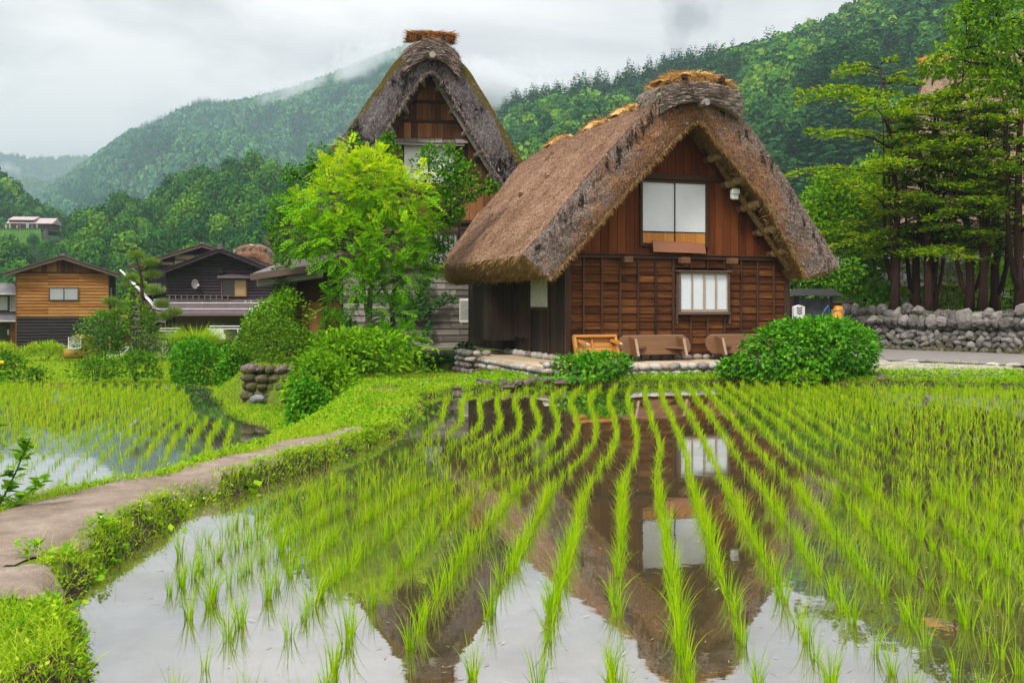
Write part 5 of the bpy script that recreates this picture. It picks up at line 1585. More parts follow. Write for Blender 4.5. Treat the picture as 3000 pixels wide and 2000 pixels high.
for x in (-.36, .36):
    mb = MB(); mb.tube([(x, -1.25, 10.0), (x, .2, 10.0)], .06, 7); mb.build('ridge_stick', M['trunk_dark'], roof2)
mb = MB(); mb.tube([(.02, -1.45, 9.42), (.02, 1, 9.42)], .10, 9); mb.build('ridge_pole', M['log_end'], roof2)
for s_, t_, z_ in ((-2.55, 1.2, 7.15), (-3.05, 1.0, 6.45)):
    mb = MB(); mb.beam((s_ - .35, t_, z_ + .10), (s_ + .2, t_, z_), .11, .09); mb.build('roof_peg', M['bench'], roof2)
for f in (.10, .245, .385, .52, .655, .79, .91):
    x = 2.98 * f; z = 9.20 - 4.9 * f
    lashed_log(h2, 'purlin_end', (x - .08, -.10, z - .06), (x + .18, -1.02, z + .06), .075, (M['log_end'], M['log_end']), 2)
for f in (.08, .26, .40, .55, .7):
    x = -2.98 * f; z = 9.20 - 4.85 * f
    lashed_log(h2, 'purlin_end', (x + .08, -.10, z - .06), (x - .10, -1.02, z + .06), .07, (M['log_end'], M['log_end']), 2)
mb = MB(); mb.tube([(.12, -.42, 8.95), (2.2, -.42, 5.62), (3.3, -.42, 4.2)], [.07, .09, .09], 8); mb.build('verge_pole', M['log_end'], h2)
# outdoor unit of an air conditioner on its plank wall
p = dp(1079, 742, 35.2)
ac = thing('air_conditioner', 'pale air conditioner unit hung on the weathered plank wall beside the front cottage', 'air conditioner', p, TH2 + rad(-30))
mb = MB(); mb.box(-.36, .36, -.13, .13, .0, .86); mb.build('case', M['aircon'], ac, bevel=.03)
mb = MB()
for k in range(9): mb.box(-.30, .30, -.145, -.131, .14 + k * .075, .18 + k * .075)
mb.build('grille', M['grey_metal'], ac)
mb = MB(); mb.box(.16, .28, -.136, -.1305, .70, .76); mb.build('badge', M['blue'], ac)
mb = MB(); mb.box(-.30, -.24, -.12, .5, -.05, -.001); mb.box(.24, .30, -.12, .5, -.05, -.001); mb.build('bracket', M['grey_metal'], ac)
# low stone wall overgrown with ivy below the plank wall
r = np.random.default_rng(77)
lw_ = thing('low_wall', 'low retaining wall smothered in dark ivy below the weathered planks', 'wall', (0, 0, 0))
nb = NB(); stone_run(nb, (-3.3, 31.62), (-.6, 31.52), -.40, .30, .2, r, (.3, .2), .16, (0, -1), .2, .2); nb.build('stonework', M['mound_stone'], lw_)
mb = MB(); mb.beam((-3.3, 31.6, .36), (-1.35, 31.55, .36), .24, .14); mb.build('coping', M['board_grey'], lw_)
n = 1500; x = RN.uniform(-3.4, -.5, n); z = -.38 + .72 * RN.uniform(0, 1, n) ** .8; ok = fbm(x * 1.8, z * 2.5, 5, 3) > .40; x = x[ok]; z = z[ok]; n = len(x)
A = np.stack([RN.normal(0, .5, n), RN.normal(-.5, .3, n), RN.normal(-.5, .4, n)], 1)
V, T = leaves(np.stack([x, RN.uniform(31.2, 31.46, n), z], 1), A, np.array([0, -1., .5]) + RN.normal(0, .4, (n, 3)), RN.uniform(.08, .15, n), RN.uniform(.07, .11, n), .2)
np_mesh('ivy_leaf_cover', V, [T], M['ivy'], lw_)
# ivy hanging on the planks: stems and leaves in strands
iv = thing('ivy', 'strands of dark ivy creeping across the weathered plank wall beside the tree', 'ivy', (0, 0, 0))
mb = MB(); LV = []; 
for pts in (((955, 800), (990, 742), (960, 700), (985, 660), (985, 635)), ((900, 700), (935, 722), (980, 712), (1003, 690), (1020, 700)), ((1003, 690), (1030, 672), (1045, 690)), ((985, 640), (965, 660), (955, 690), (925, 735)), ((960, 700), (930, 680), (905, 690))):
    P = [dp(x, y, 35.75) for x, y in pts]; mb.tube(P, .012, 4)
    for a, b in zip(P[:-1], P[1:]):
        for k in range(int((b - a).length * 46) + 3): LV.append(a.lerp(b, rnd.random()) + Vector((rnd.gauss(0, .07), -.05 + rnd.uniform(-.05, .03), rnd.gauss(0, .08))))
mb.build('stem', M['twig'], iv)
P = np.array([tuple(v) for v in LV]); n = len(P)
V, T = leaves(P, np.stack([RN.normal(0, .5, n), RN.normal(-.3, .2, n), RN.normal(-.9, .3, n)], 1), np.array([0, -1., .5]) + RN.normal(0, .35, (n, 3)), RN.uniform(.10, .19, n), RN.uniform(.08, .14, n), .2)
np_mesh('foliage', V, [T], M['ivy'], iv)
def pole(name, label, cat, a, b, rad_, mat, taper=.8):
    mb = MB(); mb.tube([a, Vector(a).lerp(Vector(b), .5) + Vector((.01, 0, .01)), b], [rad_, rad_ * .95, rad_ * taper], 7)
    return tag(mb.build(name, mat), label, cat)
pole('wooden_stake', 'thin upright stake leaning on the weathered plank wall', 'stake', dp(951, 808, 34.6), dp(948, 718, 35.5), .045, M['trim_brown'])
mb = MB(); mb.beam(dp(890, 768, 34.9), dp(1052, 818, 34.3), .15, .05, (0, -1, .4)); tag(mb.build('plank', M['board_grey']), 'long grey plank slanting down against the foot of the weathered wall', 'plank')

# ------------------------------------------------------------------ plank shed with a small roof, left of the tree
SX, SY = dp(672, 780, 31.5)[0], 31.5
sh = thing('plank_shed', 'brown plank shed with heavy post and jutting board roof, half buried in leaves', 'shed', (SX, SY, .2), rad(-14))
mb = MB(); x = .12
while x < 1.6:
    x2 = x + rnd.uniform(.16, .30); mb.box(x, x2 - .012, rnd.uniform(.0, .015), .05, .1, 1.75); x = x2
mb.build('wall', M['board_old'], sh)
mb = MB(); mb.box(.12, 1.7, -.03, .055, 1.752, 1.84); mb.box(.12, 1.7, .052, .07, .0, 2.9); mb.build('wall_rail', M['beam_dark'], sh)
mb = MB(); mb.box(-.14, .115, -.12, .14, -.5, 2.85); mb.build('post', M['board_old'], sh, bevel=.015)
mb = MB(); mb.add([(-.95, -.9, 2.62), (1.3, -.9, 2.90), (1.3, 1.2, 3.38), (-.95, 1.2, 3.1)], [(0, 1, 2, 3)]); ro = mb.build('roof', M['roof_brown'], sh); so = ro.modifiers.new('t', 'SOLIDIFY'); so.thickness = .05
mb = MB(); mb.beam((-.96, -.93, 2.52), (1.3, -.93, 2.80), .05, .20); mb.build('fascia', M['trim_brown'], ro)
mb = MB(); mb.beam((-.90, -.5, 2.36), (1.2, -.5, 2.62), .34, .26); mb.build('eave_beam', M['board_grey'], ro, bevel=.02)
# ------------------------------------------------------------------ farmhouses on the left
def gable_roof(parent, W, D, ze, zr, ov, ovf, th, mat, trim, ridge_mat=None, xr=None):
    xr = W / 2 if xr is None else xr
    roof = None
    for sg in (-1, 1):
        xe = -ov if sg < 0 else W + ov
        sl = (zr - ze) / (xr if sg < 0 else W - xr); zz = ze - sl * ov
        mb = MB(); mb.add([(xe, -ovf, zz + th), (xr, -ovf, zr + th), (xr, D, zr + th), (xe, D, zz + th), (xe, -ovf, zz + th - .045), (xr, -ovf, zr + th - .045), (xr, D, zr + th - .045), (xe, D, zz + th - .045)],
                          [(0, 1, 2, 3), (7, 6, 5, 4), (0, 4, 5, 1), (1, 5, 6, 2), (2, 6, 7, 3), (3, 7, 4, 0)])
        o = mb.build('roof', mat, parent)
        mb = MB(); mb.beam((xe, -ovf + .04, zz + th - .16), (xr, -ovf + .04, zr + th - .16), .06, .18, (0, 0, 1)); mb.beam((xe, -ovf - .01, zz + th - .03), (xr, -ovf - .01, zr + th - .03), .06, .05, (0, 0, 1)); mb.build('bargeboard', trim, o)
        roof = o
    mb = MB(); mb.box(xr - .13, xr + .13, -ovf - .03, D, zr + th - .02, zr + th + .09); mb.build('ridge_cap', ridge_mat or mat, roof)
    mb = MB()
    for f in (.22, .78):
        x = W * f; z = ze + (zr - ze) * (1 - abs(x - xr) / max(xr, W - xr)) + th - .34
        mb = MB(); mb.box(x - .06, x + .06, -ovf + .12, .0, z, z + .12); mb.build('purlin_end', trim, parent)
def win(parent, name, x0, x1, z0, z1, y, fm, panes, label=None):
    mb = MB(); t = .045
    mb.box(x0 - t, x1 + t, y - .06, y + .02, z1, z1 + t); mb.box(x0 - t, x1 + t, y - .075, y + .02, z0 - t, z0); mb.box(x0 - t, x0, y - .06, y + .02, z0, z1); mb.box(x1, x1 + t, y - .06, y + .02, z0, z1)
    n = len(panes)
    for k in range(1, n): xx = x0 + (x1 - x0) * k / n; mb.box(xx - .022, xx + .022, y - .05, y + .01, z0, z1)
    o = mb.build(name, fm, parent)
    if label: o['label'] = label
    for k, pm in enumerate(panes):
        mb = MB(); mb.box(x0 + (x1 - x0) * k / n + .024, x0 + (x1 - x0) * (k + 1) / n - .024, y - .02, y, z0, z1); mb.build('pane', pm, o)
    return o
# --- golden log-sided house
TG = rad(19); GO = at(46, 1035, 58); zg = -1.0
gh = thing('log_sided_house', 'small gabled house with golden log siding above and blackened siding below', 'house', (GO.x, GO.y, 0), TG)
W = 5.05
mb = MB(); logs_wall(mb, .06, W - .06, 1.14, 3.74, 14, [1.72, 3.4], 0, .055); mb.build('wall', M['gold_log'], gh)
mb = MB(); logs_wall(mb, .06, W - .06, -.70, 1.14, 10, [1.75, 3.42], 0, .055); mb.build('lower_wall', M['black_log'], gh)
mb = MB()
x = .3
while x < W - .3:
    zt = 3.78 + (4.72 - 3.79) * (1 - abs(x + .1 - W / 2) / (W / 2)) - .05
    if zt > 3.80: mb.box(x, x + .26, -.02, .02, 3.75, zt)
    x += .27
mb.build('gable_boards', M['board_old'], gh)
mb = MB()
for xx in (.8, W / 2, W - .8):
    zt = 3.79 + .93 * (1 - abs(xx - W / 2) / (W / 2)); mb.box(xx - .05, xx + .05, -.07, -.021, 3.72, zt)
mb.box(.05, W - .05, -.075, -.002, 3.70, 3.80); mb.build('gable_post', M['beam_dark'], gh)
for xx in (.0, W - .06):
    mb = MB(); mb.box(xx, xx + .06, -.07, .05, -.75, 3.8); mb.build('corner_post', M['board_old'], gh)
mb = MB(); mb.box(.0, W, .06, 7, -.8, 3.75); mb.prism([(0, .06, 3.7), (W, .06, 3.7), (W / 2, .06, 4.66)], (0, 6.9, 0)); mb.build('wall_core', M['inside'], gh)
mb = MB(); y = .1
while y < 7: mb.box(W + .001, W + .03, y, y + .22, -.75, 3.7); y += .235
mb.build('side_wall', M['board_dark'], gh)
mb = MB()
for k in range(3): mb.box(W + .031, W + .05, .9 + k * .5, 1.25 + k * .5, 1.8, 2.9)
mb.build('side_window', M['glass_frost'], gh)
mb = MB(); mb.box(-.03, W + .03, -.10, 7, -1.6, -.71); mb.build('foundation', M['sill_rust'], gh)
win(gh, 'window', 1.80, 3.34, 2.17, 2.86, -.05, M['trim_brown'], [M['glass_frost'], M['glass_frost']])
gable_roof(gh, W, 7.2, 3.76, 4.62, .62, .55, .16, M['roof_slate'], M['trim_brown'])
# --- the annex that shows at the very edge of the photograph
an = thing('roadside_house', 'house with two sheet metal eaves and a curtained window at the left edge', 'house', (GO.x - 2.9, GO.y + .35, 0), TG)
mb = MB(); mb.box(-5, 2.70, .0, 6, -1.4, 3.0); mb.build('wall', M['board_old'], an)
for z0, z1, yf in ((2.52, 3.15, -.9), (.95, 1.45, -1.1)):
    mb = MB(); mb.add([(-5, yf, z0), (2.72, yf, z0), (2.72, .0, z1), (-5, .0, z1), (-5, yf, z0 - .07), (2.72, yf, z0 - .07), (2.72, .0, z1 - .07), (-5, .0, z1 - .07)], [(0, 1, 2, 3), (7, 6, 5, 4), (0, 4, 5, 1), (1, 5, 6, 2), (3, 7, 4, 0)]); ro = mb.build('roof', M['roof_slate'], an)
    mb = MB(); mb.tube([(-5, yf - .06, z0 - .05), (2.72, yf - .06, z0 - .05)], .06, 6); mb.build('gutter', M['grey_metal'], ro)
win(an, 'window', .3, 2.05, 1.55, 2.35, -.02, M['trim_brown'], [M['glass_pale'], M['glass_pale']]); win(an, 'window', 2.2, 2.58, 1.52, 2.35, -.02, M['white_paint'], [M['glass_pale']])
win(an, 'door', .2, 1.95, -.95, .6, -.02, M['trim_brown'], [M['glass'], M['glass']])
mb = MB(); mb.box(2.18, 2.62, -.04, -.001, -.75, .8); mb.build('wall_panel', M['gold_log'], an)
mb = MB(); mb.box(2.02, 2.12, -.09, -.001, .10, .40); mb.build('mailbox', M['white_paint'], an)
mb = MB(); mb.box(2.25, 2.62, -.12, .02, -1.4, -.76); mb.build('post_footing', M['concrete'], an)
# --- dark stained house
TD = rad(12); DO = at(486, 1035, 55)
dh = thing('dark_house', 'dark purple brown log sided house with a pent roof, satellite dish and amber window', 'house', (DO.x, DO.y, 0), TD)
W = 5.83
mb = MB(); logs_wall(mb, .0, W, 2.10, 4.85, 16, [2.0, 3.9], 0, .05)
mbv = mb; mb2 = MB()
# trim the courses that pass the roof line by rebuilding each course to the gable width
hg = (4.85 - 2.10) / 16
for k in range(16):
    za = 2.10 + k * hg; zc = za + hg
    hw = W / 2 if zc < 3.75 else max(0, (4.95 - zc) / (4.95 - 3.75) * W / 2 + .12)
    if hw > .1: logs_wall(mb2, W / 2 - min(hw, W / 2), W / 2 + min(hw, W / 2), za, zc, 1, [2.0, 3.9], 0, .05)
mb2.build('wall', M['purple_log'], dh)
mb = MB(); x = .15
while x < W:
    mb.box(x, min(W, x + .40) - .01, -.01, .03, -1.0, 1.45); x += .40
mb.build('lower_wall', M['board_dark'], dh)
mb = MB(); mb.box(.5, W - .4, -.03, -.011, .55, 1.35); mb.box(2.9, 3.9, -.045, -.031, -.2, .9); mb.build('wall_panel', M['trim_brown'], dh)
mb = MB(); mb.box(0, W, .05, 8, -1.4, 3.75); mb.prism([(0, .05, 3.7), (W, .05, 3.7), (W / 2, .05, 4.85)], (0, 7.9, 0)); mb.build('wall_core', M['inside'], dh)
gable_roof(dh, W, 8, 3.68, 4.86, .40, .75, .16, M['roof_purple'], M['purple_log'], M['roof_slate'])
mb = MB(); mb.box(W / 2 - .12, W / 2 + .12, -.80, -.70, 4.92, 5.24); mb.build('ridge_end', M['roof_purple'], dh)
mb = MB(); mb.add([(-.65, -1.15, 1.38), (W - .0, -1.15, 1.38), (W - .0, .0, 2.2), (-.65, .0, 2.2), (-.65, -1.15, 1.30), (W - .0, -1.15, 1.30), (W - .0, .0, 2.12), (-.65, .0, 2.12)], [(0, 1, 2, 3), (7, 6, 5, 4), (0, 4, 5, 1), (1, 5, 6, 2), (3, 7, 4, 0)])
pr = mb.build('pent_roof', M['roof_purple'], dh)
for yy, zz in ((-.40, 1.955), (-.85, 1.632)):
    mb = MB(); mb.tube([(-.4, yy, zz), (W - .05, yy, zz)], .025, 5)
    for k in range(9): mb.box(-.3 + k * .75, -.26 + k * .75, yy - .03, yy + .03, zz - .03, zz + .05)
    mb.build('snow_rail', M['white_metal'], pr)
mb = MB(); mb.tube([(-.65, -1.20, 1.28), (W, -1.20, 1.28)], .05, 6); mb.build('gutter', M['trim_brown'], pr)
win(dh, 'window', 2.98, 4.30, 2.36, 3.24, -.05, M['bench'], [M['glass'], M['glass_amber']])
mb = MB(); mb.add([(2.75, -.42, 3.36), (4.5, -.42, 3.36), (4.5, -.06, 3.55), (2.75, -.06, 3.55), (2.75, -.42, 3.33), (4.5, -.42, 3.33), (4.5, -.06, 3.52), (2.75, -.06, 3.52)], [(0, 1, 2, 3), (7, 6, 5, 4), (0, 4, 5, 1), (1, 5, 6, 2), (3, 7, 4, 0)])
for k in range(30): mb.box(2.76 + k * .0585, 2.78 + k * .0585, -.43, -.40, 3.34, 3.385)
mb.build('window_canopy', M['roof_purple'], dh)
mb = MB(); mb.box(2.75, 3.05, -.25, -.05, 3.62, 3.85); mb.build('vent_hood', M['black'], dh)
for k in range(4):
    mb = MB(); mb.tube([(.35 + k * 1.75, -.05, -1.0), (.35 + k * 1.75, -.05, 1.4)], .03, 5); mb.build('downpipe', M['trim_brown'], dh)
def LD(x, y, z):
    c, s = math.cos(TD), math.sin(TD); return Vector((DO.x + x * c - y * s, DO.y + x * s + y * c, z))
# dish and ladder are things of their own
sd_ = thing('satellite_dish', 'grey satellite dish fixed to the dark log siding left of the amber window', 'satellite dish', LD(1.55, -.06, 2.75), TD)
mb = MB(); vs = []; fs = []
for i in range(6):
    for k in range(18):
        a = 6.283 * k / 18; rr = .27 * i / 5; vs.append((.62 * rr * math.cos(a) * 1.15 + .02, -.30 + .5 * rr * rr * 1.6 * -1 + .10, .26 + rr * math.sin(a)))
for i in range(5):
    for k in range(18): fs.append((i * 18 + k, i * 18 + (k + 1) % 18, (i + 1) * 18 + (k + 1) % 18, (i + 1) * 18 + k))
mb.add(vs, fs); o = mb.build('dish', plain('dish_grey', (.20, .16, .18), .45, .4, .06), sd_, smooth=True); q = o.modifiers.new('t', 'SOLIDIFY'); q.thickness = .015
mb = MB(); mb.tube([(0, -.02, .0), (0, -.14, .02), (.02, -.2, .26)], .028, 6); mb.tube([(.05, -.22, .0), (.24, -.62, .20)], .016, 5); mb.build('arm', M['white_metal'], sd_)
mb = MB(); mb.box(.20, .28, -.68, -.58, .16, .25); mb.build('receiver', M['white_metal'], sd_)
lad = thing('ladder', 'metal ladder lying on its side along the pent roof of the dark house', 'ladder', LD(.05, -.18, 2.14), TD)
for z in (.0, .24):
    mb = MB(); mb.box(0, 3.45, -.04, .0, z, z + .05); mb.build('rail', M['trim_brown'], lad)
for k in range(11):
    mb = MB(); mb.box(.15 + k * .31, .18 + k * .31, -.035, -.005, .05, .24); mb.build('rung', M['grey_metal'], lad)
# --- house behind it
RO = at(425, 1000, 64)
rh = thing('plastered_house', 'house with cream plaster panels under a wide gable roof, standing behind the dark house', 'house', (RO.x, RO.y, 0), TD)
W = 7.6
mb = MB(); mb.box(0, W, 0, 8, -1.4, 4.4); mb.prism([(0, 0, 4.4), (W, 0, 4.4), (W * .47, 0, 5.55)], (0, 8, 0)); mb.build('wall', M['purple_log'], rh)
mb = MB()
for x0, x1, z0, z1 in ((1.0, 1.72, 4.45, 4.62), (1.8, 3.05, 4.45, 4.72), (3.15, 4.1, 4.45, 4.72), (1.85, 3.05, 4.80, 5.08), (3.15, 3.9, 4.80, 5.08)): mb.box(x0, x1, -.02, .0, z0, z1)
mb.build('plaster_panel', M['plaster'], rh)
gable_roof(rh, W, 8, 4.42, 5.60, 1.0, .9, .2, M['roof_slate'], M['trim_brown'], None, W * .47)
win(rh, 'side_window', .3, .9, 2.0, 3.2, -.01, M['grey_metal'], [M['glass_frost'], M['glass_frost']])
# --- tufted thatched roof peeping over the dark house
tp = thing('thatched_hut', 'thatched hut whose shaggy ridge peeps over the roof of the dark house', 'hut', (at(742, 740, 72).x, 72, 0), rad(12))
z0 = CH + (HY - 765) * 72 / F
thatch_roof(tp, [(0, z0 + 1.0), (1.2, z0 + .92), (1.3, z0 + .2), (3.2, z0 - 2.4)], [(0, z0 + 1.0), (1.2, z0 + .92), (1.3, z0 + .2), (3.2, z0 - 2.4)], [(0, z0 + .35), (.6, z0 + .05), (2.6, z0 - 2.6)], [(0, z0 + .35), (.6, z0 + .05), (2.6, z0 - 2.6)], 0, -.8, 6, 6, [M['thatch'], M['thatch_cut'], M['thatch_under'], M['straw_brown'], M['straw_grey'], M['straw_under']], 51, .1, (2500, 1500, 500))
straw_mat(tp, 'straw_mat', (0, .0, z0 + .95), 1.35, 1.5, .42, M['straw_brown'], M['straw_brown'], 52, .35, 3500)
mb = MB(); mb.box(-2.2, 2.2, 0, 6, -1.4, z0 - 1.9); mb.prism([(-2.2, 0, z0 - 1.9), (2.2, 0, z0 - 1.9), (0, 0, z0 + .3)], (0, 5, 0)); mb.build('wall', M['board_old'], tp)
# --- shelter with stacked firewood and a thatched lean-to between the houses
fw = thing('firewood_shelter', 'open lean-to stacked with split firewood between the golden and the dark house', 'shelter', (at(385, 1000, 57).x, 57, 0), rad(12))
nb = NB(); r = np.random.default_rng(60); mbw = MB()
for k in range(90):
    x = r.uniform(0, 2.0); z = -.9 + r.uniform(0, 3.2); L = r.uniform(.5, 1.3); mbw.tube([(x, -.2 + r.uniform(-.1, .1), z), (x + L * .9, -.2 + r.uniform(-.15, .1), z + r.uniform(-.12, .12))], r.uniform(.03, .07), 5)
fwo = mbw.build('firewood', M['board_grey'], fw); fwo['kind'] = 'stuff'
mb = MB(); mb.box(-.1, 2.4, .0, 2, -1.3, 2.6); mb.build('wall', M['board_dark'], fw)
mb = MB(); mb.add([(.4, -.6, 2.35), (2.5, -.6, 2.75), (2.5, 2, 3.1), (.4, 2, 2.7)], [(0, 1, 2, 3)]); o = mb.build('roof', M['trim_brown'], fw); q = o.modifiers.new('t', 'SOLIDIFY'); q.thickness = .07
st = thing('straw_hut', 'little brown hut with sagging thatch far back between the golden and dark houses', 'hut', (at(378, 960, 70).x, 70, 0), rad(8))
thatch_roof(st, [(0, 1.0), (.4, .9), (1.9, -.35)], [(0, 1.0), (.4, .9), (1.9, -.35)], [(0, .7), (1.6, -.5)], [(0, .7), (1.6, -.5)], 0, -.5, 2, 2, [M['thatch'], M['thatch_cut'], M['thatch_under'], M['straw_brown'], M['straw_grey'], M['straw_under']], 61, .05, (500, 400, 200))
mb = MB(); mb.box(-1.3, 1.3, 0, 2, -1.4, .0); mb.build('wall', M['board_old'], st)
mb = MB(); mb.box(-.1, .1, -.32, .0, .95, 1.10); mb.tube([(-.9, -.3, 1.03), (.9, -.3, 1.03)], .13, 7); mb.build('straw_mat', M['straw'], st)
# --- white scaffold tubes leaning beside the pine
for k in range(3):
    a = dp(276 + k * 5, 620 + k * 4, 50); b = dp(352 + k * 4, 702 + k * 2, 47.5)
    pole('white_pole', ['upper', 'middle', 'lower'][k] + ' of the three white poles slanting up beside the young pine', 'pole', a, b, .04, M['white_paint'], 1.0)
# --- tarpaulin-covered machine with a clear window
TP = at(232, 1045, 47.0)
tm = thing('covered_machine', 'farm machine under an olive tarpaulin with clear plastic window, before the blackened siding', 'machine', (TP.x, TP.y, -.66), rad(10))
V, T = ico(3); nb = NB()
for c, s_, bx in (((.18, 0, .66), (.50, .45, .46), .9), ((-.16, -.1, .20), (.50, .45, .36), .5), ((.45, 0, .2), (.55, .45, .30), .6)):
    q = np.sign(V) * np.abs(V) ** (1 - bx * .62); q = q / np.max(np.abs(q)) ; d = 1 + (fbm(V[:, 0] * 3 + 5, V[:, 2] * 3 + V[:, 1] * 3 + 5, 7, 3) - .5) * .28
    P = q * d[:, None] * np.array(s_) + np.array(c); P[:, 2] = np.maximum(P[:, 2], 0.0); nb.add(P, T)
nb.build('tarpaulin', M['tarp'], tm, smooth=True)
mb = MB(); mb.add([(-.36, -.47, .52), (.18, -.50, .50), (.20, -.47, 1.02), (-.30, -.45, 1.0)], [(0, 1, 2, 3)]); o = mb.build('clear_window', plain('clear_plastic', (.36, .35, .33), .15, .6, .5, 7), tm); q = o.modifiers.new('t', 'SOLIDIFY'); q.thickness = .02
mb = MB(); mb.box(-.37, .20, -.505, -.48, .46, .53); mb.box(-.37, -.33, -.49, -.46, .53, 1.03); mb.box(.17, .21, -.515, -.47, .53, 1.03); mb.build('window_frame', M['white_paint'], tm)
mb = MB(); mb.beam((.15, -.62, .20), (.80, -.62, .26), .05, .05); mb.beam((.62, -.62, .0), (.95, -.55, .42), .035, .03); mb.beam((.45, -.63, .02), (.55, -.6, .2), .05, .05); mb.build('frame', M['red'], tm)
# garden figure with a teal pinwheel, red and white marker, laundry frames, bicycles
gp = thing('garden_pinwheel', 'teal pinwheel on crossed sticks in front of the blackened siding', 'pinwheel', (at(182, 1030, 48).x, 48, -.85), 0)
mb = MB(); mb.tube([(0, 0, 0), (.02, 0, .85)], .02, 5); mb.tube([(-.2, 0, .05), (.14, 0, .72)], .02, 5); mb.build('stick', M['twig'], gp)
mb = MB()
for k in range(4):
    a = k * 1.57 + .4; mb.prism([(0, -.03, .66), (.20 * math.cos(a), -.03, .66 + .20 * math.sin(a)), (.15 * math.cos(a + .8), -.03, .66 + .15 * math.sin(a + .8))], (0, .012, 0))
mb.build('sails', plain('pale_teal', (.30, .50, .48), .5, .3, .1), gp)
mk = thing('marker_post', 'red and white striped marker post beside the blackened siding', 'marker', (at(322, 1000, 52).x, 52, -1.0), 0)
for k in range(5):
    mb = MB(); mb.tube([(0, 0, .25 * k), (0, 0, .25 * k + .249)], .055, 8); mb.build('band', M['red'] if k % 2 else M['white_paint'], mk)
def laundry(x0, x1, y, Y, label, n):
    a = at(x0 * K, 1040, Y); L = (x1 - x0) * K * Y / F; zt = CH - (y * K - HY) * Y / F - (-.95)
    t = thing('drying_rack', label, 'drying rack', (a.x, Y, -.95), 0)
    mb = MB()
    for x in (0.05, L - .05): mb.tube([(x, 0, 0), (x, 0, zt)], .025, 6); 
    mb.tube([(-.2, 0, zt), (L + .2, 0, zt)], .025, 6); mb.tube([(-.2, .35, zt + .12), (L + .2, .35, zt + .12)], .025, 6); mb.tube([(.05, 0, zt * .55), (.05, .35, zt)], .02, 5); mb.tube([(L - .05, 0, zt * .55), (L - .05, .35, zt)], .02, 5)
    mb.build('frame', M['white_metal'], t)
    for k in range(n):
        x = L * (k + .5) / n; w_ = rnd.uniform(.10, .22); h_ = rnd.uniform(.25, .55); c = rnd.choice(['white_paint', 'black', 'blue', 'white_paint'])
        mb = MB(); mb.prism([(x - w_, -.03, zt - .03), (x + w_, -.03, zt - .03), (x + w_ * .9, -.06, zt - h_), (x - w_ * .8, -.05, zt - h_ * .95)], (0, .03, 0)); mb.build('hanging_cloth', M[c], t)
laundry(372, 400, 760, 50, 'drying rack with dark clothes left of the pampas clump', 3)
laundry(485, 545, 755, 50, 'white drying rack with small cloths right of the pampas clump', 6)
def bike(px, Y, rz, label):
    p = at(px * K, 1035, Y); b = thing('bicycle', label, 'bicycle', (p.x, Y, -.95), rz)
    for x in (-.5, .5):
        mb = MB(); pts = [(x + .33 * math.cos(a), 0, .34 + .33 * math.sin(a)) for a in np.linspace(0, 6.283, 19)]; mb.tube(pts, .022, 5); wh = mb.build('wheel', M['black'], b)
        mb = MB()
        for k in range(6): a = k * .524; mb.tube([(x - .32 * math.cos(a), 0, .34 - .32 * math.sin(a)), (x + .32 * math.cos(a), 0, .34 + .32 * math.sin(a))], .004, 4)
        mb.build('spokes', M['white_metal'], wh)
    mb = MB(); mb.tube([(-.5, 0, .34), (-.1, 0, .32), (.38, 0, .78)], .02, 6); mb.tube([(-.1, 0, .32), (-.2, 0, .85)], .02, 6); mb.tube([(.5, 0, .34), (.36, 0, .95)], .02, 6); mb.tube([(-.16, 0, .62), (.36, 0, .76)], .02, 6); mb.build('frame', M['white_metal'], b)
    mb = MB(); mb.tube([(.3, -.25, 1.0), (.36, 0, .97), (.3, .25, 1.0)], .018, 6); mb.build('handlebar', M['white_metal'], b)
    mb = MB(); mb.box(-.30, -.08, -.07, .07, .85, .90); mb.build('saddle', M['black'], b, bevel=.02)
bike(283, 49.5, .5, 'pale bicycle parked beside the round shrub near the blackened siding'); bike(378, 49, 1.1, 'bicycle parked under the dark clothes left of the pampas clump')
# --- long-roofed house and visitors on the far terrace
FH = at(88, 676, 300); 
fh = thing('terrace_house', 'far off house with a long pale roof on the wooded slope, visitors in front', 'house', (FH.x, 300, FH.z), rad(6))
mb = MB(); mb.box(-5.6, 6.2, 0, 7, -1, 2.5); mb.build('wall', plain('russet_wall', (.10, .045, .05), .7, .2, .2), fh)
mb = MB(); mb.prism([(-6.6, -1.2, 2.1), (-6.6, 3.5, 4.1), (-6.6, 8, 2.1)], (13.4, 0, 0)); o = mb.build('roof', M['roof_pink'], fh)
mb = MB(); mb.box(-5.9, 1.2, -.4, 3, 2.55, 3.25); mb.build('clerestory', plain('russet_wall2', (.16, .10, .11), .7, .2, .2), fh)
mb = MB(); mb.prism([(-6.1, -.9, 3.25), (-6.1, 3.4, 4.5), (-6.1, 3.4, 4.3), (-6.1, -.9, 3.1)], (7.6, 0, 0)); mb.build('roof', M['roof_pink'], fh)
mb = MB()
for k in range(6): mb.box(-5 + k * 1.8, -4.2 + k * 1.8, -.03, .0, .2, 1.7)
mb.build('window', M['glass'], fh)
tl = thing('terrace_lawn', 'grassy shelf held by a dark bank below the long roofed house', 'terrace', (FH.x, 296, FH.z), 0)
mb = MB(); mb.prism([(-14, -6, -.05), (8, -6, -.05), (9, 10, -.05), (-14, 10, -.05)], (0, 0, -.5)); mb.prism([(-14, -6.2, -.56), (8, -6.2, -.56), (12, -13, -7), (-14, -13, -7)], (0, 3, -1)); mb.build('bank', plain('lawn', (.055, .135, .018), .9, .1, .25, .5), tl)
mb = MB(); mb.prism([(5.2, -5.9, -.3), (8.5, -4.5, -.3), (12.5, -10, -7.5), (10, -12.5, -9), (4.2, -12.8, -8)], (0, 1.5, .3)); mb.build('soil', plain('dark_soil', (.06, .05, .055), .9, .1, .2, .6), tl)
mb = MB()
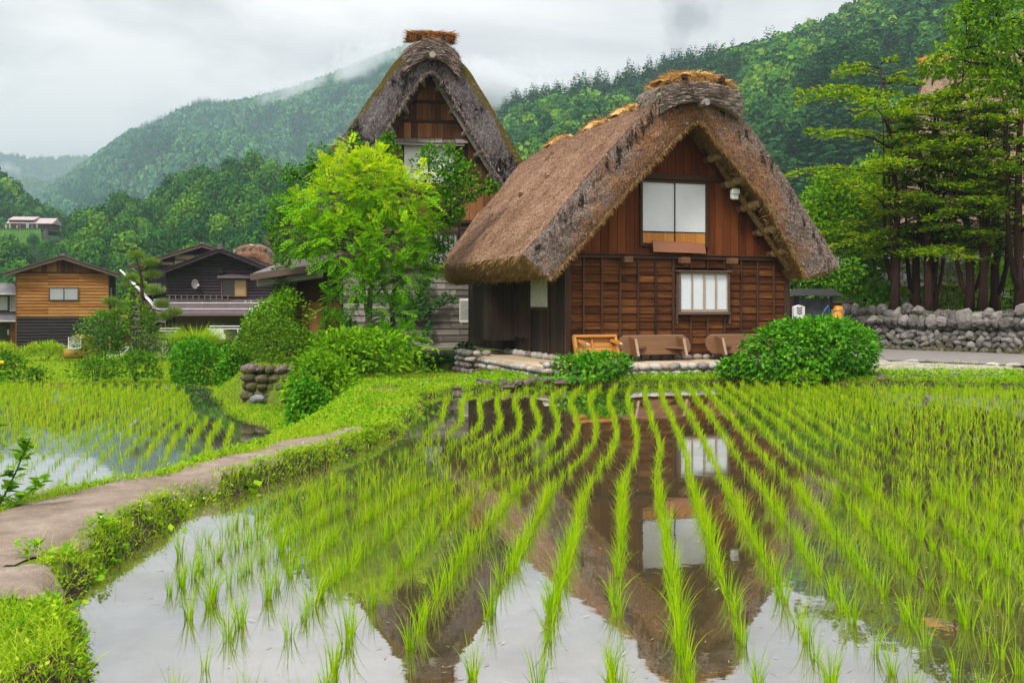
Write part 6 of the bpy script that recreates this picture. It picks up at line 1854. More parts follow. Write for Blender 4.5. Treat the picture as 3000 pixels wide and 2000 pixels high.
for k in range(16): mb.tube([(-12 + k * 1.25, -5.5, 0), (-12 + k * 1.25, -5.5, .9)], .06, 5)
mb.tube([(-12, -5.5, .9), (7, -5.5, .9)], .06, 5); mb.build('railing', M['trim_brown'], tl)
for k in range(14):
    x = FH.x + rnd.uniform(-9, 5); y = 292 + rnd.uniform(0, 5)
    pm = plain('clothes', rnd.choice([(.6, .6, .62), (.5, .08, .07), (.07, .15, .4), (.05, .05, .06), (.65, .62, .5), (.1, .3, .5)]), .8, .1, .05)
    pr_ = thing('person', 'tiny far off visitor standing on the terrace of the long roofed house', 'person', (x, y, FH.z - .05), rnd.uniform(0, 6), 'visitors on the far terrace')
    mb = MB(); mb.tube([(-.10, 0, 0), (-.11, 0, .45), (-.09, 0, .82)], [.07, .075, .10], 6, 0); mb.tube([(.10, 0, 0), (.11, 0, .45), (.09, 0, .82)], [.07, .075, .10], 6, 0)
    mb.lathe((0, 0, 0), [(.16, .80), (.18, 1.0), (.20, 1.35), (.10, 1.45), (.055, 1.5), (.09, 1.56), (.11, 1.64), (.08, 1.74), (.01, 1.77)], 8)
    mb.tube([(-.22, 0, 1.38), (-.27, .02, 1.1), (-.25, -.08, .85)], [.055, .05, .04], 5); mb.tube([(.22, 0, 1.38), (.27, .02, 1.1), (.25, -.08, .85)], [.055, .05, .04], 5)
    mb.build('body', pm, pr_)
# ------------------------------------------------------------------ right side: dry stone wall, thatched house, notice board
r = np.random.default_rng(21)
sw = thing('stone_wall', 'mossy dry stone retaining wall of rough grey boulders along the lane', 'wall', (0, 0, 0))
nb = NB(); Wp = [(12.65, 38.1), (13.3, 37.4), (16.9, 32.9), (22.5, 26.4)]
stone_run(nb, Wp[0], Wp[2], .18, 1.15, .20, r, (.27, .2), .20, (-.66, -.62), .36, .95, .22, 2)
stone_run(nb, Wp[0], Wp[2], 1.13, 1.60, .30, r, (.33, .3), .24, (-.66, -.62), .40, .5, .22, 2)
stone_run(nb, Wp[2], Wp[3], .18, 1.6, .22, r, (.27, .2), .2, (-.66, -.62), .26, .7, .2, 1)
stone_run(nb, (14.4, 43.0), (12.6, 38.1), .18, 1.6, .24, r, (.28, .2), .2, (-.94, .3), .26, .7, .1, 1)
nb.build('stonework', M['wall_stone'], sw, smooth=False)
nb = NB(); n = 5200
f = RN.uniform(0, 1, n); X = 12.7 + f * 9.6; Yw = np.interp(X, [12.65, 13.3, 16.9, 22.5], [38.1, 37.4, 32.9, 26.4]); ky = RN.uniform(.05, 1.3, n) ** 1.6
P = np.stack([X + ky * .7, Yw + ky * .7, np.full(n, 1.60)], 1); V, T, Q = tufts(P, .07, .02, .9, .7); nb.add(V, T, Q)
tag(nb.build('moss', M['weed']), 'low moss and grass along the top of the stone wall', 'moss', kind='stuff')
# kerb stones between lane and gravel
kb = NB(); s = 0.0
while s < 1:
    p = np.array([11.6, 28.95]) * (1 - s) + np.array([15.6, 24.6]) * s
    W_ = rock(NB(), None, r.uniform(.12, .26), r.uniform(.09, .16), r.uniform(.05, .12), r, r.uniform(-.1, .1), .2)
    ang = r.uniform(-.9, -.6); c, q = math.cos(ang), math.sin(ang)
    kb.add(np.stack([W_[:, 0] * c - W_[:, 1] * q + p[0], W_[:, 0] * q + W_[:, 1] * c + p[1], W_[:, 2] + .22], 1), ico(2)[1]); s += r.uniform(.06, .13)
tag(kb.build('kerb_stones', M['cobble']), 'row of pale flat kerb stones between the lane and the gravel', 'kerb', kind='stuff')
# thatched house among the trees
T3 = rad(-110)
H3 = (21.3, 50.5)
h3 = thing('thatched_house', 'big pale thatched house on the right, hidden behind the row of yew trees', 'house', (H3[0], H3[1], 1.6), T3)
ro3 = [(0, 12.9), (.6, 12.8), (1.4, 12.1), (5.3, 6.0), (7.2, 3.4)]; ri3 = [(0, 12.2), (.5, 11.8), (4.6, 5.6), (6.6, 3.0)]
rf3, _, _ = thatch_roof(h3, ro3, ro3, ri3, ri3, 0, 0.0, 22, 20, [M['thatch_pink'], M['thatch_cut'], M['thatch_under'], M['straw_brown'], M['straw_grey'], M['straw_under']], 71, .12, (14000, 3000, 1000), lean=-2.6)
straw_mat(rf3, 'straw_mat', (0, .3, 12.75), 1.2, 1.8, .35, M['straw_old'], M['straw_old'], 72, .7, 1500)
mb = MB(); mb.box(-5.6, 5.6, 1.2, 20, -.5, 4.3); mb.prism([(-5.4, 1.2, 4.2), (5.4, 1.2, 4.2), (0, 1.2, 12)], (0, 3, 0)); mb.build('wall', M['board_dark'], h3)
mb = MB(); y = 1.3
while y < 20:
    mb.box(5.61, 5.70, y, y + .12, -.2, 4.2); y += 1.82
mb.box(5.61, 5.72, 1.2, 20, 1.9, 2.02); mb.box(5.61, 5.72, 1.2, 20, .35, .5); mb.build('wall_frame', M['beam_z'], h3)
for k in range(9):
    if k in (2, 5): continue
    mb = MB(); mb.box(5.62, 5.66, 1.5 + 1.82 * k, 2.9 + 1.82 * k, .6, 1.85); o = mb.build('window', M['glass_pale'] if k % 3 else M['white_paint'], h3)
    mb = MB(); mb.box(5.661, 5.68, 2.17 + 1.82 * k, 2.23 + 1.82 * k, .6, 1.85); mb.box(5.661, 5.68, 1.5 + 1.82 * k, 2.9 + 1.82 * k, 1.2, 1.25); mb.build('window_bars', M['beam_dark'], o)
mb = MB(); mb.add([(5.4, .8, 2.75), (5.4, 8, 2.75), (7.6, 8, 2.2), (7.6, .8, 2.2)], [(0, 1, 2, 3)]); o = mb.build('porch_roof', M['roof_pink'], h3); q = o.modifiers.new('t', 'SOLIDIFY'); q.thickness = .08
# low shop-like house further left, half hidden
SH = at(2520, 905, 46)
s3 = thing('plank_house', 'low plank house with white paper doors seen under the trees right of the cottage', 'house', (SH.x - 2.2, 46, 0.3), rad(-6))
mb = MB(); mb.box(0, 8.5, 0, 5, 0, 2.9); mb.build('wall', M['board_dark'], s3)
mb = MB(); mb.add([(-.8, -1.3, 2.55), (9.2, -1.3, 2.55), (9.2, 3, 4.0), (-.8, 3, 4.0)], [(0, 1, 2, 3)]); o = mb.build('roof', M['roof_slate'], s3); q = o.modifiers.new('t', 'SOLIDIFY'); q.thickness = .10
mb = MB(); mb.box(-.8, 9.2, -1.36, -1.301, 2.38, 2.6); mb.build('fascia', M['concrete'], o)
for k in range(5):
    x = .6 + 1.6 * k; mb = MB(); mb.box(x, x + 1.1, -.04, -.001, .5, 2.2); o = mb.build('window', M['shoji_low'], s3)
    mb = MB(); mb.box(x + .52, x + .58, -.07, -.041, .5, 2.2); mb.box(x - .06, x + 1.16, -.08, -.041, 1.25, 1.33); mb.box(x - .08, x - .01, -.10, -.041, .2, 2.4); mb.build('window_frame', M['beam_z'], o)
# notice board with a little roof
NBp = at(1870 * K, 760 * K, 33.5)
nbd = thing('notice_board', 'grey blank notice board under a small black roof beside the right corner of the cottage', 'notice board', (NBp.x, 33.5, .2), rad(8))
mb = MB()
for x in (-.62, .62): mb.box(x - .05, x + .05, -.05, .05, 0, 1.95)
mb.build('post', M['black'], nbd)
mb = MB(); mb.box(-.56, .56, -.04, .02, .94, 1.88); mb.build('panel', M['slate_sheet'], nbd)
mb = MB(); mb.box(-.57, .57, -.055, -.041, 1.17, 1.20); mb.build('rail', M['grey_metal'], nbd)
mb = MB(); mb.add([(-.86, -.38, 1.97), (.86, -.38, 1.97), (.72, .0, 2.20), (-.72, .0, 2.20), (-.86, .38, 1.97), (.86, .38, 1.97)], [(0, 1, 2, 3), (3, 2, 5, 4), (0, 3, 4), (1, 5, 2), (0, 4, 5, 1)]); mb.build('roof', M['black'], nbd)
# white post with three chevrons
wp = thing('white_post', 'white wooden post with three black chevrons left of the notice board', 'post', (at(1834 * K, 745 * K, 33).x, 33, .2), rad(6))
mb = MB(); mb.box(-.19, .19, -.09, .09, 0, 1.60); mb.prism([(-.19, -.09, 1.601), (.19, -.09, 1.601), (0, -.09, 1.66)], (0, .18, 0)); mb.build('shaft', M['white_paint'], wp, bevel=.01)
mb = MB()
for k in range(3):
    z = 1.34 + k * .085
    mb.prism([(-.09, -.092, z + .05), (0, -.092, z), (.09, -.092, z + .05), (.09, -.092, z + .09), (0, -.092, z + .04), (-.09, -.092, z + .09)], (0, -.006, 0))
for k in range(5):
    z = .98 - k * .13
    mb.box(-.035, .035, -.097, -.092, z, z + .012); mb.box(-.006, .006, -.097, -.0921, z - .04, z + .03); mb.box(-.03, .02, -.097, -.0921, z - .045, z - .035)
mb.build('marking', M['black'], wp)
# yellow bucket upturned on a rack, teal basin, green can, bamboo fence
bp_ = at(1921 * K, 735 * K, 33.5)
bk = thing('orange_bucket', 'big orange bucket tilted upside down on a wire stand behind the bamboo fence', 'bucket', (bp_.x, 33.5, 1.36), rad(12))
bk.rotation_euler = (rad(-6), rad(10), 0)
mb = MB(); mb.lathe((0, 0, 0), [(.21, .0), (.22, .02), (.21, .03), (.165, .44), (.15, .46), (.01, .465)], 20); mb.build('bowl', M['orange'], bk, smooth=False)
mb = MB(); pts = [(.20 * math.cos(a), -.06 - .17 * abs(math.sin(a)), .18 + .15 * math.sin(a)) for a in np.linspace(0, 3.14, 10)]; mb.tube(pts, .014, 5); mb.build('handle', M['grey_metal'], bk)
rk = thing('wire_stand', 'thin wire stand carrying the orange bucket', 'stand', (bp_.x, 33.5, .2), 0)
mb = MB()
for a, b in (((-.30, -.2, 0), (.22, -.15, 1.5)), ((.30, -.2, 0), (-.22, -.15, 1.5)), ((-.3, .2, 0), (.2, .15, 1.15)), ((.3, .2, 0), (-.2, .15, 1.15)), ((-.2, -.16, 1.16), (.2, -.16, 1.16)), ((-.2, .15, 1.14), (.2, .15, 1.14)), ((-.4, -.3, .02), (.7, -.3, .05))): mb.tube([a, b], .016, 5)
mb.build('wire', M['grey_metal'], rk)
tb_ = thing('teal_basin', 'teal plastic basin with a blue hose beside the orange bucket', 'basin', (at(1895 * K, 750 * K, 33).x, 33, 1.23), 0)
sl = thing('wooden_stool', 'plain wooden stool carrying the teal basin and the green can', 'stool', (at(1889 * K, 750 * K, 33).x, 33, .2), 0)
mb = MB(); mb.box(-.45, .45, -.25, .25, .98, 1.02); mb.build('seat', M['board_grey'], sl)
for x_ in (-.4, .4):
    for y_ in (-.2, .2):
        mb = MB(); mb.box(x_ - .03, x_ + .03, y_ - .03, y_ + .03, 0, .979); mb.build('leg', M['board_grey'], sl)
mb = MB(); mb.lathe((0, 0, 0), [(.20, 0), (.26, .22), (.28, .25), (.25, .25), (.20, .03), (.02, .02)], 18); mb.build('bowl', M['teal'], tb_)
mb = MB(); mb.tube([(-.25, -.1, .1), (-.1, -.2, .42), (.1, .0, .6), (.2, .1, .3)], .022, 6); mb.build('hose', M['blue'], tb_)
gc = thing('watering_can', 'small bright green watering can behind the hydrangea', 'watering can', (at(1881 * K, 745 * K, 33).x, 32.95, 1.23), 0)
mb = MB(); mb.lathe((0, 0, 0), [(.11, 0), (.12, .24), (.09, .28), (.02, .28)], 14); mb.build('body', M['greenp'], gc)
mb = MB(); mb.tube([(.10, 0, .05), (.26, 0, .26)], .025, 6); mb.tube([(-.10, 0, .08), (-.2, 0, .2), (-.1, 0, .3)], .016, 6); mb.build('spout', M['greenp'], gc)
fa = at(1842 * K, 760 * K, 32.0); fb_ = at(1944 * K, 762 * K, 32.6)
bf = thing('bamboo_fence', 'low bamboo fence behind the big hydrangea bush', 'fence', (fa.x, fa.y, .2), math.atan2(fb_.y - fa.y, fb_.x - fa.x))
L = math.hypot(fb_.x - fa.x, fb_.y - fa.y)
mb = MB()
for z in (.55, .98): mb.tube([(-.3, 0, z), (L + .1, 0, z)], .03, 6)
mb.build('rail', M['trunk_dark'], bf)
mb = MB(); x = -.2
while x < L: mb.tube([(x, -.04, -.1), (x + rnd.uniform(-.02, .02), -.04, 1.20 + rnd.uniform(-.06, .08))], .026, 6); x += rnd.uniform(.09, .16)
mb.build('bamboo_slats', plain('bamboo', (.30, .23, .17), .6, .3, .3, 8), bf)
rc = thing('red_counter', 'red and white stall front glimpsed behind the notice board', 'stall', (at(1910 * K, 690 * K, 44).x, 44, .3), 0)
mb = MB(); mb.box(-1.2, 1.2, 0, .8, 1.25, 1.65); mb.build('front_board', M['red'], rc); mb = MB(); mb.box(-1.3, 1.3, -.06, .9, 1.651, 2.0); mb.box(-1.1, 1.1, .1, .7, 0, 1.249); mb.build('counter', M['white_paint'], rc)
nb = NB(); stone_run(nb, (at(1880 * K, 700 * K, 41).x, 41), (at(1960 * K, 700 * K, 41).x, 40), .1, 1.55, .22, r, (.26, .2), .2, (0, -1), .25, .5, 0, 1)
tag(nb.build('stone_wall', M['wall_stone']), 'short dark stone wall behind the orange bucket', 'wall')
# ------------------------------------------------------------------ shrubs, trees and flowers
def lumpy(d, r, n=7, amp=.22):
    c = rdir(n, r); a = r.uniform(.3, 1, n) * amp
    return 1 + (np.exp(-((1 - d @ c.T) / .18)) * a).sum(1) - amp * .35
def bush(name, label, cat, x0, x1, ytop, ybase, Y, n, L, W, mat, seed, ry=None, droop=.3, core=.55, stems=7, lump=.25, group=None, flat=0.0, extra=None):
    """leafy shrub filling the outline (x0..x1, ytop..ybase, 2352-pixel view) at distance Y"""
    r = np.random.default_rng(seed)
    b = dp((x0 + x1) / 2, ybase, Y); rx = (x1 - x0) * .5 * K * Y / F; hz = (ybase - ytop) * K * Y / F
    t = thing(name, label, cat, b, 0, group)
    ry = rx * .85 if ry is None else ry
    d = rdir(n, r); d[:, 2] = np.where(d[:, 2] < -.58, -d[:, 2], d[:, 2])
    rad_ = np.where(r.uniform(0, 1, n) < .72, r.uniform(.82, 1.04, n), r.uniform(.35, .85, n))
    lm = lumpy(d, r, 13, lump * 1.45)
    cz = hz * .36
    P = d * (rad_ * lm)[:, None] * np.array([rx, ry, hz * .64]) + np.array([0, 0, cz])
    P[:, 2] = np.where(P[:, 2] < .02, r.uniform(.02, .25 * hz, n), P[:, 2])
    out = nrm(d * np.array([1 / rx, 1 / ry, 1 / hz]) * min(rx, hz))
    A = nrm(out * .8 + r.normal(0, .5, (n, 3)) + np.array([0, 0, .15 - droop])); N = nrm(out * (1 - flat) + np.array([0, 0, .75 + flat]) + r.normal(0, .28, (n, 3)))
    Ls = L * r.uniform(.4, 1.3, n)
    fo = NB(); fo.add(*leaves(P, A, N, Ls, W * r.uniform(.7, 1.15, n) * Ls / L, .22))
    ns = 10 + n // 260; d = rdir(ns, r); d[:, 2] = np.abs(d[:, 2]) * .8 + .12; d = nrm(d); k_ = 9; f = np.tile(np.linspace(.80, 1.0, k_), ns); dd = np.repeat(d, k_, 0); ext = np.repeat(r.uniform(1.06, 1.34, ns), k_)
    P = dd * (f * ext)[:, None] * np.array([rx, ry, hz * .66]) + np.array([0, 0, cz]) + r.normal(0, .02, (ns * k_, 3))
    A = nrm(dd * .5 + rdir(ns * k_, r) * .8 + np.array([0, 0, .1])); V, T = leaves(P, A, np.array([0, 0, .9]) + dd * .5 + r.normal(0, .3, (ns * k_, 3)), L * r.uniform(.5, 1.0, ns * k_), W * r.uniform(.5, 1.0, ns * k_), .2)
    fo.add(V, T); fo.build('foliage', mat, t)
    mb = MB()
    for q in range(ns): mb.tube([d[q] * .6 * np.array([rx, ry, hz * .66]) + np.array([0, 0, cz]), d[q] * ext[q * k_] * np.array([rx, ry, hz * .66]) + np.array([0, 0, cz])], [.007, .004], 4)
    for k in range(stems):
        a = r.uniform(0, 6.28); f = r.uniform(.2, .75)
        mb.tube([(rx * .15 * math.cos(a), ry * .15 * math.sin(a), -.1), (rx * f * .6 * math.cos(a), ry * f * .6 * math.sin(a), hz * .4), (rx * f * math.cos(a), ry * f * math.sin(a), hz * .78)], [.018, .013, .006], 5)
    mb.build('stem', M['twig'], t)
    return t, (rx, ry, hz)
def blossoms(t, pts, rad_, mat, name='flower'):
    nb = NB(); V, T = ico(1)
    for p in pts: nb.add(V * np.array([rad_, rad_, rad_ * .6]) + np.array(p), T)
    return nb.build(name, mat, t)

# hydrangeas along the terrace
bush('hydrangea', 'big round bright green hydrangea at the right corner of the cottage terrace', 'hydrangea', 1738, 2004, 740, 868, 24.3, 9000, .135, .085, M['hydrangea'], 1, droop=.45, lump=.16)
t, (rx, ry, hz) = bush('hydrangea', 'small bright hydrangea in front of the orange table, with a few yellow flowers', 'hydrangea', 1264, 1432, 816, 868, 23.6, 2300, .125, .075, M['hydrangea'], 2, droop=.3, lump=.3)
blossoms(t, [(x, -ry * .7, z) for x, z in ((-.55, .42), (-.42, .36), (-.7, .30), (-.35, .45), (-.62, .22))], .028, M['yellow'])
bush('hydrangea', 'smallest hydrangea, between the tipped bench and the big round hydrangea', 'hydrangea', 1652, 1716, 822, 866, 23.8, 650, .12, .072, M['hydrangea'], 3, lump=.35)
bush('leafy_weed', 'pale broad leaved weed growing in the bank below the cobble terrace', 'weed', 1820 / 1, 1880, 858, 880, 22.9, 120, .13, .06, M['clover'], 4)
# mound on the left with its stones
r = np.random.default_rng(31)
ms = thing('mound_wall', 'corner of old mossy purple brown stones holding up the planted mound', 'wall', (0, 0, 0))
nb = NB()
stone_run(nb, (-6.35, 23.95), (-4.9, 23.55), -.42, .42, .21, r, (.27, .2), .2, (-.2, -1), .22, .3, .05)
stone_run(nb, (-6.7, 26.2), (-6.35, 23.95), -.42, .42, .21, r, (.27, .2), .2, (-1, -.2), .22, .3, .05)
nb.build('stonework', M['mound_stone'], ms)
nb = NB(); W_ = rock(NB(), None, .23, .2, .14, r, .1, .15); nb.add(W_ * .8 + np.array([-6.02, 23.5, -.36]), ico(2)[1])
tag(nb.build('boulder', plain('grey_boulder', (.20, .22, .24), .85, .2, .3, 5)), 'single pale blue grey boulder at the foot of the mound corner', 'boulder')
bush('creeper_bush', 'loose tangle of creepers and weeds spilling over the mossy mound corner', 'bush', 584, 745, 765, 846, 24.8, 4000, .085, .06, M['weed'], 6, droop=.5, lump=.3)
bush('lime_hydrangea', 'wide lime green leafy bush in front of the tree trunk', 'bush', 690, 900, 775, 900, 24.6, 5600, .15, .085, M['lime'], 7, droop=.3, lump=.35)
bush('lime_hydrangea', 'low lime green bush spilling down the bank above the dark glossy shrub', 'bush', 668, 800, 830, 925, 22.4, 2600, .14, .08, M['lime'], 8, droop=.4, lump=.35)
bush('glossy_shrub', 'dark glossy leaved shrub on the slope between the path and the lower paddy', 'shrub', 664, 752, 868, 985, 18.4, 2600, .085, .06, M['hydrangea'], 9, droop=.55, lump=.25)
# fern and sumac sprigs
def fronds(nb, P, A, N, L, pairs=6, wd=.09, ln=.30, curve=.25, r=RN):
    """pinnate leaves: paired leaflets along a drooping rib"""
    n = len(P); A = nrm(A); S = nrm(np.cross(A, N)); U = np.cross(S, A); L = np.broadcast_to(L, (n,))
    for j in range(pairs):
        f = (j + .7) / pairs
        b = P + A * (L * f)[:, None] - np.array([0, 0, 1.]) * (L * curve * f * f)[:, None]
        sz = L * ln * (1 - .45 * abs(f - .45))
        for sg in (-1, 1):
            D = nrm(A * .55 + S * sg * .95 - U * .12 + r.normal(0, .08, (n, 3)))
            V, T = leaves(b, D, U + r.normal(0, .15, (n, 3)), sz, L * wd * 1.15, .1); nb.add(V, T)
    e = P + A * (L * .98)[:, None] - np.array([0, 0, 1.]) * (L * curve)[:, None]
    V, T = leaves(e, A - np.array([0, 0, .3]), U, L * ln * .8, L * wd, .1); nb.add(V, T)
t = thing('fern', 'drooping yellowish fern beside the mossy mound stones', 'fern', dp(668, 905, 22.6))
nb = NB(); n = 14; a = RN.uniform(0, 6.28, n); fronds(nb, np.zeros((n, 3)), np.stack([np.cos(a), np.sin(a) * .7, RN.uniform(.5, 1.1, n)], 1), np.tile([[0, 0, 1.]], (n, 1)), RN.uniform(.4, .8, n), 9, .05, .22, .6); nb.build('foliage', M['lime'], t)

# left side shrubs
def simple(*a, **k): return bush(*a, **k)
t, q = bush('flowering_shrub', 'pale green shrub dusted with white flowers below the plank shed', 'shrub', 566, 668, 690, 800, 29.5, 3000, .12, .075, M['lime'], 12, lump=.4)
blossoms(t, [(RN.uniform(-.95, .2) * q[0], RN.uniform(-.7, .1) * q[1], RN.uniform(.55, .98) * q[2]) for _ in range(90)], .028, M['white_petal'])
bush('climbing_shrub', 'tall column of climbing leaves covering the left side of the shed post', 'climber', 632, 676, 600, 790, 31.0, 2200, .10, .075, M['shrub'], 13, lump=.3)
bush('leafy_shrub', 'bushy green shrub crowded under the white flowering shrub', 'shrub', 556, 650, 745, 812, 27.6, 2300, .10, .06, M['weed'], 14, lump=.4)
bush('dense_shrub', 'widest dark green shrub at the edge of the upper field, left of the mound', 'shrub', 396, 522, 797, 884, 31.2, 4600, .13, .07, M['hydrangea'], 15, droop=.2, lump=.3, group=None)
bush('dense_shrub', 'dark green shrub touching the left side of the mound stones', 'shrub', 505, 592, 803, 888, 28.4, 2400, .13, .07, M['hydrangea'], 16, droop=.2, lump=.35)
bush('low_shrub', 'low weedy shrub in the field under the olive tarpaulin', 'shrub', 178, 262, 826, 868, 31.5, 1500, .11, .05, M['shrub'], 17, lump=.45)
bush('low_shrub', 'second low shrub in the field, below the tangled round shrub', 'shrub', 274, 358, 812, 868, 31.5, 1700, .12, .055, M['shrub'], 18, lump=.45)
bush('low_shrub', 'tiny dark plant alone in the bright field near the left edge', 'shrub', 66, 106, 848, 876, 31.2, 350, .10, .06, M['shrub'], 19, lump=.5)
bush('low_shrub', 'shrub cut off by the left edge of the photograph beside the lower field', 'shrub', -60, 44, 815, 872, 31.2, 2300, .12, .065, M['shrub'], 20, lump=.4)
bush('round_shrub', 'round airy shrub beside the olive tarpaulin', 'shrub', 193, 276, 748, 816, 45.5, 1700, .16, .09, M['shrub'], 21, lump=.35)
bush('tangled_shrub', 'tall tangled shrub under the young pine between the two houses', 'shrub', 284, 366, 716, 812, 46.0, 1900, .16, .09, M['weed'], 22, lump=.45)
bush('tangled_shrub', 'bright young shrub rising behind the bicycle left of the dark house', 'shrub', 296, 352, 640, 760, 60, 900, .3, .2, M['lime'], 23, lump=.5)
t, q = bush('day_lilies', 'yellow day lilies by the wall at the left edge', 'flowers', -30, 42, 790, 822, 44, 900, .22, .03, M['grass'], 24, droop=-.8)
blossoms(t, [(RN.uniform(-.8, .95) * q[0], -q[1] * .6, RN.uniform(.5, 1.1) * q[2]) for _ in range(26)], .034, M['yellow'])
bush('weed_patch', 'tall weeds along the foundation of the golden house', 'weeds', 45, 160, 796, 820, 47, 1500, .22, .05, M['grass'], 25, ry=.6, droop=-.6)
bush('garden_shrub', 'low mixed garden plants with one violet bloom between shrub and pampas clump', 'shrub', 385, 470, 788, 826, 40, 1300, .14, .07, M['weed'], 26, lump=.5)
# pampas clump
p = dp(449, 812, 44); t = thing('pampas_clump', 'fountain of long arching pampas leaves in front of the dark house', 'pampas grass', p)
n = 2600; a = RN.uniform(0, 6.28, n); tl = np.abs(RN.normal(.35, .38, n)); rr = RN.uniform(0, .55, n)
V, T, Q = blades(np.stack([rr * np.cos(a), rr * np.sin(a), np.zeros(n)], 1), np.stack([np.cos(a) * tl, np.sin(a) * tl, np.ones(n)], 1), RN.uniform(.9, 1.75, n), .028, RN.uniform(.2, .85, n), 5)
np_mesh('foliage', V, [T, Q], M['grass'], t)
# sprig with a yellow flower at the very left foreground
t = thing('foreground_plant', 'leafy plant with one yellow flower standing at the left edge beside the lower paddy', 'plant', (-4.35, 8.2, .1))
t.scale = (1.2, 1.2, 1.3)
nb = NB(); mb = MB()
for (dx, dy, h, n) in ((-.25, .0, .72, 60), (.05, .1, .50, 46), (-.1, -.1, .95, 60), (-.38, .05, .50, 50), (.22, 0, .26, 24)):
    top = Vector((dx + .22, dy, h)); b0 = Vector((dx * .4, dy, 0)); mb.tube([b0, b0.lerp(top, .5) + Vector((.02, 0, .02)), top], [.008, .006, .004], 5)
    f = RN.uniform(.12, 1, n); P = np.array(b0)[None] * (1 - f[:, None]) + np.array(top)[None] * f[:, None]
    a = RN.uniform(0, 6.28, n); V, T = leaves(P + RN.normal(0, .015, (n, 3)), np.stack([np.cos(a), np.sin(a), RN.uniform(-.2, .7, n)], 1), np.stack([-np.cos(a) * .4, -np.sin(a) * .4, np.ones(n)], 1), RN.uniform(.07, .13, n), RN.uniform(.055, .085, n), .2); nb.add(V, T)
nb.build('foliage', M['lime'], t); mb.build('stem', M['shrub'], t)
blossoms(t, [(.14, -.1, 1.0), (.17, -.1, .995), (.11, -.1, .995), (.15, -.11, 1.02)], .022, M['yellow'])
# big weeds on the near bank
for (x, y, nn, L, lab) in ((-2.85, 8.15, 12, .085, 'clump of large butterbur like leaves on the grass strip beside the path'), (-3.18, 6.55, 26, .065, 'broad leaved weed between the two bare patches near the left corner'), (-2.62, 10.0, 4, .16, 'upright pair of long pale leaves on the bank edge beside the path'), (-3.05, 7.35, 34, .055, 'low mat of round leaves at the edge of the path, nearest the water')):
    p = drop(x, y); t = thing('broad_weed', lab, 'weed', p); a = RN.uniform(0, 6.28, nn)
    V, T = leaves(np.stack([RN.normal(0, L * .8, nn), RN.normal(0, L * .5, nn), RN.uniform(.02, .12, nn)], 1), np.stack([np.cos(a), np.sin(a), RN.uniform(.2, .9, nn)], 1), np.stack([-np.cos(a) * .6, -np.sin(a) * .6, np.ones(nn)], 1), L * RN.uniform(.7, 1.2, nn), L * .62, .15)
    np_mesh('foliage', V, [T], M['clover'], t)
# thin flowering grass stalk leaning over the water and white clover heads
cl = NB(); V, T = ico(1)
P = np.concatenate([scatter(60, -5, -1, 4.5, 12, inframe_bank), scatter(60, -3, 12, 20, 26, inframe_bank)])
for q in P: cl.add(V * .006 * (1 + .05 * q[1]) + q + np.array([0, 0, .12]), T)
tag(cl.build('clover_flowers', M['white_petal']), 'tiny white clover heads dotted over the grass banks', 'flowers', kind='stuff')

# ------------------------------------------------------------------ trees
def limb(mb, a, b, r0, r1, sag=.0, wig=.08, n=6, k=6, mi=0):
    a = Vector(a); b = Vector(b); L = (b - a).length; pts = []; rs = []
    for i in range(k + 1):
        f = i / k; p = a.lerp(b, f) + Vector((rnd.gauss(0, wig) * L * .12, rnd.gauss(0, wig) * L * .12, -sag * L * math.sin(math.pi * f) + rnd.gauss(0, wig) * L * .06)) * (0 if i in (0, k) else 1)
        pts.append(p); rs.append(r0 + (r1 - r0) * f)
    mb.tube(pts, rs, n, mi); return pts
def lobed_tree(name, label, cat, base, trunks, lobes, leaf, trunkmat, mats, seed, group=None):
    """trunks: list of polylines of (x,y,Y) in the 2352-pixel view with radii; lobes: (x, y, radius px, distance, leaf count)"""
    r = np.random.default_rng(seed); t = thing(name, label, cat, base, 0, group); B = np.array(base)
    mb = MB(); nodes = []
    for pl, r0, r1 in trunks:
        P = [dp(*q) - Vector(base) for q in pl]; n = len(P); mb.tube(P, [r0 + (r1 - r0) * i / (n - 1) for i in range(n)], 8); nodes += [(p, r0 + (r1 - r0) * i / (n - 1)) for i, p in enumerate(P)][1:]
    nb = NB()
    for (x, y, rp, Y, n) in lobes:
        c = np.array(dp(x, y, Y)) - B; R_ = rp * K * Y / F
        nd = min(nodes, key=lambda q: (q[0] - Vector(c)).length + (2.0 if q[0].z > c[2] else 0))
        pts = limb(mb, nd[0], Vector(c), min(nd[1], .05), .014, .02)
        for j in range(6): limb(mb, pts[-2 - (j % 3)], Vector(c + rdir(1, r)[0] * R_ * .85), .013, .004, 0, .06, 4, 3)
        leaf(nb, c, R_, n, r)
    mb.build('trunk', trunkmat, t, smooth=True)
    nb.build('crown', mats, t)
    return t
def leaf_pinnate(L):
    def f(nb, c, R_, n, r):
        d = rdir(n, r); d[:, 2] = d[:, 2] * .9 + .12; d = nrm(d); lm = lumpy(d, r, 6, .35)
        P = c + d * (R_ * lm * r.uniform(.35, 1.02, n) ** .6)[:, None] * np.array([1, 1, .92])
        A = nrm(d * .8 + r.normal(0, .45, (n, 3)) + np.array([0, 0, .05])); N = nrm(np.array([0, 0, 1.]) + d * .45 + r.normal(0, .25, (n, 3)))
        n0 = len(nb.tint); fronds(nb, P, A, N, L * r.uniform(.7, 1.25, n), 6, .115, .34, .22, r)
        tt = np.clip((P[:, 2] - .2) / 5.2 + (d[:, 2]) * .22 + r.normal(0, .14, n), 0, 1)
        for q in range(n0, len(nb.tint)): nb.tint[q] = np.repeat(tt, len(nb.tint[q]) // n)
    return f
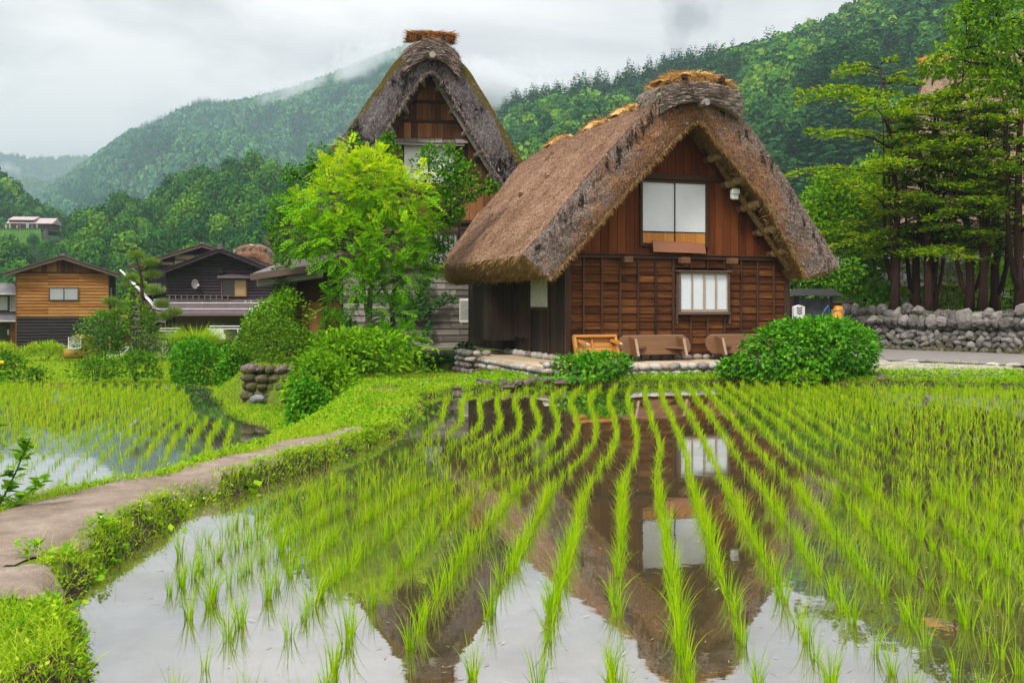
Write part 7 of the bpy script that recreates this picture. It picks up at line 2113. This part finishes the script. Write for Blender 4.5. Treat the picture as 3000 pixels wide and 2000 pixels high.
def leaf_simple(L, W, up=.2, sprig=0):
    def f(nb, c, R_, n, r):
        d = rdir(n, r); lm = lumpy(d, r, 6, .35)
        P = c + d * (R_ * lm * r.uniform(.2, 1.03, n) ** .55)[:, None]
        A = nrm(d * .6 + r.normal(0, .6, (n, 3)) - np.array([0, 0, .25])); N = nrm(np.array([0, 0, 1.]) * (.6 + up) + d * .5 + r.normal(0, .35, (n, 3)))
        V, T = leaves(P, A, N, L * r.uniform(.6, 1.2, n), W * r.uniform(.7, 1.2, n), .2); nb.add(V, T)
    return f
YA = 27.6
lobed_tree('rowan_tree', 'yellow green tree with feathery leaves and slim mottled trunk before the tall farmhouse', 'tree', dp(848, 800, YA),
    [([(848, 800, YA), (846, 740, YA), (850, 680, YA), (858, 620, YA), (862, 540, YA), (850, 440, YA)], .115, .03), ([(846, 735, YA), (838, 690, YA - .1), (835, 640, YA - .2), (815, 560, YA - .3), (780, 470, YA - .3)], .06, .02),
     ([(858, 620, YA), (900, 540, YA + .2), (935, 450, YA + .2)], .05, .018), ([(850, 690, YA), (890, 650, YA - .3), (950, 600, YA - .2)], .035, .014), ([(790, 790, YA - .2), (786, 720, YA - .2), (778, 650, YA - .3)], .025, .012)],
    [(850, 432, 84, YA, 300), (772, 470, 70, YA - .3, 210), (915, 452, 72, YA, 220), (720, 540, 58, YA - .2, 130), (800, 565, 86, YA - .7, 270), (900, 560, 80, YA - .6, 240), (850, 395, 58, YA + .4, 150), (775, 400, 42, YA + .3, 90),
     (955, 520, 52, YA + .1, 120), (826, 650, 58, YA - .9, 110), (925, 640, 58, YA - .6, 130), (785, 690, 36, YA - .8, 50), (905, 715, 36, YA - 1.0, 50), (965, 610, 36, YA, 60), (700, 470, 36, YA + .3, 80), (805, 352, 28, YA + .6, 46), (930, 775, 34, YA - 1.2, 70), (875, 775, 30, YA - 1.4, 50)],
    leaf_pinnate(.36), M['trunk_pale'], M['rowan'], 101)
YB = 29.6
lobed_tree('plum_tree', 'darker green plum tree behind the feathery tree, one long branch reaching toward the cottage roof', 'tree', dp(905, 800, YB),
    [([(905, 800, YB), (900, 700, YB), (915, 600, YB), (940, 500, YB), (985, 400, YB)], .09, .03), ([(915, 600, YB), (980, 540, YB - .2), (1060, 460, YB - .3), (1100, 440, YB - .4), (1140, 428, YB - .5)], .045, .010), ([(900, 700, YB), (830, 560, YB), (750, 430, YB), (700, 400, YB)], .055, .015),
     ([(830, 560, YB), (700, 520, YB), (640, 500, YB)], .035, .010), ([(940, 500, YB), (900, 400, YB + .2), (890, 330, YB + .2)], .03, .010), ([(940, 500, YB), (1010, 400, YB), (1060, 365, YB)], .03, .01)],
    [(1000, 420, 62, YB, 900), (1040, 380, 40, YB, 420), (1060, 400, 36, YB - .2, 330), (1030, 470, 52, YB - .2, 600), (1085, 440, 26, YB - .4, 200), (1122, 432, 16, YB - .5, 90), (1140, 428, 9, YB - .5, 40), (985, 355, 26, YB, 200), (890, 345, 30, YB + .2, 240), (888, 318, 15, YB + .2, 80), (815, 335, 24, YB + .2, 160), (812, 312, 12, YB + .2, 50), (740, 365, 38, YB, 340), (700, 410, 44, YB, 400), (665, 400, 20, YB, 110),
     (650, 470, 34, YB, 260), (625, 510, 26, YB, 180), (690, 490, 46, YB, 420), (645, 545, 34, YB - .2, 240), (1000, 530, 46, YB, 460), (985, 590, 46, YB - .2, 440), (1050, 485, 20, YB, 100), (700, 560, 40, YB, 300), (1030, 340, 14, YB, 60), (1020, 560, 22, YB, 110)],
    leaf_simple(.125, .085), M['trunk_dark'], M['plum'], 102)
bush('climbing_shrub', 'dark leafy climber on the corner between plank wall and cottage closet', 'climber', 1046, 1092, 795, 872, 29.6, 900, .12, .08, M['ivy'], 28, lump=.4)
bush('young_sapling', 'feathery sapling and weeds crowding round the foot of the tree trunk', 'shrub', 850, 930, 775, 838, 26.0, 1500, .12, .035, M['rowan'], 29, lump=.5)
bush('leafy_shrub', 'bushy shrub between the plank shed and the tree trunk', 'shrub', 745, 815, 735, 810, 28.6, 1300, .11, .06, M['shrub'], 30, lump=.5)

# ---- row of yews behind the stone wall
def yew_mesh(seed, H, left=1.0, n_br=52, low=2.3, thin=1.0):
    r = np.random.default_rng(seed); mb = MB(); nb = NB()
    x = 0; pts = []; rs = []
    for i in range(11):
        f = i / 10; pts.append((.5 * math.sin(f * 4 + seed) * f + r.normal(0, .05), .2 * math.cos(f * 4 + seed) * f, H * f)); rs.append(.145 * (1 - f) ** .75 + .02 + (.06 if i == 0 else 0))
    mb.tube([(p[0], p[1], p[2] - .15 if i == 0 else p[2]) for i, p in enumerate(pts)], rs, 10)
    pa = np.array(pts)
    for q in range(1 + seed % 2):
        z0 = r.uniform(.3, 1.6); a = r.uniform(0, 6.28); sp = r.uniform(.30, .6); c0 = [float(np.interp(z0, pa[:, 2], pa[:, w_])) for w_ in (0, 1)]
        mb.tube([(c0[0] + math.cos(a) * sp * g + r.normal(0, .03), c0[1] + math.sin(a) * sp * g + r.normal(0, .03), z0 + (H * .8 - z0) * h) for g, h in ((0, 0), (.5, .06), (.85, .18), (1, .35), (1.1, .6), (1.0, 1))], [.09, .095, .085, .065, .045, .012], 8)
    for k in range(n_br):
        f = (low / H) + (1 - low / H) * (k + r.uniform(0, 1)) / n_br; z = H * f
        o = Vector([float(np.interp(z, pa[:, 2], pa[:, q])) for q in range(2)] + [z])
        a = r.uniform(0, 6.28); L = (.85 + 1.75 * (1 - f) ** .7) * r.uniform(.65, 1.3)
        if math.cos(a) < -.3: L *= left
        rise = r.uniform(.10, .55); d = Vector((math.cos(a), math.sin(a), rise))
        bp = [o]; 
        for i in range(1, 6):
            g = i / 5; bp.append(o + Vector((d.x * L * g, d.y * L * g, L * (rise * g - .30 * g * g) + r.normal(0, .04))))
        mb.tube(bp, [.045 * (1 - .85 * i / 5) * (1.2 - f * .5) for i in range(6)], 5)
        side = Vector((-d.y, d.x, 0)).normalized(); m = int(180 * L * .55 * thin)
        g = r.uniform(.22, 1.03, m); sd_ = r.normal(0, 1, m) * (.10 + .26 * np.sin(np.pi * np.clip(g, 0, 1)) ** .7) * (L / 2.2) ** .5
        bpa = np.array([tuple(q) for q in bp]); gi = np.clip(g, 0, 1) * 5
        P = np.stack([np.interp(gi, range(6), bpa[:, q]) for q in range(3)], 1) + np.array(side)[None] * sd_[:, None] + np.stack([np.zeros(m), np.zeros(m), r.normal(.02, .05, m) - .12 * np.abs(sd_)], 1)
        A = np.array([d.x, d.y, 0.0])[None] * .7 + np.array(side)[None] * np.sign(sd_)[:, None] * .6 + r.normal(0, .3, (m, 3)); A[:, 2] = r.normal(.05, .25, m)
        V, T = leaves(P, A, np.array([0, 0, 1.]) + r.normal(0, .35, (m, 3)), r.uniform(.12, .26, m), r.uniform(.05, .10, m), .1); nb.add(V, T)
        for q in range(3):
            g0 = r.uniform(.3, .8); b0 = o.lerp(bp[-1], g0); s_ = side * r.choice([-1, 1]) * r.uniform(.25, .5)
            mb.tube([b0, b0 + s_ * .6 + Vector((d.x, d.y, .05)) * .2, b0 + s_ + Vector((d.x, d.y, -.05)) * .4], [.014, .009, .004], 4)
    a_ = mb.build('trunk', M['trunk_red'], None, smooth=True); c_ = nb.build('crown', M['yew']); res = (a_.data, c_.data)
    bpy.data.objects.remove(a_); bpy.data.objects.remove(c_); return res
yv = [yew_mesh(1, 9.6, 2.1, 46), yew_mesh(2, 8.4, 1.3, 40, 2.2), yew_mesh(5, 10.4, 1.1, 48, 2.5), yew_mesh(8, 6.8, 1.5, 48, 1.9)]
ylab = ['leftmost yew of the row behind the stone wall, with long bare side branches', 'short dark yew second from the left behind the stone wall', 'yew with paired trunks and reddish bark in the middle left of the row', 'slender yew close behind the reddish paired trunks',
        'yew standing in the middle of the row behind the wall', 'dark trunked yew just right of the middle of the row', 'leaning yew near the right end of the row', 'large yew at the right edge of the photograph', 'short yew at the far left, furthest behind the wall end', 'tall yew set back at the right, behind the leaning yew']
for k, (px, Y, v, s, rz) in enumerate(((2052, 38.4, 0, 1.0, .2), (2102, 38.9, 3, 1.05, 2.0), (2133, 37.9, 1, 1.0, 4.0), (2147, 38.4, 2, .82, 1.1), (2222, 37.6, 2, .98, 3.0), (2254, 37.2, 0, 1.0, 5.2), (2286, 38.0, 1, 1.05, 2.6), (2343, 36.4, 2, 1.08, .9), (2000, 43.5, 3, .95, 1.0))):
    X = (px * K - CX) / F * Y
    t = thing('yew_tree', ylab[k], 'yew tree', (X, Y, 1.58 if k != 8 else .25), rz if k else 0.0, 'yew trees behind the stone wall'); t.scale = (s, s, s)
    link('trunk', yv[v][0], t); link('crown', yv[v][1], t)
# ---- leafy trees between cottage and yews, and the branch hanging in from the right
lobed_tree('maple_tree', 'light green maple filling the gap behind the right eave of the cottage', 'tree', dp(1885, 735, 42),
    [([(1885, 735, 42), (1872, 680, 42), (1880, 620, 42), (1900, 520, 42)], .13, .05), ([(1880, 640, 42), (1930, 560, 42), (1960, 480, 42)], .07, .03)],
    [(1885, 470, 55, 42, 900), (1850, 520, 50, 41.5, 700), (1930, 520, 62, 41.5, 1000), (1960, 440, 60, 42, 900), (1920, 600, 62, 41, 900), (1860, 600, 45, 41, 500), (1985, 560, 50, 41.5, 700), (2010, 480, 50, 42, 700), (1905, 420, 40, 42.5, 480), (2000, 620, 40, 41, 400), (1960, 650, 40, 41, 400), (2020, 400, 46, 42.5, 500), (1870, 655, 35, 40.6, 260)],
    leaf_simple(.20, .15), M['trunk_dark'], M['maple'], 111)
lobed_tree('shade_tree', 'dark trunked tree standing close behind the right corner of the cottage', 'tree', dp(1819, 745, 36.5),
    [([(1819, 745, 36.5), (1818, 690, 36.5), (1824, 640, 36.5), (1830, 590, 36.5)], .14, .07), ([(1822, 650, 36.5), (1850, 610, 36.5), (1880, 585, 36.5)], .06, .03)],
    [(1850, 630, 40, 36.6, 520), (1885, 640, 42, 36.4, 520), (1830, 660, 30, 36.8, 260), (1925, 650, 36, 36.4, 340), (1870, 600, 36, 36.8, 360), (1955, 620, 30, 36.4, 220)],
    leaf_simple(.17, .12), M['trunk_dark'], M['shrub'], 112)
lobed_tree('cherry_tree', 'broad leaved tree whose light green branches hang in at the top right corner', 'tree', (17.9, 31.5, 1.6),
    [([(2430, 715, 31.5), (2425, 500, 31.5), (2390, 260, 31.5), (2350, 60, 31.5)], .2, .09), ([(2410, 330, 31.5), (2330, 150, 31), (2220, 110, 30.6), (2130, 135, 30.4)], .08, .014), ([(2370, 160, 31.5), (2290, 60, 31), (2220, 10, 30.6)], .06, .02)],
    [(2330, 40, 70, 31, 620), (2270, 100, 60, 30.8, 520), (2220, 60, 50, 30.6, 420), (2180, 135, 46, 30.4, 330), (2300, 170, 50, 31, 380), (2140, 155, 26, 30.4, 110), (2240, 0, 50, 30.8, 380), (2350, 120, 60, 31.4, 460), (2210, 185, 30, 30.6, 130), (2340, 220, 36, 31, 200), (2290, -30, 60, 31, 400), (2115, 150, 14, 30.4, 30)],
    leaf_simple(.20, .10), M['trunk_dark'], M['cherry'], 113)
bush('undergrowth', 'dark undergrowth under the yews behind the middle of the stone wall', 'shrub', 2080, 2230, 640, 716, 39.8, 3000, .16, .08, M['yew'], 41, ry=.8, lump=.5)
bush('undergrowth', 'bright leafy undergrowth between the last yews at the right', 'shrub', 2255, 2330, 600, 712, 41.5, 1500, .18, .11, M['maple'], 42, ry=.8, lump=.5)
bush('undergrowth', 'low bushes beside the left end of the stone wall', 'shrub', 1985, 2060, 660, 722, 39.6, 1500, .16, .09, M['shrub'], 43, ry=.8, lump=.5)
# ---- two trained pines between the farmhouses
def pads(name, label, base, trunk, arms, seed, Y):
    r = np.random.default_rng(seed); t = thing(name, label, 'pine tree', dp(*base), 0); B = dp(*base); mb = MB(); nb = NB()
    mb.tube([dp(*q) - B for q in trunk[0]], trunk[1], 7)
    for (a, b, rp) in arms:
        p0 = dp(*a) - B; p1 = dp(*b) - B; limb(mb, p0, p1, .045, .012, .05)
        c = np.array(p1); R_ = rp * K * Y / F; n = int(rp * 58)
        d = rdir(n, r) * np.array([1, .9, .55]); P = c + d * R_ * 1.1 * (r.uniform(0, 1, (n, 1)) ** .5) * (.75 + .5 * r.uniform(0, 1, (n, 1)))
        V, T, Q = blades(P, nrm(d * np.array([.7, .7, .3]) + np.array([0, 0, .55]) + r.normal(0, .35, (n, 3))), r.uniform(.16, .30, n), .022, .05, 1, r=r); nb.add(V, T, Q)
    mb.build('trunk', M['trunk_red'], t, smooth=True); nb.build('crown', M['pine'], t)
Yp = 48
pads('pine_tree', 'young pine with a crooked reddish trunk left of the dark house', (326, 745, Yp), ([(326, 745, Yp), (327, 690, Yp), (325, 640, Yp), (318, 610, Yp), (312, 590, Yp)], [.10, .09, .075, .05, .03]),
     [((318, 610, Yp), (312, 588, Yp), 16), ((322, 625, Yp), (345, 604, Yp - .3), 17), ((325, 640, Yp), (352, 632, Yp), 16), ((326, 655, Yp), (300, 640, Yp), 15), ((326, 665, Yp), (355, 668, Yp - .5), 18), ((327, 690, Yp), (372, 700, Yp - .5), 16), ((327, 700, Yp), (400, 718, Yp - .5), 17), ((327, 690, Yp), (378, 728, Yp - .8), 14), ((325, 650, Yp), (285, 660, Yp), 9), ((327, 705, Yp), (345, 725, Yp), 14)], 201, Yp)
Yp = 47
pads('pine_tree', 'small pine propped on a pale stake in front of the golden siding', (272, 790, Yp), ([(272, 790, Yp), (272, 740, Yp), (270, 705, Yp), (262, 690, Yp)], [.04, .035, .03, .02]),
     [((270, 705, Yp), (254, 694, Yp), 15), ((271, 715, Yp), (270, 718, Yp - .3), 15), ((271, 720, Yp), (236, 722, Yp), 13), ((271, 715, Yp), (282, 700, Yp), 10), ((271, 728, Yp), (250, 730, Yp), 10)], 202, Yp)
pole('wooden_stake', 'pale stake propping the small pine in front of the golden house', 'stake', dp(270, 800, 46.8), dp(269, 690, 46.8), .04, M['trim_brown'])

# clods of grey mud dug up along the far bank
r = np.random.default_rng(5); nb = NB()
for k in range(60):
    if k < 34: x, y = r.uniform(-1.3, 1.6), 0; y = float(np.interp(x, [-1.3, -.7, 2.25], [20.9, 21.6, 23.2])) + r.uniform(-.1, .25)
    else: x, y = r.uniform(8.6, 11.5), r.uniform(23.2, 24.2)
    W_ = rock(NB(), None, r.uniform(.06, .2), r.uniform(.06, .16), r.uniform(.04, .10), r, r.uniform(-.5, .5), .35, 2); nb.add(W_ + np.array(drop(x, y, .03)), ico(2)[1])
tag(nb.build('mud_clods', plain('grey_mud', (.13, .105, .085), .9, .1, .4, 9)), 'dug up grey mud clods lying along the far edge of the main paddy', 'mud', kind='stuff')
# ------------------------------------------------------------------ rags of mist on the hills
def mist(px, py, Y, sx, sy, sz, dens, scale, rot, label, seed):
    c = dp(px, py, Y); V, T = ico(3)
    o = np_mesh('mist', V, [T], [], smooth=True); o.location = c; o.scale = (sx, sy, sz); o.rotation_euler = (0, rot, 0)
    m = bpy.data.materials.new('mist'); m.use_nodes = True; t = m.node_tree
    for n in list(t.nodes):
        if n.type == 'BSDF_PRINCIPLED': t.nodes.remove(n)
    tc = t.nodes.new('ShaderNodeTexCoord'); mp = t.nodes.new('ShaderNodeMapping'); mp.inputs['Location'].default_value = (seed, seed * 1.7, seed * .3); mp.inputs['Scale'].default_value = (sx / 100, sy / 100, sz / 100)
    t.links.new(tc.outputs['Object'], mp.inputs[0])
    nz = t.nodes.new('ShaderNodeTexNoise'); nz.inputs['Scale'].default_value = scale; nz.inputs['Detail'].default_value = 4; nz.inputs['Roughness'].default_value = .6; nz.inputs['Distortion'].default_value = .8
    t.links.new(mp.outputs[0], nz.inputs['Vector'])
    ln = t.nodes.new('ShaderNodeVectorMath'); ln.operation = 'LENGTH'; t.links.new(tc.outputs['Object'], ln.inputs[0])
    def ma(op, a, b, cl=False):
        x = t.nodes.new('ShaderNodeMath'); x.operation = op; x.use_clamp = cl
        for i, q in enumerate((a, b)):
            if isinstance(q, (int, float)): x.inputs[i].default_value = q
            else: t.links.new(q, x.inputs[i])
        return x.outputs[0]
    f = ma('SUBTRACT', ma('MULTIPLY', ma('SUBTRACT', nz.outputs['Fac'], .44), 3.6), ma('SUBTRACT', ma('MULTIPLY', ln.outputs['Value'], 1.5), .62), True)
    d = ma('MULTIPLY', f, dens)
    pv = t.nodes.new('ShaderNodeVolumePrincipled'); pv.inputs['Color'].default_value = (.95, .97, 1, 1); pv.inputs['Anisotropy'].default_value = .2
    t.links.new(d, pv.inputs['Density']); t.links.new(pv.outputs[0], t.nodes['Material Output'].inputs['Volume'])
    o.data.materials.append(m)
    tag(o, label, 'mist', kind='stuff')
mist(850, 140, 1500, 120, 90, 44, .055, 1.9, rad(-28), 'white cloud clinging to the main hill beside the tall roof', 3)
mist(690, 206, 1500, 90, 60, 30, .050, 2.4, rad(-24), 'thin rag of mist drifting along the crest of the main hill', 11)
mist(1150, 205, 1150, 130, 90, 55, .085, 1.4, rad(10), 'cloud bank between the two thatched roofs', 23)
mist(800, 185, 1450, 50, 40, 36, .035, 2.8, rad(-35), 'wisp of mist rising from a gully high on the main hill', 31)
mist(10, 385, 2250, 60, 50, 25, .03, 2.0, 0, 'little patch of mist on the far hill at the left edge', 37)
